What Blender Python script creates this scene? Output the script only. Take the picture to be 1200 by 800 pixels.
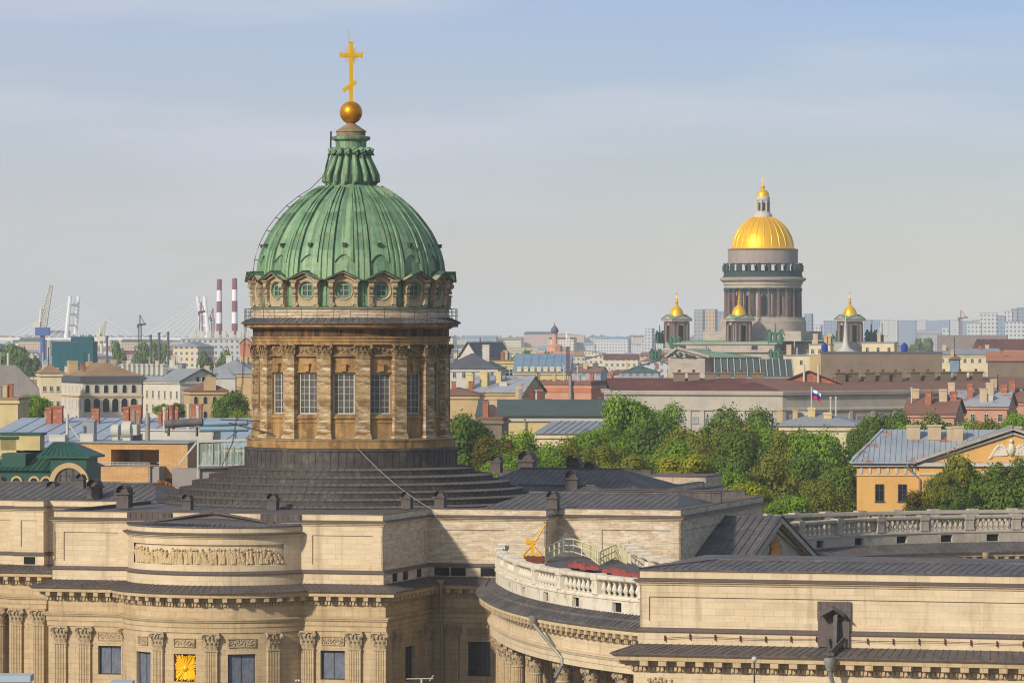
import bpy, math, random
from mathutils import Vector, Matrix
R = math.radians
sc = bpy.context.scene
for _o in list(bpy.data.objects):
    bpy.data.objects.remove(_o)

# ------------------------------------------------------------------ camera
F, CAMZ, HOR = 5010.0, 42.0, 392.0
cd = bpy.data.cameras.new('camera'); cam = bpy.data.objects.new('camera', cd)
sc.collection.objects.link(cam); sc.camera = cam
cam.location = (0, 0, CAMZ); cam.rotation_euler = (R(90), 0, 0)
cd.sensor_width = 36; cd.lens = F * 36 / 1200
cd.shift_y = -(400 - HOR) / 1200
cd.clip_start = 1; cd.clip_end = 60000
# ------------------------------------------------------------------ sky, sun, exposure
SUN = Vector((-0.82, -0.98, 0.66)).normalized()
SUN_EL = math.asin(SUN.z); SUN_AZ = math.atan2(SUN.x, SUN.y)
wd = bpy.data.worlds.new('World'); sc.world = wd; wd.use_nodes = True
nt = wd.node_tree; nt.nodes.clear()
wo = nt.nodes.new('ShaderNodeOutputWorld'); bg = nt.nodes.new('ShaderNodeBackground')
sky = nt.nodes.new('ShaderNodeTexSky'); sky.sky_type = 'NISHITA'; sky.sun_disc = False
sky.sun_elevation = SUN_EL; sky.sun_rotation = SUN_AZ
sky.air_density = 1.0; sky.dust_density = 0.5; sky.ozone_density = 3.0; sky.altitude = 0
bg.inputs['Strength'].default_value = 0.13
tc = nt.nodes.new('ShaderNodeTexCoord'); mp = nt.nodes.new('ShaderNodeMapping')
mp.inputs['Scale'].default_value = (3.0, 3.0, 22.0); mp.inputs['Rotation'].default_value = (0, R(4), 0)
nz = nt.nodes.new('ShaderNodeTexNoise'); nz.inputs['Scale'].default_value = 2.6; nz.inputs['Detail'].default_value = 6
nz.inputs['Roughness'].default_value = 0.5
rp = nt.nodes.new('ShaderNodeMapRange'); rp.inputs[1].default_value = 0.46; rp.inputs[2].default_value = 0.72
rp.inputs[3].default_value = 0.0; rp.inputs[4].default_value = 0.5
mx = nt.nodes.new('ShaderNodeMix'); mx.data_type = 'RGBA'; mx.blend_type = 'MIX'
mx.inputs[7].default_value = (4.95, 5.1, 5.7, 1)
hs = nt.nodes.new('ShaderNodeHueSaturation'); hs.inputs['Saturation'].default_value = 0.9
L = nt.links.new
L(tc.outputs['Generated'], mp.inputs['Vector']); L(mp.outputs[0], nz.inputs['Vector'])
L(nz.outputs['Fac'], rp.inputs[0]); L(sky.outputs[0], hs.inputs['Color'])
sx = nt.nodes.new('ShaderNodeSeparateXYZ'); L(tc.outputs['Generated'], sx.inputs[0])
gm_ = nt.nodes.new('ShaderNodeValToRGB'); L(sx.outputs[2], gm_.inputs[0]); el = gm_.color_ramp.elements
el[0].position = 0.0; el[0].color = (.82, .745, .725, 1); el[1].position = .3; el[1].color = (1.2, 1.12, 1.02, 1)
for ps_, cc_ in ((.038, (.645, .62, .735, 1)), (.085, (.52, .57, .82, 1))):
    e_ = el.new(ps_); e_.color = cc_
gt = nt.nodes.new('ShaderNodeMix'); gt.data_type = 'RGBA'; gt.blend_type = 'MULTIPLY'; gt.inputs[0].default_value = 1; L(hs.outputs[0], gt.inputs[6]); L(gm_.outputs[0], gt.inputs[7])
# thin cirrus veil, thicker towards the left of the view
gx = nt.nodes.new('ShaderNodeMapRange'); gx.inputs[1].default_value = .12; gx.inputs[2].default_value = -.12; gx.inputs[3].default_value = .0; gx.inputs[4].default_value = .38; L(sx.outputs[0], gx.inputs[0])
ga = nt.nodes.new('ShaderNodeMath'); ga.operation = 'ADD'; L(rp.outputs[0], ga.inputs[0]); L(gx.outputs[0], ga.inputs[1])
L(gt.outputs[2], mx.inputs[6]); L(ga.outputs[0], mx.inputs[0]); L(mx.outputs[2], bg.inputs['Color']); L(bg.outputs[0], wo.inputs['Surface'])
sd = bpy.data.lights.new('sun', 'SUN'); sun = bpy.data.objects.new('sun', sd); sc.collection.objects.link(sun)
sd.energy = 3.8; sd.angle = R(3.0); sd.color = (1.0, 0.91, 0.78)
sun.rotation_euler = SUN.to_track_quat('Z', 'Y').to_euler(); sun.location = SUN * 3000
sc.view_settings.view_transform = 'Standard'; sc.view_settings.look = 'None'
sc.view_settings.gamma = 1; sc.view_settings.use_curve_mapping = False
sc.view_settings.exposure = 0.0
sc.render.engine = 'CYCLES'
sc.cycles.use_denoising = True
sc.cycles.pixel_filter_type = 'BLACKMAN_HARRIS'; sc.cycles.filter_width = 1.1
sc.cycles.max_bounces = 5; sc.cycles.diffuse_bounces = 3; sc.cycles.volume_bounces = 0
sc.cycles.transparent_max_bounces = 8

# ------------------------------------------------------------------ pixels to places
def W(px, py, Y):
    return Vector(((px - 600) / F * Y, Y, CAMZ + (HOR - py) / F * Y))
def zat(py, Y):
    return CAMZ + (HOR - py) / F * Y
def xat(px, Y):
    return (px - 600) / F * Y

# ------------------------------------------------------------------ object helpers
C = sc.collection
def setp(o, label=None, cat=None, group=None, kind=None):
    if label: o['label'] = label
    if cat: o['category'] = cat
    if group: o['group'] = group
    if kind: o['kind'] = kind
    return o
def thing(name, label, cat, loc=(0, 0, 0), rz=0, group=None):
    o = bpy.data.objects.new(name, None); C.objects.link(o)
    o.empty_display_size = 0.5
    o.location = loc; o.rotation_euler = (0, 0, rz)
    return setp(o, label, cat, group)
def kids(o):
    return [c for c in o.children]
def dup(o, parent=None, loc=None, rz=None, scale=None):
    ch = kids(o)
    c = o.copy(); C.objects.link(c); c.parent = parent
    if loc is not None: c.location = loc
    if rz is not None: c.rotation_euler = (0, 0, rz)
    if scale is not None: c.scale = scale
    for k in ch: dup(k, c)
    return c

class MB:
    def __init__(s, xf=None):
        s.v = []; s.f = []; s.uv = []; s.m = []; s.xf = xf
    def P(s, p):
        p = Vector(p)
        return tuple(s.xf @ p) if s.xf else tuple(p)
    def face(s, pts, uv=None, m=0):
        i = len(s.v); s.v += [s.P(p) for p in pts]
        s.f.append(tuple(range(i, i + len(pts)))); s.uv.append(uv); s.m.append(m)
    def grid(s, rows, uvs=None, m=0, closed=False):
        # rows[j][i]; quad (i,j),(i+1,j),(i+1,j+1),(i,j+1)
        i0 = len(s.v); n = len(rows[0])
        for r in rows: s.v += [s.P(p) for p in r]
        for j in range(len(rows) - 1):
            for i in range(n if closed else n - 1):
                k = (i + 1) % n
                s.f.append((i0 + j * n + i, i0 + j * n + k, i0 + (j + 1) * n + k, i0 + (j + 1) * n + i))
                if uvs:
                    ui, uj = uvs
                    u1 = ui[i + 1]
                    s.uv.append(((ui[i], uj[j]), (u1, uj[j]), (u1, uj[j + 1]), (ui[i], uj[j + 1])))
                else: s.uv.append(None)
                s.m.append(m[i] if isinstance(m, list) else m)
    def box(s, x0, x1, y0, y1, z0, z1, m=0, top=True, bot=True):
        p = [(x0, y0, z0), (x1, y0, z0), (x1, y1, z0), (x0, y1, z0), (x0, y0, z1), (x1, y0, z1), (x1, y1, z1), (x0, y1, z1)]
        i = len(s.v); s.v += [s.P(q) for q in p]
        fs = [(0, 1, 5, 4), (1, 2, 6, 5), (2, 3, 7, 6), (3, 0, 4, 7)]
        if top: fs.append((4, 5, 6, 7))
        if bot: fs.append((3, 2, 1, 0))
        for f in fs:
            s.f.append(tuple(i + a for a in f)); s.uv.append(None); s.m.append(m)
    def obox(s, c, dx, dy, dz, ang=0, m=0):
        """box of half sizes about centre base c turned by ang about z"""
        ca, sa = math.cos(ang), math.sin(ang)
        def q(x, y, z): return (c[0] + x * ca - y * sa, c[1] + x * sa + y * ca, c[2] + z)
        p = [q(-dx, -dy, 0), q(dx, -dy, 0), q(dx, dy, 0), q(-dx, dy, 0), q(-dx, -dy, dz), q(dx, -dy, dz), q(dx, dy, dz), q(-dx, dy, dz)]
        i = len(s.v); s.v += [s.P(a) for a in p]
        for f in [(0, 1, 5, 4), (1, 2, 6, 5), (2, 3, 7, 6), (3, 0, 4, 7), (4, 5, 6, 7), (3, 2, 1, 0)]:
            s.f.append(tuple(i + a for a in f)); s.uv.append(None); s.m.append(m)
    def bar(s, p, q, w, h, m=0, up=(0, 0, 1)):
        """rectangular bar from p to q, width w, height h (rising along up)"""
        p, q = Vector(p), Vector(q); d = (q - p)
        if d.length < 1e-6: return
        d.normalize(); up = Vector(up)
        if abs(d.dot(up)) > .98: up = Vector((1, 0, 0))
        sd = d.cross(up).normalized() * w / 2; uu = sd.cross(d).normalized() * h
        i = len(s.v)
        for a in (p, q):
            s.v += [s.P(a - sd), s.P(a + sd), s.P(a + sd + uu), s.P(a - sd + uu)]
        for f in [(0, 4, 5, 1), (1, 5, 6, 2), (2, 6, 7, 3), (3, 7, 4, 0), (0, 1, 2, 3), (7, 6, 5, 4)]:
            s.f.append(tuple(i + a for a in f)); s.uv.append(None); s.m.append(m)
    def tube(s, pts, r, n=6, m=0, r1=None, cap=True):
        pts = [Vector(p) for p in pts]; rows = []
        N = len(pts)
        for k, p in enumerate(pts):
            d = (pts[min(k + 1, N - 1)] - pts[max(k - 1, 0)]).normalized()
            a = d.cross(Vector((0, 0, 1)) if abs(d.z) < .95 else Vector((1, 0, 0))).normalized(); b = a.cross(d)
            rr = r if r1 is None else r + (r1 - r) * k / (N - 1)
            rows.append([p + (a * math.cos(2 * math.pi * i / n) - b * math.sin(2 * math.pi * i / n)) * rr for i in range(n)])
        s.grid(rows, m=m, closed=True)
        if cap:
            s.face(rows[-1], m=m); s.face(rows[0][::-1], m=m)
    def lathe(s, prof, n=32, c=(0, 0), m=0, a0=0, a1=None, rad=None):
        full = a1 is None
        a1 = a0 + 2 * math.pi if full else a1
        k = n if full else n + 1
        rows = []; uj = [0]
        for t, (r, z) in enumerate(prof):
            rows.append([(c[0] + r * math.cos(a0 + (a1 - a0) * i / n), c[1] + r * math.sin(a0 + (a1 - a0) * i / n), z) for i in range(k)])
            if t: uj.append(uj[-1] + math.hypot(r - prof[t - 1][0], z - prof[t - 1][1]))
        rm = rad or max(p[0] for p in prof)
        ui = [(a1 - a0) * i / n * rm for i in range(n + 2)]
        s.grid(rows, (ui, uj), m, closed=full)
    def sphere(s, c, r, n=16, m=0, sq=1.0):
        prof = [(max(r * math.cos(R(-90 + 180 * i / (n // 2))), 1e-4), c[2] + sq * r * math.sin(R(-90 + 180 * i / (n // 2)))) for i in range(n // 2 + 1)]
        s.lathe(prof, n, c, m)
    def sweep(s, path, prof, closed=False, m=0):
        n = len(path); mit = miters(path, closed)
        ui = [0]
        for i in range(n):
            a, b = path[i], path[(i + 1) % n]
            ui.append(ui[-1] + math.hypot(b[0] - a[0], b[1] - a[1]))
        rows = []; uj = [0]
        for t, (o, z) in enumerate(prof):
            rows.append([(path[i][0] + mit[i][0] * o, path[i][1] + mit[i][1] * o, z) for i in range(n)])
            if t: uj.append(uj[-1] + math.hypot(o - prof[t - 1][0], z - prof[t - 1][1]))
        s.grid(rows, (ui, uj), m, closed)
    def poly(s, pts, z, m=0):
        s.face([(p[0], p[1], z) for p in pts], m=m)
    def build(s, name, mats, parent=None, smooth=None, loc=None, rz=None, merge=False):
        me = bpy.data.meshes.new(name)
        me.from_pydata(s.v, [], s.f)
        for mt in (mats if isinstance(mats, (list, tuple)) else [mats]): me.materials.append(mt)
        if any(s.m): me.polygons.foreach_set('material_index', s.m)
        ul = me.uv_layers.new(name='UVMap'); dat = []
        for f, u in zip(s.f, s.uv):
            if u: 
                for a in u: dat += [a[0], a[1]]
            else:
                p0, p1, p2 = Vector(s.v[f[0]]), Vector(s.v[f[1]]), Vector(s.v[f[2]])
                nn = (p1 - p0).cross(p2 - p0)
                if nn.length < 1e-9 and len(f) > 3: nn = (p2 - p0).cross(Vector(s.v[f[3]]) - p0)
                if nn.length > 0: nn.normalize()
                hl = math.hypot(nn.x, nn.y)
                if hl < .3: dat += [c for i in f for c in s.v[i][:2]]
                else:
                    tx, ty = -nn.y / hl, nn.x / hl
                    for i in f: dat += [s.v[i][0] * tx + s.v[i][1] * ty, s.v[i][2] / max(hl, .3)]
        ul.data.foreach_set('uv', dat)
        if smooth:
            me.polygons.foreach_set('use_smooth', [True] * len(s.f))
            me.set_sharp_from_angle(angle=R(smooth))
        me.validate(); me.update()
        o = bpy.data.objects.new(name, me); C.objects.link(o)
        if parent is not None: o.parent = parent
        if loc is not None: o.location = loc
        if rz is not None: o.rotation_euler = (0, 0, rz)
        return o

def miters(path, closed):
    n = len(path); out = []
    for i in range(n):
        def nrm(a, b):
            d = (b[0] - a[0], b[1] - a[1]); l = math.hypot(*d) or 1
            return (d[1] / l, -d[0] / l)
        n1 = nrm(path[i - 1], path[i]) if (i > 0 or closed) else None
        n2 = nrm(path[i], path[(i + 1) % n]) if (i < n - 1 or closed) else None
        if n1 is None: n1 = n2
        if n2 is None: n2 = n1
        k = 1 + n1[0] * n2[0] + n1[1] * n2[1]; k = max(k, .25)
        out.append(((n1[0] + n2[0]) / k, (n1[1] + n2[1]) / k))
    return out
def offset(path, o, closed=False):
    m = miters(path, closed)
    return [(p[0] + a[0] * o, p[1] + a[1] * o) for p, a in zip(path, m)]
def plen(path):
    s = [0]
    for a, b in zip(path, path[1:]): s.append(s[-1] + math.hypot(b[0] - a[0], b[1] - a[1]))
    return s
def at(path, s, S=None):
    """point, tangent angle, normal at arc length s"""
    S = S or plen(path)
    for i in range(len(path) - 1):
        if s <= S[i + 1] + 1e-9 or i == len(path) - 2:
            t = (s - S[i]) / max(S[i + 1] - S[i], 1e-9)
            a, b = path[i], path[i + 1]
            dx, dy = b[0] - a[0], b[1] - a[1]; l = math.hypot(dx, dy) or 1
            return (a[0] + dx * t, a[1] + dy * t), math.atan2(dy, dx), (dy / l, -dx / l)
def catmull(pts, k=8):
    out = []
    P = [tuple(2 * a - b for a, b in zip(pts[0], pts[1]))] + list(pts) + [tuple(2 * a - b for a, b in zip(pts[-1], pts[-2]))]
    for i in range(1, len(P) - 2):
        for j in range(k):
            t = j / k
            out.append(tuple(.5 * (2 * p1 + (p2 - p0) * t + (2 * p0 - 5 * p1 + 4 * p2 - p3) * t * t + (3 * p1 - p0 - 3 * p2 + p3) * t ** 3)
                             for p0, p1, p2, p3 in zip(P[i - 1], P[i], P[i + 1], P[i + 2])))
    out.append(tuple(pts[-1])); return out
def wall(mb, path, z0, z1, holes=(), depth=.5, m=0, mr=None):
    """vertical wall along an open path with openings (s0,s1,za,zb)"""
    S = plen(path); ss = sorted(set([round(a, 4) for a in S] + [round(h[i], 4) for h in holes for i in (0, 1)]))
    zs = sorted(set([z0, z1] + [h[i] for h in holes for i in (2, 3)]))
    for a, b in zip(ss, ss[1:]):
        if b - a < 1e-4: continue
        pa, pb = at(path, a + 1e-6, S)[0], at(path, b - 1e-6, S)[0]
        for c, d in zip(zs, zs[1:]):
            mid = ((a + b) / 2, (c + d) / 2)
            if any(h[0] < mid[0] < h[1] and h[2] < mid[1] < h[3] for h in holes): continue
            mb.face([(*pa, c), (*pb, c), (*pb, d), (*pa, d)], ((a, c), (b, c), (b, d), (a, d)), m)
    mr = m if mr is None else mr
    for a, b, c, d in holes:
        n = at(path, (a + b) / 2, S)[2]
        pa, pb = at(path, a, S)[0], at(path, b, S)[0]
        qa = (pa[0] - n[0] * depth, pa[1] - n[1] * depth); qb = (pb[0] - n[0] * depth, pb[1] - n[1] * depth)
        mb.face([(*pa, c), (*pa, d), (*qa, d), (*qa, c)], None, mr); mb.face([(*pb, d), (*pb, c), (*qb, c), (*qb, d)], None, mr)
        mb.face([(*pa, d), (*pb, d), (*qb, d), (*qa, d)], None, mr); mb.face([(*pb, c), (*pa, c), (*qa, c), (*qb, c)], None, mr)
def seams(mb, path, o0, z0, o1, z1, step, w=.05, h=.05, m=0, closed=False, jit=0):
    """standing seams across a sloping strip between two offsets of a path"""
    pp = list(path) + ([path[0]] if closed else [])
    a = offset(path, o0, closed); b = offset(path, o1, closed)
    if closed: a.append(a[0]); b.append(b[0])
    for i in range(len(a) - 1):
        l = max(math.hypot(b[i + 1][0] - b[i][0], b[i + 1][1] - b[i][1]), math.hypot(a[i + 1][0] - a[i][0], a[i + 1][1] - a[i][1]))
        n = max(1, round(l / step))
        for k in range(n):
            t = (k + .5) / n
            t += random.Random(i * 131 + k).uniform(-.16, .16) / n
            p = (a[i][0] + (a[i + 1][0] - a[i][0]) * t, a[i][1] + (a[i + 1][1] - a[i][1]) * t, z0)
            q = (b[i][0] + (b[i + 1][0] - b[i][0]) * t, b[i][1] + (b[i + 1][1] - b[i][1]) * t, z1)
            mb.bar(p, q, w, h, m)

# ------------------------------------------------------------------ materials
def srgb(r, g, b):
    return tuple((x / 255 / 12.92 if x / 255 <= .04045 else ((x / 255 + .055) / 1.055) ** 2.4) for x in (r, g, b)) + (1,)
def mat(name, base, layers=(), brick=None, rough=.85, metal=0.0, bump=0.0, bscale=8.0, spec=.3, bstretch=(1, 1, 1)):
    """layers: (scale, stretch, colour, lo, hi, amount[, space]); brick: (w, h, mortar, mortar colour, tone variation)"""
    m = bpy.data.materials.new(name); m.use_nodes = True; n = m.node_tree; l = n.links.new
    b = n.nodes['Principled BSDF']; b.inputs['Roughness'].default_value = rough; b.inputs['Metallic'].default_value = metal
    b.inputs['Specular IOR Level'].default_value = spec
    t = n.nodes.new('ShaderNodeTexCoord'); col = None
    def mixc(fac, a, c2, mode='MIX'):
        x = n.nodes.new('ShaderNodeMix'); x.data_type = 'RGBA'; x.blend_type = mode
        for sock, val in ((0, fac), (6, a), (7, c2)):
            if hasattr(val, 'is_linked'): l(val, x.inputs[sock])
            else: x.inputs[sock].default_value = val
        return x.outputs[2]
    col = base
    bh = None
    if brick:
        w, h, mo, mc, tv = brick
        br = n.nodes.new('ShaderNodeTexBrick'); br.inputs['Scale'].default_value = 1
        br.inputs['Brick Width'].default_value = w; br.inputs['Row Height'].default_value = h
        br.inputs['Mortar Size'].default_value = mo; br.inputs['Mortar Smooth'].default_value = .3; br.inputs['Bias'].default_value = 0
        br.inputs['Color1'].default_value = (1 - tv, 1 - tv, 1 - tv * .9, 1); br.inputs['Color2'].default_value = (1 + tv, 1 + tv, 1 + tv, 1)
        br.inputs['Mortar'].default_value = mc
        l(t.outputs['UV'], br.inputs['Vector'])
        col = mixc(1.0, base, br.outputs['Color'], 'MULTIPLY'); bh = br.outputs['Fac']
    for ly in layers:
        sc_, st, cc, lo, hi, am = ly[:6]
        mp = n.nodes.new('ShaderNodeMapping'); mp.inputs['Scale'].default_value = st
        nz = n.nodes.new('ShaderNodeTexNoise'); nz.inputs['Scale'].default_value = sc_; nz.inputs['Detail'].default_value = 5; nz.inputs['Roughness'].default_value = .62
        l(t.outputs[ly[6] if len(ly) > 6 else 'Object'], mp.inputs['Vector']); l(mp.outputs[0], nz.inputs['Vector'])
        rg = n.nodes.new('ShaderNodeMapRange'); rg.inputs[1].default_value = lo; rg.inputs[2].default_value = hi; rg.inputs[3].default_value = 0; rg.inputs[4].default_value = am
        l(nz.outputs['Fac'], rg.inputs[0]); col = mixc(rg.outputs[0], col, cc)
    if hasattr(col, 'is_linked'): l(col, b.inputs['Base Color'])
    else: b.inputs['Base Color'].default_value = col
    if bump:
        mp = n.nodes.new('ShaderNodeMapping'); mp.inputs['Scale'].default_value = bstretch
        nz = n.nodes.new('ShaderNodeTexNoise'); nz.inputs['Scale'].default_value = bscale; nz.inputs['Detail'].default_value = 4
        l(t.outputs['Object'], mp.inputs['Vector']); l(mp.outputs[0], nz.inputs['Vector'])
        bp = n.nodes.new('ShaderNodeBump'); bp.inputs['Strength'].default_value = bump; bp.inputs['Distance'].default_value = .12
        l(nz.outputs['Fac'], bp.inputs['Height']); l(bp.outputs[0], b.inputs['Normal'])
    return m
V1 = (1, 1, 1); VS = (1, 1, .12); HS = (.25, .25, 3)
M = {}
M['cream'] = mat('cream_stone', srgb(208, 188, 154), [(.5, (1, 1, 2), srgb(188, 162, 122), .45, .75, .55), (2.5, (1, 1, .25), srgb(140, 120, 92), .6, .85, .5), (.15, V1, srgb(220, 202, 170), .5, .7, .6), (1.1, (1, 1, .06), srgb(120, 102, 78), .55, .78, .5), (9, V1, srgb(160, 138, 106), .56, .74, .5)], brick=(1.5, .5, .016, (.66, .62, .56, 1), .07), bump=.12)
M['cream2'] = mat('warm_stone', srgb(190, 167, 130), [(.6, (1, 1, 2), srgb(166, 136, 94), .48, .75, .6), (3, (1, 1, .2), srgb(112, 94, 70), .58, .85, .55), (.3, V1, srgb(206, 188, 152), .5, .75, .5), (1.1, (1, 1, .06), srgb(104, 86, 62), .54, .76, .55), (9, V1, srgb(138, 116, 84), .56, .74, .5)], brick=(1.4, .5, .018, (.62, .57, .5, 1), .07), bump=.14)
M['old'] = mat('weathered_limestone', srgb(204, 188, 160), [(.55, (1, 1, 4), srgb(166, 134, 96), .44, .66, .7), (1.6, (.6, .6, 3), srgb(224, 214, 196), .5, .68, .7), (3.5, (1, 1, .3), srgb(92, 78, 66), .58, .82, .65), (.9, (1, 1, 1.5), srgb(178, 120, 62), .6, .78, .45)], brick=(1.1, .24, .02, (.72, .68, .62, 1), .12), bump=.14)
M['carved'] = mat('carved_stone', srgb(180, 160, 128), [(1.4, V1, srgb(140, 114, 80), .46, .72, .8), (4, V1, srgb(74, 62, 48), .55, .78, .75)], bump=.3, bscale=10)
M['carved_dark'] = mat('grimy_carved_stone', srgb(150, 124, 86), [(1.4, V1, srgb(84, 66, 46), .42, .68, .85), (5, V1, srgb(190, 170, 136), .62, .8, .8)], bump=.3, bscale=10)  # darker carved stone, mottled brown with pale patches
M['relief'] = mat('relief_stone', srgb(200, 176, 134), [(1.5, V1, srgb(164, 132, 88), .5, .8, .6)], bump=.2)
M['white_stone'] = mat('white_limestone', srgb(216, 206, 184), [(.7, V1, srgb(176, 146, 106), .5, .72, .7), (2.5, (1, 1, .3), srgb(110, 94, 76), .54, .8, .7)], bump=.15)
M['grey_stone'] = mat('greyed_limestone', srgb(176, 166, 148), [(.7, V1, srgb(140, 118, 92), .5, .75, .6), (3, VS, srgb(96, 88, 80), .55, .82, .6), (1.3, V1, srgb(206, 198, 184), .55, .75, .6)], bump=.15)
M['ochre'] = mat('ochre_plaster', srgb(168, 132, 82), [(.8, VS, srgb(98, 72, 40), .4, .66, .85), (2.2, (1, 1, .3), srgb(66, 50, 32), .54, .78, .75), (1.1, V1, srgb(190, 154, 96), .5, .7, .6)], bump=.12)
M['ochre_dark'] = mat('sooty_ochre_frieze', srgb(118, 86, 48), [(1.2, (1, 1, .08), srgb(42, 34, 26), .36, .58, .9), (3, (1, 1, .2), srgb(160, 112, 52), .58, .75, .6)], bump=.1)  # darker than the drum wall, with blackish vertical streaks
M['tufa'] = mat('banded_tufa', srgb(176, 148, 104), [(.9, (.6, .6, 2.6), srgb(118, 88, 54), .42, .6, .85), (1.5, (.6, .6, 3), srgb(214, 202, 176), .52, .66, .9), (5, V1, srgb(72, 56, 38), .56, .76, .75)], bump=.4, bscale=5, bstretch=(1, 1, 2.5))
M['metal'] = mat('dark_roof_metal', srgb(98, 93, 90), [(.9, V1, srgb(124, 118, 114), .45, .7, .6), (3.5, (1, 1, .4), srgb(46, 42, 40), .48, .74, .8), (.25, V1, srgb(80, 76, 76), .48, .6, .7), (2.2, V1, srgb(112, 82, 62), .64, .8, .5)], brick=(.64, 1.9, .01, (.7, .7, .7, 1), .13), rough=.7, metal=.0, bump=.1, spec=.25)
M['metal_b'] = mat('brown_roof_metal', srgb(92, 83, 78), [(.9, V1, srgb(114, 104, 98), .45, .7, .6), (4, (1, 1, .3), srgb(44, 38, 36), .48, .74, .8), (.4, V1, srgb(90, 84, 84), .5, .66, .6)], brick=(.62, 1.6, .01, (.7, .7, .7, 1), .13), rough=.7, bump=.1, spec=.25)
M['metal_ring'] = mat('ring_roof_metal', srgb(64, 57, 53), [(1.2, V1, srgb(90, 82, 75), .45, .7, .7), (5, V1, srgb(54, 46, 42), .52, .78, .7), (.5, V1, srgb(112, 106, 92), .58, .7, .5)], rough=.6, bump=.08, spec=.35)
M['flash'] = mat('brown_flashing', srgb(92, 80, 74), [(3, V1, srgb(122, 108, 98), .5, .8, .6)], rough=.6)
M['black'] = mat('dark_void', srgb(26, 24, 24), rough=.9)
M['copper'] = mat('green_copper', srgb(120, 154, 116), [(.45, (1, .25, 1), srgb(80, 116, 88), .42, .64, .85, 'UV'), (1.3, (1, .1, 1), srgb(156, 178, 134), .48, .66, .85, 'UV'), (2.2, (1, .05, 1), srgb(40, 50, 38), .5, .7, .8, 'UV'), (.9, (1, .3, 1), srgb(112, 104, 66), .56, .74, .7, 'UV'), (1.2, V1, srgb(58, 84, 62), .5, .72, .5)], rough=.62, bump=.08, spec=.35)
M['copper_d'] = mat('dark_copper', srgb(66, 100, 74), [(1, VS, srgb(36, 58, 46), .42, .66, .8), (3, VS, srgb(38, 40, 32), .55, .8, .7), (1.6, V1, srgb(110, 152, 118), .58, .75, .6)], rough=.6, bump=.08)
M['gold'] = mat('gilding', srgb(250, 196, 22), [(2, V1, srgb(236, 168, 14), .45, .75, .6)], rough=.4, metal=.4)
M['gold_old'] = mat('tarnished_gilding', srgb(214, 146, 24), [(1.6, V1, srgb(156, 94, 18), .42, .7, .8), (6, V1, srgb(236, 184, 50), .6, .8, .6)], rough=.36, metal=.65)
M['glass'] = mat('window_glass', srgb(74, 72, 68), [(.9, V1, srgb(112, 110, 104), .45, .7, .7)], rough=.2, spec=.5)
M['glass_net'] = mat('netted_grey_pane', srgb(108, 114, 124), [(3, (1, 1, .4), srgb(70, 78, 96), .42, .66, .7), (9, V1, srgb(140, 142, 144), .55, .75, .6)], rough=.35)
M['glass_dark'] = mat('dark_glass', srgb(30, 36, 42), rough=.12, spec=.6)
M['frame'] = mat('grey_white_paint', srgb(184, 182, 168), rough=.6)
M['frame_d'] = mat('dark_frame', srgb(66, 66, 68), rough=.6)
M['green_frame'] = mat('green_paint', srgb(112, 150, 124), rough=.6)
M['iron'] = mat('black_iron', srgb(66, 58, 52), rough=.6)
M['dust'] = mat('dusty_sky_lit_treads', srgb(118, 110, 100), [(1.5, V1, srgb(84, 78, 72), .45, .7, .8), (5, V1, srgb(70, 64, 58), .55, .8, .6)], rough=.7, bump=.06)  # treads paler: dust, and the sky light they catch put into the colour
M['zinc'] = mat('galvanised_pipe', srgb(150, 148, 140), [(3, V1, srgb(110, 108, 104), .5, .75, .6)], rough=.45, metal=.3)
M['pipe_tan'] = mat('tan_painted_pipe', srgb(168, 146, 112), rough=.6)
M['yellow'] = mat('yellow_paint', srgb(226, 168, 20), [(3, V1, srgb(180, 110, 20), .58, .8, .6)], rough=.5)
M['rail_paint'] = mat('pale_yellow_paint', srgb(210, 200, 156), rough=.6)
M['red_cloth'] = mat('faded_red_sheet', srgb(150, 74, 64), [(2, V1, srgb(120, 46, 44), .45, .7, .7)], rough=.8, bump=.3)
M['rust'] = mat('rusty_red_metal', srgb(116, 62, 48), [(2, V1, srgb(84, 50, 42), .5, .75, .6)], rough=.8)
M['deck'] = mat('deck_metal', srgb(88, 78, 74), [(1, V1, srgb(112, 74, 64), .5, .7, .6)], rough=.7)
# ================================================================== the domed cathedral
A = R(16); CA, SA = math.cos(A), math.sin(A)
OX, OY = -16.22, 430.0
def U_at(px, V):
    k = (px - 600) / F
    return (k * (OY + V * CA) - OX - V * SA) / (CA + k * SA)
def V_at(px, U):
    k = (px - 600) / F
    return (k * (OY - U * SA) - OX - U * CA) / (SA - k * CA)
def Y_of(u, v): return OY - u * SA + v * CA
def z_loc(py, u, v): return zat(py, Y_of(u, v))
def UV_at(px, Y):
    x = xat(px, Y) - OX; y = Y - OY
    return x * CA - y * SA, x * SA + y * CA

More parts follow.
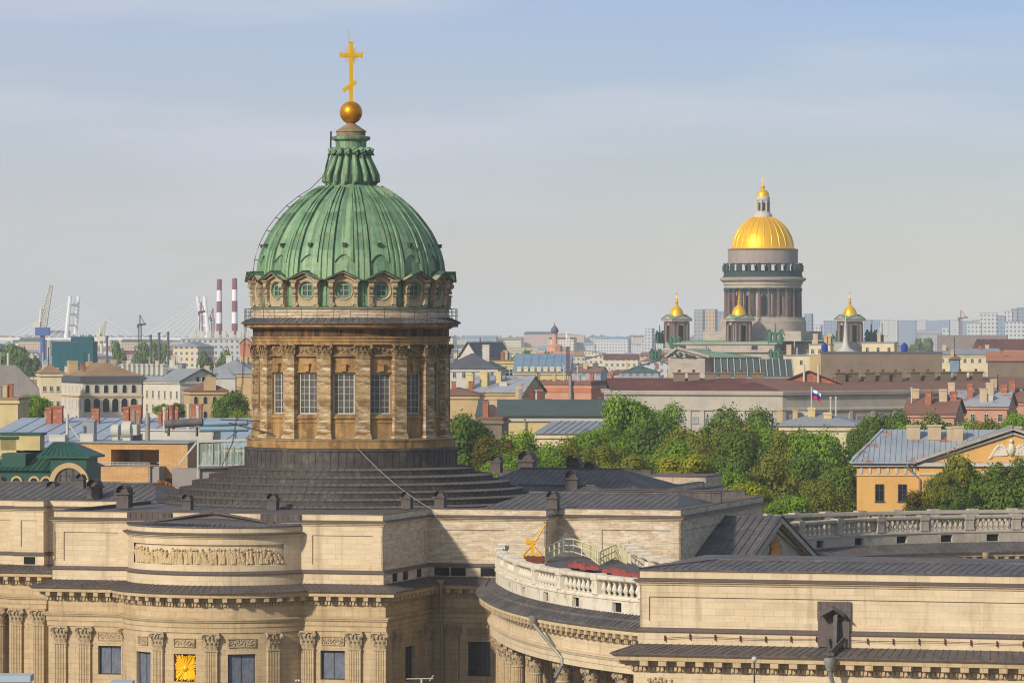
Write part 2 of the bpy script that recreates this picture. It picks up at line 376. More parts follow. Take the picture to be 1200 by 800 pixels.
def leaf(mb, x, y, nx, ny, z0, h, w):
    tx, ty = -ny, nx
    rows = []
    for o, z, ww in ((0, 0, .8), (.03, .4, 1), (.1, .75, 1.05), (.24, .97, .9), (.36, .98, .65), (.36, .82, .35)):
        rows.append([(x + nx * (o + e) * h + tx * ww * w / 2 * a, y + ny * (o + e) * h + ty * ww * w / 2 * a, z0 + z * h) for a, e in ((-1, 0), (0, .07), (1, 0))])
    mb.grid(rows)
def volute(mb, x, y, nx, ny, z, r, w):
    tx, ty = -ny, nx
    p = (x - tx * w / 2, y - ty * w / 2, z); q = (x + tx * w / 2, y + ty * w / 2, z)
    mb.tube([p, q], r, 8)
def capital_flat(w, d, h):
    mb = MB()
    mb.box(-w / 2, w / 2, -d, 0, 0, h * .9)
    mb.box(-w * .56, w * .56, -d * 1.15, 0, -.12, 0.02)
    for k in range(3): leaf(mb, (k - 1) * w * .33, -d, 0, -1, .02, h * .46, w * .32)
    for k in range(4): leaf(mb, (k - 1.5) * w * .31, -d, 0, -1, h * .22, h * .5, w * .28)
    for s in (-1, 1):
        leaf(mb, s * w / 2, -d * .5, s, 0, .02, h * .5, d * .8)
        n = Vector((s * .75, -.75)).normalized()
        leaf(mb, s * w * .47, -d, n.x, n.y, h * .2, h * .6, w * .3)
        volute(mb, s * w * .6, -d * 1.35, n.x, n.y, h * .78, h * .13, .2)
        volute(mb, s * w * .14, -d * 1.2, 0, -1, h * .76, h * .08, .14)
    mb.box(-w * .66, w * .66, -d * 1.5, 0, h * .9, h)
    mb.box(-w * .1, w * .1, -d * 1.75, -d, h * .84, h * .99)
    return mb
def capital_round(r, h):
    mb = MB()
    mb.lathe([(r * .96, 0), (r * .98, h * .5), (r * 1.12, h * .88)], 16)
    mb.lathe([(r, -.16), (r * 1.1, -.1), (r * 1.1, 0), (r, .05)], 20)
    for k in range(8):
        a = 2 * math.pi * k / 8; leaf(mb, r * .97 * math.cos(a), r * .97 * math.sin(a), math.cos(a), math.sin(a), .02, h * .42, r * .7)
        a += math.pi / 8; leaf(mb, r * math.cos(a), r * math.sin(a), math.cos(a), math.sin(a), h * .22, h * .48, r * .6)
    for k in range(4):
        a = math.pi / 4 + k * math.pi / 2; n = (math.cos(a), math.sin(a))
        volute(mb, n[0] * r * 1.42, n[1] * r * 1.42, n[0], n[1], h * .78, h * .13, .22)
        leaf(mb, n[0] * r * 1.02, n[1] * r * 1.02, n[0], n[1], h * .36, h * .46, r * .5)
        mb.bar((n[0] * r, n[1] * r, h * .84), (n[0] * r * 1.62, n[1] * r * 1.62, h * .86), .28, h * .14)
        b = k * math.pi / 2; volute(mb, math.cos(b) * r * 1.2, math.sin(b) * r * 1.2, math.cos(b), math.sin(b), h * .76, h * .07, .3)
    mb.box(-r * 1.12, r * 1.12, -r * 1.12, r * 1.12, h * .9, h)
    return mb
def pilaster_mb(w, d, z0, z1, flutes=6):
    mb = MB(); path = [(-w / 2, 0), (-w / 2, -d)]
    if flutes:
        mg = w * .09; st = (w - 2 * mg) / flutes
        for k in range(flutes):
            x = -w / 2 + mg + k * st
            path += [(x + st * .2, -d), (x + st * .28, -d + .07), (x + st * .72, -d + .07), (x + st * .8, -d)]
    path += [(w / 2, -d), (w / 2, 0)]
    path = path[:]
    rows = [[(p[0], p[1], z) for p in path] for z in (z0, z1)]
    mb.grid(rows)
    return mb
def column_mb(r, z0, z1, flutes=20):
    mb = MB(); rows = [[], []]
    for k in range(flutes):
        for a, rr in ((0, r), (.3, r), (.42, r - .07), (.88, r - .07)):
            t = 2 * math.pi * (k + a) / flutes
            rows[0].append((rr * math.cos(t), rr * math.sin(t), z0)); rows[1].append((rr * .9 * math.cos(t), rr * .9 * math.sin(t), z1))
    mb.grid(rows, closed=True); mb.lathe([(r * 1.25, z0 - .6), (r * 1.25, z0 - .3), (r * 1.05, z0)], 20)
    return mb
def sash(parent, name, w, h, nx, ny, fm, gm, heavy=.09, thin=.045, midx=True):
    """window at local origin: frame (mesh of the part), pane sub-part"""
    f = MB()
    f.box(-w / 2, w / 2, -.1, 0, 0, heavy); f.box(-w / 2, w / 2, -.1, 0, h - heavy, h)
    f.box(-w / 2, -w / 2 + heavy, -.1, 0, heavy, h - heavy); f.box(w / 2 - heavy, w / 2, -.1, 0, heavy, h - heavy)
    for i in range(1, nx):
        t = heavy * .8 if (midx and i * 2 == nx) else thin; x = -w / 2 + w * i / nx
        f.box(x - t / 2, x + t / 2, -.08, -.01, heavy, h - heavy)
    for j in range(1, ny):
        t = thin * 1.3; z = h * j / ny
        f.box(-w / 2 + heavy, w / 2 - heavy, -.07, -.012, z - t / 2, z + t / 2)
    o = f.build(name, fm, parent)
    g = MB(); g.box(-w / 2 + .02, w / 2 - .02, -.03, .04, .02, h - .02)
    g.build('pane', gm, o)
    return o
def put(o, p, z, ang):
    o.location = (p[0], p[1], z); o.rotation_euler = (0, 0, ang)
def relief_panel_mb(w, h, seed=0, d=.12):
    """carved foliage panel in a moulded frame"""
    rnd = random.Random(seed); mb = MB(); t = .09
    mb.box(-w / 2, w / 2, -d, 0, 0, t); mb.box(-w / 2, w / 2, -d, 0, h - t, h)
    mb.box(-w / 2, -w / 2 + t, -d, 0, t, h - t); mb.box(w / 2 - t, w / 2, -d, 0, t, h - t)
    n = max(3, int(w / h * 1.5)); pts = []
    for k in range(n * 10 + 1):
        x = -w / 2 + .15 + (w - .3) * k / (n * 10); pts.append((x, -d * .5, h / 2 + math.sin(k / 10 * math.pi) * h * .22))
    mb.tube(pts, .05, 5)
    for k in range(n):
        x = -w / 2 + .15 + (w - .3) * (k + .5) / n; z = h / 2 - (.06 if k % 2 == 0 else -.06) * h
        mb.sphere((x, -.03, z), h * .13, 8)
        for q in range(7):
            a = q * .9 + rnd.random(); rr = h * (.2 + .1 * rnd.random())
            mb.sphere((x + math.cos(a) * rr * 1.2, -.02, z + math.sin(a) * rr), .07 + .04 * rnd.random(), 6)
    return mb

cath = thing('cathedral', 'large cream stone cathedral with green copper dome on columned drum and tall gold cross', 'cathedral', (OX, OY, 0), -A)

# --- plan outlines (local metres, x along the street front, y away from the camera)
AC, AR = (-5.25, -22.3), 9.4
aph = math.asin(8.75 / AR)
apse = [(AC[0] + AR * math.sin(-aph + 2 * aph * k / 40), AC[1] - AR * math.cos(-aph + 2 * aph * k / 40)) for k in range(41)]
left = [(-50, -2.0), (-35.2, -2.0), (-35.2, -2.9), (-32, -2.9), (-32, -1.6), (-21.6, -1.6), (-21.6, -25.7)]
right = [(11.6, -25.7), (11.6, -10.8), (23.4, -10.8), (23.4, -6.8), (35.8, -6.8), (35.8, 29.5), (19.6, 29.5), (19.6, 78.4), (-30, 78.4), (-30, 29.5), (-50, 29.5)]
low = left + apse + right
hi = left + right
nL, nA = len(left), len(apse)
mhi = [0] * 7 + [1] * (len(hi) - 7)

Z_ARC, Z_FR, Z_COR, Z_LED, Z_PL = 14.1, 15.4, 16.5, 18.55, 19.5
PROF_ENT = [(.4, 14.1), (.5, 14.1), (.5, 14.55), (.57, 14.6), (.57, 15.0), (.66, 15.05), (.72, 15.22), (.8, 15.26), (.8, 15.38), (.42, 15.46), (.4, 15.46), (.4, 16.45),
            (.5, 16.5), (.5, 16.95), (.72, 17.0), (.72, 17.4), (1.58, 17.4), (1.58, 17.7), (1.66, 17.72), (1.8, 17.86), (1.8, 17.9)]
PROF_LEDGE = [(1.78, 17.84), (1.88, 17.84), (1.88, 17.92), (-.05, 18.55)]
def modillions(mb, path, step, closed=False, o0=.7, o1=1.5, z=17.02, dent=True, w=.44):
    pp = offset(path, .55, closed)
    if closed: pp = pp + [pp[0]]
    S = plen(pp)
    n = int(S[-1] / step)
    for k in range(n):
        p, a, nn = at(pp, (k + .5) * S[-1] / n, S)
        c = (p[0] + nn[0] * .55, p[1] + nn[1] * .55, z)
        mb.obox(c, w / 2, .42, .36, a); c2 = (p[0] + nn[0] * .3, p[1] + nn[1] * .3, z - .1); mb.obox(c2, w / 2 * .8, .2, .12, a)
    if dent:
        n = int(S[-1] / .34)
        for k in range(n):
            p, a, nn = at(pp, (k + .5) * S[-1] / n, S)
            mb.obox((p[0], p[1], 16.58), .1, .1, .3, a)

def attic(parent, path, closed, zt, mats, mseg=0, panels=(), cap='metal', zc=None, with_base=True):
    """upper storey above the ledge: plinth, flashed base band, recessed wall, cornice, parapet"""
    zc = zc or zt - 1.0
    b = MB(); b.sweep(path, [(.1, 18.4), (.1, 19.48)], closed, mseg)
    b.sweep(path, [(-.14, 19.8), (-.14, zc + .02)], closed, mseg)
    # frames round the recessed panels
    m = miters(path, closed); N = len(path)
    for i in range(N if closed else N - 1):
        mm = mseg[i] if isinstance(mseg, list) else mseg
        p, q = path[i], path[(i + 1) % N]
        l = math.hypot(q[0] - p[0], q[1] - p[1]); a = math.atan2(q[1] - p[1], q[0] - p[0]); n = (math.sin(a), -math.cos(a))
        if l < .5 or (i not in panels):
            if l < 1.6:
                b.sweep([p, q], [(0, 19.8), (0, zc)], False, mm)
                continue
        pan = panels.get(i, [(.9, l - .9)]) if isinstance(panels, dict) else [(.9, l - .9)]
        def piece(s0, s1, z0, z1):
            c0 = (p[0] + math.cos(a) * s0, p[1] + math.sin(a) * s0); c1 = (p[0] + math.cos(a) * s1, p[1] + math.sin(a) * s1)
            ia, ib = (c0[0] - n[0] * .2, c0[1] - n[1] * .2), (c1[0] - n[0] * .2, c1[1] - n[1] * .2)
            V = [(*c0, z0), (*c1, z0), (*c1, z1), (*c0, z1)]; Q = [(*ia, z0), (*ib, z0), (*ib, z1), (*ia, z1)]
            b.face(V, m=mm); b.face([V[3], V[2], Q[2], Q[3]], m=mm); b.face([V[1], V[0], Q[0], Q[1]], m=mm)
            b.face([V[0], V[3], Q[3], Q[0]], m=mm); b.face([V[2], V[1], Q[1], Q[2]], m=mm)
        piece(0, l, 19.8, 20.3); piece(0, l, zc - 1.0, zc)
        e = [0] + [x for pr in pan for x in pr] + [l]
        for s0, s1 in zip(e[::2], e[1::2]): piece(s0, s1, 20.3, zc - 1.0)
    b.build('attic_wall', mats, parent)
    c = MB(); c.sweep(path, [(-.01, zc - .14), (.1, zc - .1), (.14, zc + .02), (.32, zc + .1), (.34, zc + .2)], closed, mseg)
    c.sweep(path, [(0, zc + .36), (0, zt)], closed, mseg)
    c.sweep(path, [(0, zt), (-.5, zt)], closed, mseg)
    c.build('attic_cornice', mats, parent)
    f = MB(); f.sweep(path, [(.1, 19.47), (.26, 19.5), (.26, 19.56), (-.0, 19.82)], closed)
    f.sweep(path, [(.33, zc + .19), (.46, zc + .21), (.46, zc + .29), (-.0, zc + .42)], closed)
    if cap: f.sweep(path, [(.0, zt - .02), (.07, zt - .02), (.07, zt + .03), (-.55, zt + .06), (-.55, zt - .3)], closed)
    f.build('flashing', M['flash'], parent)

# lower walls with window openings
PL = offset(low, .4)
w = MB(); wins = []
ZW0, ZW1 = 9.5, 12.25
for i in range(nL - 1 + 1):            # straight left part
    p, q = PL[i], PL[i + 1] if i + 1 < nL else PL[nL]
    holes = []
    if i == nL - 1:                     # left flank of the apse front
        v = p[1]
        h = (U_at(115, v) - p[0], U_at(142, v) - p[0]); holes = [(h[0], h[1], ZW0, ZW1)]; wins.append(((p, q), holes[0], 'net'))
    wall(w, [p, q], 0, Z_ARC, holes, .75)
ap = PL[nL:nL + nA]; Sap = plen(ap)
def s_apse(px):
    lo_, hi_ = 0, Sap[-1]
    def pxs(s):
        p = at(ap, s, Sap)[0]; X = OX + p[0] * CA + p[1] * SA; return 600 + F * X / Y_of(*p)
    for _ in range(40):
        mid = (lo_ + hi_) / 2
        if pxs(mid) < px: lo_ = mid
        else: hi_ = mid
    return lo_
holes = []
for a_, b_, k_ in ((160, 176.5, 'net'), (203.5, 229.5, 'sun'), (267, 299.5, 'net')):
    h = (s_apse(a_), s_apse(b_), ZW0 if k_ != 'net' else 9.0, ZW1 - .15); holes.append(h); wins.append((ap, h, k_))
wall(w, ap, 0, Z_ARC, holes, .75)
rs = PL[nL + nA - 1:]
for i in range(len(rs) - 1):
    p, q = rs[i], rs[i + 1]; holes = []
    if i == 0:
        v = p[1]; h = (U_at(375.5, v) - p[0], U_at(404, v) - p[0]); holes = [(*h, ZW0, ZW1)]; wins.append(((p, q), holes[0], 'net'))
    if i == 1:
        h = (V_at(475, p[0]) - p[1], V_at(487, p[0]) - p[1]); holes = [(*h, 8.9, ZW1)]; wins.append(((p, q), holes[0], 'dark'))
    if i == 2:
        h = (U_at(548.5, p[1]) - p[0], U_at(577, p[1]) - p[0]); holes = [(*h, 8.9, ZW1)]; wins.append(((p, q), holes[0], 'dark'))
    wall(w, [p, q], 0, Z_ARC, holes, .75)
w.build('body_wall', M['cream2'], cath)
for path, h, kind in wins:
    path = list(path); p, a, n = at(path, (h[0] + h[1]) / 2)
    ww, hh = h[1] - h[0], h[3] - h[2]; pp = (p[0] - n[0] * .5, p[1] - n[1] * .5)
    if kind == 'sun':
        b = MB(); pl = MB(); pl.box(-ww / 2, ww / 2, 0, .1, 0, hh); o = pl.build('sunburst_panel', M['glass_dark'], cath); put(o, pp, h[2], a)
        o['label'] = 'gilded sunburst panel with rays'
        rnd = random.Random(3); cz = hh * .47
        b.tube([(0, -.02, cz), (0, -.2, cz)], .42, 20); b.sphere((0, -.2, cz), .32, 14, sq=1)
        for k in range(160):
            t = 2 * math.pi * k / 160 + rnd.uniform(-.02, .02)
            lim = min((ww / 2 - .03) / max(abs(math.cos(t)), 1e-3), ((hh - cz if math.sin(t) > 0 else cz) - .03) / max(abs(math.sin(t)), 1e-3))
            l = min(lim, 1.75) * (rnd.uniform(.8, 1.0) if k % 5 else rnd.uniform(.6, .8)); c_, s_ = math.cos(t), math.sin(t); y = -.04 - .2 * rnd.random()
            b.bar((c_ * .3, y, cz + s_ * .3), (c_ * l, y - .05, cz + s_ * l), .05 + .04 * rnd.random(), .07, up=(0, -1, 0))
        b.build('gold_rays', M['gold'], o)
    else:
        gm = M['glass_net'] if kind == 'net' else M['glass_dark']
        o = sash(cath, 'window', ww - .06, hh - .06, 2 if kind == 'net' else 3, 1 if kind == 'net' else 4, M['frame_d'], gm, .08, .06)
        put(o, pp, h[2] + .03, a)
        if kind == 'dark': o['label'] = 'dark gridded window'
    # carved panel above and thin surround
for px, v0, wd_, sd_ in ((129, 'L', 2.5, 1), (168, 'A', 1.5, 2), (216, 'A', 2.2, 3), (283, 'A', 2.6, 4), (390, 'R', 2.3, 5), (489, 'N', 2.6, 6), (562, 'P', 2.5, 7)):
    if v0 == 'A':
        p, a, n = at(ap, s_apse(px), Sap)
    elif v0 == 'N': p, a = (rs[1][0], V_at(px, rs[1][0])), math.pi / 2
    else:
        vv = {'L': PL[nL - 1][1], 'R': rs[0][1], 'P': rs[2][1]}[v0]; p, a = (U_at(px, vv), vv), 0
    o = relief_panel_mb(wd_, .85, sd_).build('relief_panel', M['carved'], cath, smooth=40); put(o, p, 12.75, a)
# pilasters
pil0 = pilaster_mb(1.22, .34, 0, 12.35).build('pilaster', M['cream2'], cath)
capm = capital_flat(1.22, .34, 1.62).build('capital', M['carved'], pil0, loc=(0, 0, 12.47), smooth=50)
first = [True]
def pilaster(p, a):
    if first[0]: o = pil0; first[0] = False
    else: o = dup(pil0, cath)
    put(o, p, 0, a)
vL, vR, vP, uN = PL[nL - 1][1], rs[0][1], rs[2][1], rs[1][0]
for px in (71.5, 100, 150.5): pilaster((U_at(px, vL), vL), 0)
for px in (187, 247.5, 319): 
    p, a, n = at(ap, s_apse(px), Sap); pilaster(p, a)
for px in (361.5, 416.5, 446): pilaster((U_at(px, vR), vR), 0)
for px in (463, 500): pilaster((uN, V_at(px, uN)), math.pi / 2)
for px in (531, 583): pilaster((U_at(px, vP), vP), 0)
vv = PL[2][1]
for px in (20, 46): pilaster((U_at(px, vv), vv), 0)
vv = PL[4][1]
pilaster((U_at(60, vv), vv), 0)
col0 = column_mb(.62, .7, 12.4).build('column', M['cream2'], cath, smooth=30); put(col0, (-36.6, -3.4), 0, 0)
capital_round(.58, 1.65).build('capital', M['carved'], col0, loc=(0, 0, 12.42), smooth=50)
for u_ in (-39.5, -43.5):
    o = dup(col0, cath); put(o, (u_, -3.4), 0, 0)
e = MB(); e.sweep(low, PROF_ENT, False); e.build('entablature', M['cream2'], cath)
e = MB(); modillions(e, low[:nL + nA + 6], 1.22); e.build('modillion_course', M['cream2'], cath)
e = MB()
pp = offset(low[:nL + nA + 6], .66); S = plen(pp)
n = int(S[-1] / .26)
for k in range(n):
    p, a, nn = at(pp, (k + .5) * S[-1] / n, S); e.obox((p[0], p[1], 15.08), .08, .05, .12, a)
e.build('carved_moulding', M['carved'], cath)
e = MB(); e.sweep(low, PROF_LEDGE, False)
seams(e, low[:nL + nA + 6], 1.86, 17.93, 0, 18.54, .62, .045, .04)
e.build('ledge_roof', M['metal_b'], cath)
# attic of the main body
Lr = {6: [(1.0, 6.6), (26.2, 32.2)], 2: [(.7, 2.5)], 5: [], 0: [(2, 13.9)], 7: [(1.3, 13.6)], 8: [(1.1, 7.6)], 9: [(1.2, 4.6)], 10: [(4.5, 11.4)], 11: [(1.2, 33)], 4: [(.9, 9.5)]}
attic(cath, hi, False, 25.07, [M['cream'], M['old']], mhi, Lr)
# openings in the weathered plinth
e = MB()
for px, ux in ((518, 0), (537, 1), (572, 2)):
    if ux == 0: pass
    vv = hi[8][1] - .1; u = U_at(px, vv); e.box(u - .75, u + .75, vv - .06, vv + .2, 18.6, 19.4)
for v in (-22.3, -19.0, -14.6): e.box(11.6, 11.76, v - .65, v + .65, 18.62, 19.4)
vv = -2.9 - .1; e.box(-34.1, -32.9, vv - .05, vv + .1, 18.6, 19.35)
e.build('gutter_opening', M['black'], cath)
# apse upper storey
ea = MB(); ea.sweep(apse, [(.1, 18.4), (.1, 19.48)]); ea.sweep(apse, [(0, 19.8), (0, 20.35), (-.06, 20.4), (-.22, 20.42), (-.22, 22.28), (0, 22.3), (0, 22.85), (.1, 22.9), (.14, 23.0), (.34, 23.1), (.36, 23.22)])
ea.sweep(apse, [(0, 23.36), (0, 23.95)]); ea.build('apse_wall', M['cream'], cath)
ea = MB(); ea.sweep(apse, [(.1, 19.47), (.28, 19.5), (.28, 19.58), (0, 19.82)]); ea.sweep(apse, [(.35, 23.2), (.5, 23.22), (.5, 23.32), (0, 23.42)])
ea.build('flashing', M['flash'], cath)
S = plen(apse); s0, s1 = s_apse(153), s_apse(333)
fr = MB()
fb = offset(apse, -.2)
for a_, b_ in ((0, s0 * S[-1] / Sap[-1]), (s1 * S[-1] / Sap[-1], S[-1])):   # plain wall either side of the frieze
    sub = [at(apse, a_ + (b_ - a_) * t / 8, S)[0] for t in range(9)]; fr.sweep(sub, [(-.01, 20.3), (-.01, 22.4)])
fr.build('frieze_jamb', M['cream'], cath)
fr = MB(); rnd = random.Random(11); Sf = plen(fb); k0, k1 = s0 / Sap[-1] * Sf[-1], s1 / Sap[-1] * Sf[-1]; s = k0 + .3
while s < k1 - .3:
    p, a, n = at(fb, s, Sf)
    def fp(x, o, z): return (p[0] + math.cos(a) * x + n[0] * o, p[1] + math.sin(a) * x + n[1] * o, z)
    tall = rnd.random() < .72 and s < k0 + (k1 - k0) * .93; hgt = rnd.uniform(1.35, 1.65) if tall else rnd.uniform(.6, 1.0); z = 20.42
    ln = rnd.uniform(-.25, .25)
    fr.tube([fp(-.1 + ln, .05, z), fp(-.06 + ln * .7, .1, z + hgt * .45)], .11, 6, r1=.13); fr.tube([fp(.12 + ln, .05, z), fp(.04 + ln * .7, .1, z + hgt * .45)], .1, 6, r1=.13)
    fr.tube([fp(ln * .7, .08, z + hgt * .42), fp(0, .12, z + hgt * .82)], .17, 7, r1=.2)
    fr.sphere(fp(rnd.uniform(-.05, .05), .13, z + hgt * .94), .125, 8)
    sg = rnd.choice((-1, 1)); fr.tube([fp(.15 * sg, .12, z + hgt * .78), fp(.38 * sg, .2, z + hgt * rnd.uniform(.5, .8)), fp(.5 * sg, .16, z + hgt * rnd.uniform(.4, 1.05))], .06, 5)
    if rnd.random() < .5: fr.tube([fp(-.2 * sg, .1, z + hgt * .7), fp(-.35 * sg, .12, z + .1)], .12, 5, r1=.2)
    s += rnd.uniform(.2, .36)
fr.build('relief_frieze', M['relief'], cath, smooth=50)
# apse roof: low half cone with a rim of standing seams
rf = MB(); rf.sweep(apse, [(.12, 23.9), (.12, 24.0), (-2.2, 24.12), (-7.6, 24.75)])
seams(rf, apse, .1, 24.0, -2.1, 24.12, .62, .06, .07)
rf.build('apse_roof', M['metal'], cath, smooth=20)
rf = MB()
for c0 in (-13.3, 3.0):      # two low valley gables of the roof behind the apse
    pass
rf.face([(-12.5, -26.2, 24.15), (2.0, -26.2, 24.15), (-5.2, -25.6, 25.05)]); 
for k in range(2):
    a_, b_ = ((-11.5, -26.3, 24.1), (-5.2, -25.9, 25.06)) if k == 0 else ((1.0, -26.3, 24.1), (-5.2, -25.9, 25.06))
    rf.bar(a_, b_, .5, .16)
rf.box(-14.0, -9.5, -25.95, -25.72, 24.0, 25.02); rf.box(-.5, 3.5, -25.95, -25.72, 24.0, 25.02)
for k in range(8): rf.box(-13.7 + k * .56, -13.64 + k * .56, -26.0, -25.9, 24, 25); rf.box(-.3 + k * .5, -.24 + k * .5, -26.0, -25.9, 24, 25)
rf.build('roof_upstand', M['metal_b'], cath)
# main roofs
rf = MB(); rf.poly(offset(hi, -.4), 24.8)
def hip(mb, u0, u1, v0, v1, z0, z1, r0, r1, vr, step=.75):
    """hip roof: ridge from r0 to r1 at depth vr"""
    a, b, c, d = (u0, v0, z0), (u1, v0, z0), (u1, v1, z0), (u0, v1, z0); p, q = (r0, vr, z1), (r1, vr, z1)
    mb.face([a, b, q, p]); mb.face([b, c, q]); mb.face([c, d, p, q]); mb.face([d, a, p])
    n = int((u1 - u0) / step)
    for k in range(1, n):
        u = u0 + (u1 - u0) * k / n
        t = 1 if r0 <= u <= r1 else ((u - u0) / max(r0 - u0, .01) if u < r0 else (u1 - u) / max(u1 - r1, .01))
        mb.bar((u, v0, z0), (u, v0 + (vr - v0) * t, z0 + (z1 - z0) * t), .05, .04)
    mb.bar(p, q, .3, .14)
hip(rf, 15.2, 35.2, -6.2, 12.5, 24.85, 26.15, 17.5, 33.0, 4.2)
hip(rf, -49, -20.5, -1.0, 17, 24.85, 26.5, -47, -24, 8.0, .85)
rf.build('roof', M['metal'], cath)
rf = MB(); hip(rf, 2.0, 21.5, 33, 53, 25.2, 27.3, 5.5, 17.2, 43)
hip(rf, 8, 20, 24, 32, 24.9, 26.0, 9.5, 18, 28)
rf.build('roof', M['metal'], cath)
for (u0, u1, v, z) in ((22, 35.6, 11.0, 26.1), (12, 34, 29.0, 25.6), (-6, 12.5, 74, 26.1)):   # metal clad parapets
    rf = MB(); rf.box(u0, u1, v, v + .5, 24.8, z); rf.box(u0, u1, v - .12, v + .6, z, z + .1)
    for k in range(int((u1 - u0) / .7)): rf.box(u0 + k * .7, u0 + k * .7 + .05, v - .04, v, 24.8, z)
    rf.build('parapet', M['metal_b'], cath)
rf = MB(); u0, v0 = 12.2, 70.5
rf.box(u0, 19.9, v0, 78.6, 20, 25.0); rf.box(u0 - .3, 20.2, v0 - .3, 78.9, 24.0, 24.25); rf.box(u0 - .0, 19.9, v0, 78.6, 25.0, 25.6); 
rf.build('corner_block', M['old'], cath)
rf = MB(); rf.box(u0 - .35, 20.25, v0 - .35, 78.95, 24.26, 24.36); rf.box(u0 - .1, 20, v0 - .1, 78.7, 25.61, 25.75); rf.build('flashing', M['flash'], cath)
# ventilator hoods on the roofs
def vent_mb():
    mb = MB(); mb.box(-.5, .5, -.5, .5, 0, 1.0); mb.box(-.62, .62, -.62, .62, 1.0, 1.14)
    arc = [(.5 * math.cos(math.pi * k / 8), 1.15 + .5 * math.sin(math.pi * k / 8) * 1.1) for k in range(9)]
    mb.grid([[(x, -.6, z) for x, z in arc], [(x, .6, z) for x, z in arc]])
    mb.box(-.4, .4, -.2, .2, 1.14, 1.5)
    return mb
v0_ = vent_mb().build('roof_vent', M['metal_b'], cath); ft = [True]
for px, yb, s_, zb in ((62, 583, 1.0, 25.0), (95, 571, .8, 26.4), (111, 586, 1.25, 25.0), (146, 594, 1.25, 25.0), (220, 597, .9, 24.8), (320, 597, .95, 24.8), (0, 579, 1.1, 25.2), (477, 595, .95, 25.0), (516, 595, 1.0, 25.0), (648, 596.5, 1.05, 25.0),
                       (582, 553, 1.15, 26.2), (618, 559, 1.75, 25.6), (673, 560, 1.45, 26.2), (692, 561, 1.1, 26.2), (671, 576, 1.3, 25.4)):
    Y = (CAMZ - zb) * F / (yb - HOR); u, v = UV_at(px, Y)
    o = v0_ if ft[0] else dup(v0_, cath)
    ft[0] = False
    o.location = (u, v, zb - .05); o.scale = (s_, s_, s_ * 1.05)
# --- north portico: roof and pediment facing right
po = MB(); UP, VC, HW, ZA_, ZE = 41.6, 12.25, 18.4, 23.75, 18.75
po.face([(35.6, VC - HW, ZE), (UP, VC - HW, ZE), (UP, VC, ZA_), (35.6, VC, ZA_)]); po.face([(UP, VC + HW, ZE), (35.6, VC + HW, ZE), (35.6, VC, ZA_), (UP, VC, ZA_)])
for k in range(8):
    u = 35.9 + k * .78; po.bar((u, VC - HW, ZE), (u, VC, ZA_), .06, .08)
po.bar((UP - .02, VC - HW - .1, ZE), (UP - .02, VC + .05, ZA_ + .02), .18, .14); po.bar((UP - .02, VC + HW + .1, ZE), (UP - .02, VC - .05, ZA_ + .02), .18, .14)
po.build('portico_roof', M['metal'], cath)
pe = MB(); ug = UP - .8
pe.face([(ug, VC - HW + 1, ZE - .2), (ug, VC + HW - 1, ZE - .2), (ug, VC, ZA_ - .9)])
for s in (-1, 1):
    for (o_, d_, t_) in ((.0, .35, .4), (.25, .35, .85)):
        pe.bar((UP - .12 - o_ * 1.0, VC + s * (HW - .2), ZE - .12 - o_), (UP - .12 - o_, VC + s * .0, ZA_ - .14 - o_), .35 + o_ * 2.2, -.3)
    pe.bar((ug + .15, VC + s * (HW - 3.2), ZE - .15), (ug + .15, VC, ZA_ - 1.45), .3, .25)
pe.box(36, UP, VC - HW, VC + HW, 14, ZE - .7); 
pe.build('pediment', M['grey_stone'], cath)
pe = MB()
for s in (-1, 1):
    for k in range(22):
        t = (k + .5) / 22; pe.obox((UP - .45, VC + s * (HW - .8) * (1 - t), ZE - .95 + (ZA_ - ZE) * t), .4, .2, .3, 0)
pe.build('modillion_course', M['carved_dark'], cath)
pe = MB(); rnd = random.Random(5)
for k in range(44):
    t = math.pi * (k + .5) / 44; l = rnd.uniform(2.6, 3.5); l = min(l, 3.5 - 0); c_, s_ = math.cos(t), math.sin(t)
    pe.bar((ug + .12, VC + c_ * .5, ZE - .4 + s_ * .5), (ug + .12, VC + c_ * l * 1.15, ZE - .4 + s_ * l * .98), .1 + .07 * rnd.random(), .1, up=(1, 0, 0))
pe.build('pediment_rays', M['gold_old'], cath)

# ================================================================== drum and dome
DU, DV = -3.25, 10.0
FA = math.atan2(-1, 0) + A + R(2.1)         # direction from the dome to the camera, local
ring = lambda r, n=96, off=0: [(DU + r * math.cos(off + 2 * math.pi * k / n), DV + r * math.sin(off + 2 * math.pi * k / n)) for k in range(n)]
st = MB(); radii = [10.9, 12.6, 14.55, 16.3, 17.6, 18.7, 19.5]
prof = [(19.6, 24.6)]; zs_ = []
for k in range(6, -1, -1):
    zt = 29.05 - .69 * k
    prof += [(radii[k], zt - .12 if k else 29.05)]
zk = [29.05 - .69 * k for k in range(7)]
prof = [(radii[6] + .02, 24.3), (radii[6], zk[6] - .06)]
for k in range(6, 0, -1):
    prof += [(radii[k] + .08, zk[k] - .06), (radii[k] + .08, zk[k]), (radii[k - 1] + .02, zk[k] + .16), (radii[k - 1], zk[k - 1] - .08)]
prof += [(10.9, 30.2), (11.0, 30.25), (11.0, 30.45), (10.6, 30.6), (10.2, 30.62)]
st.lathe(prof, 96, (DU, DV))
for k in range(6, 0, -1): st.lathe([(radii[k] + .085, zk[k] + .012), (radii[k - 1] + .03, zk[k] + .175)], 96, (DU, DV), 1)
rnd = random.Random(2)
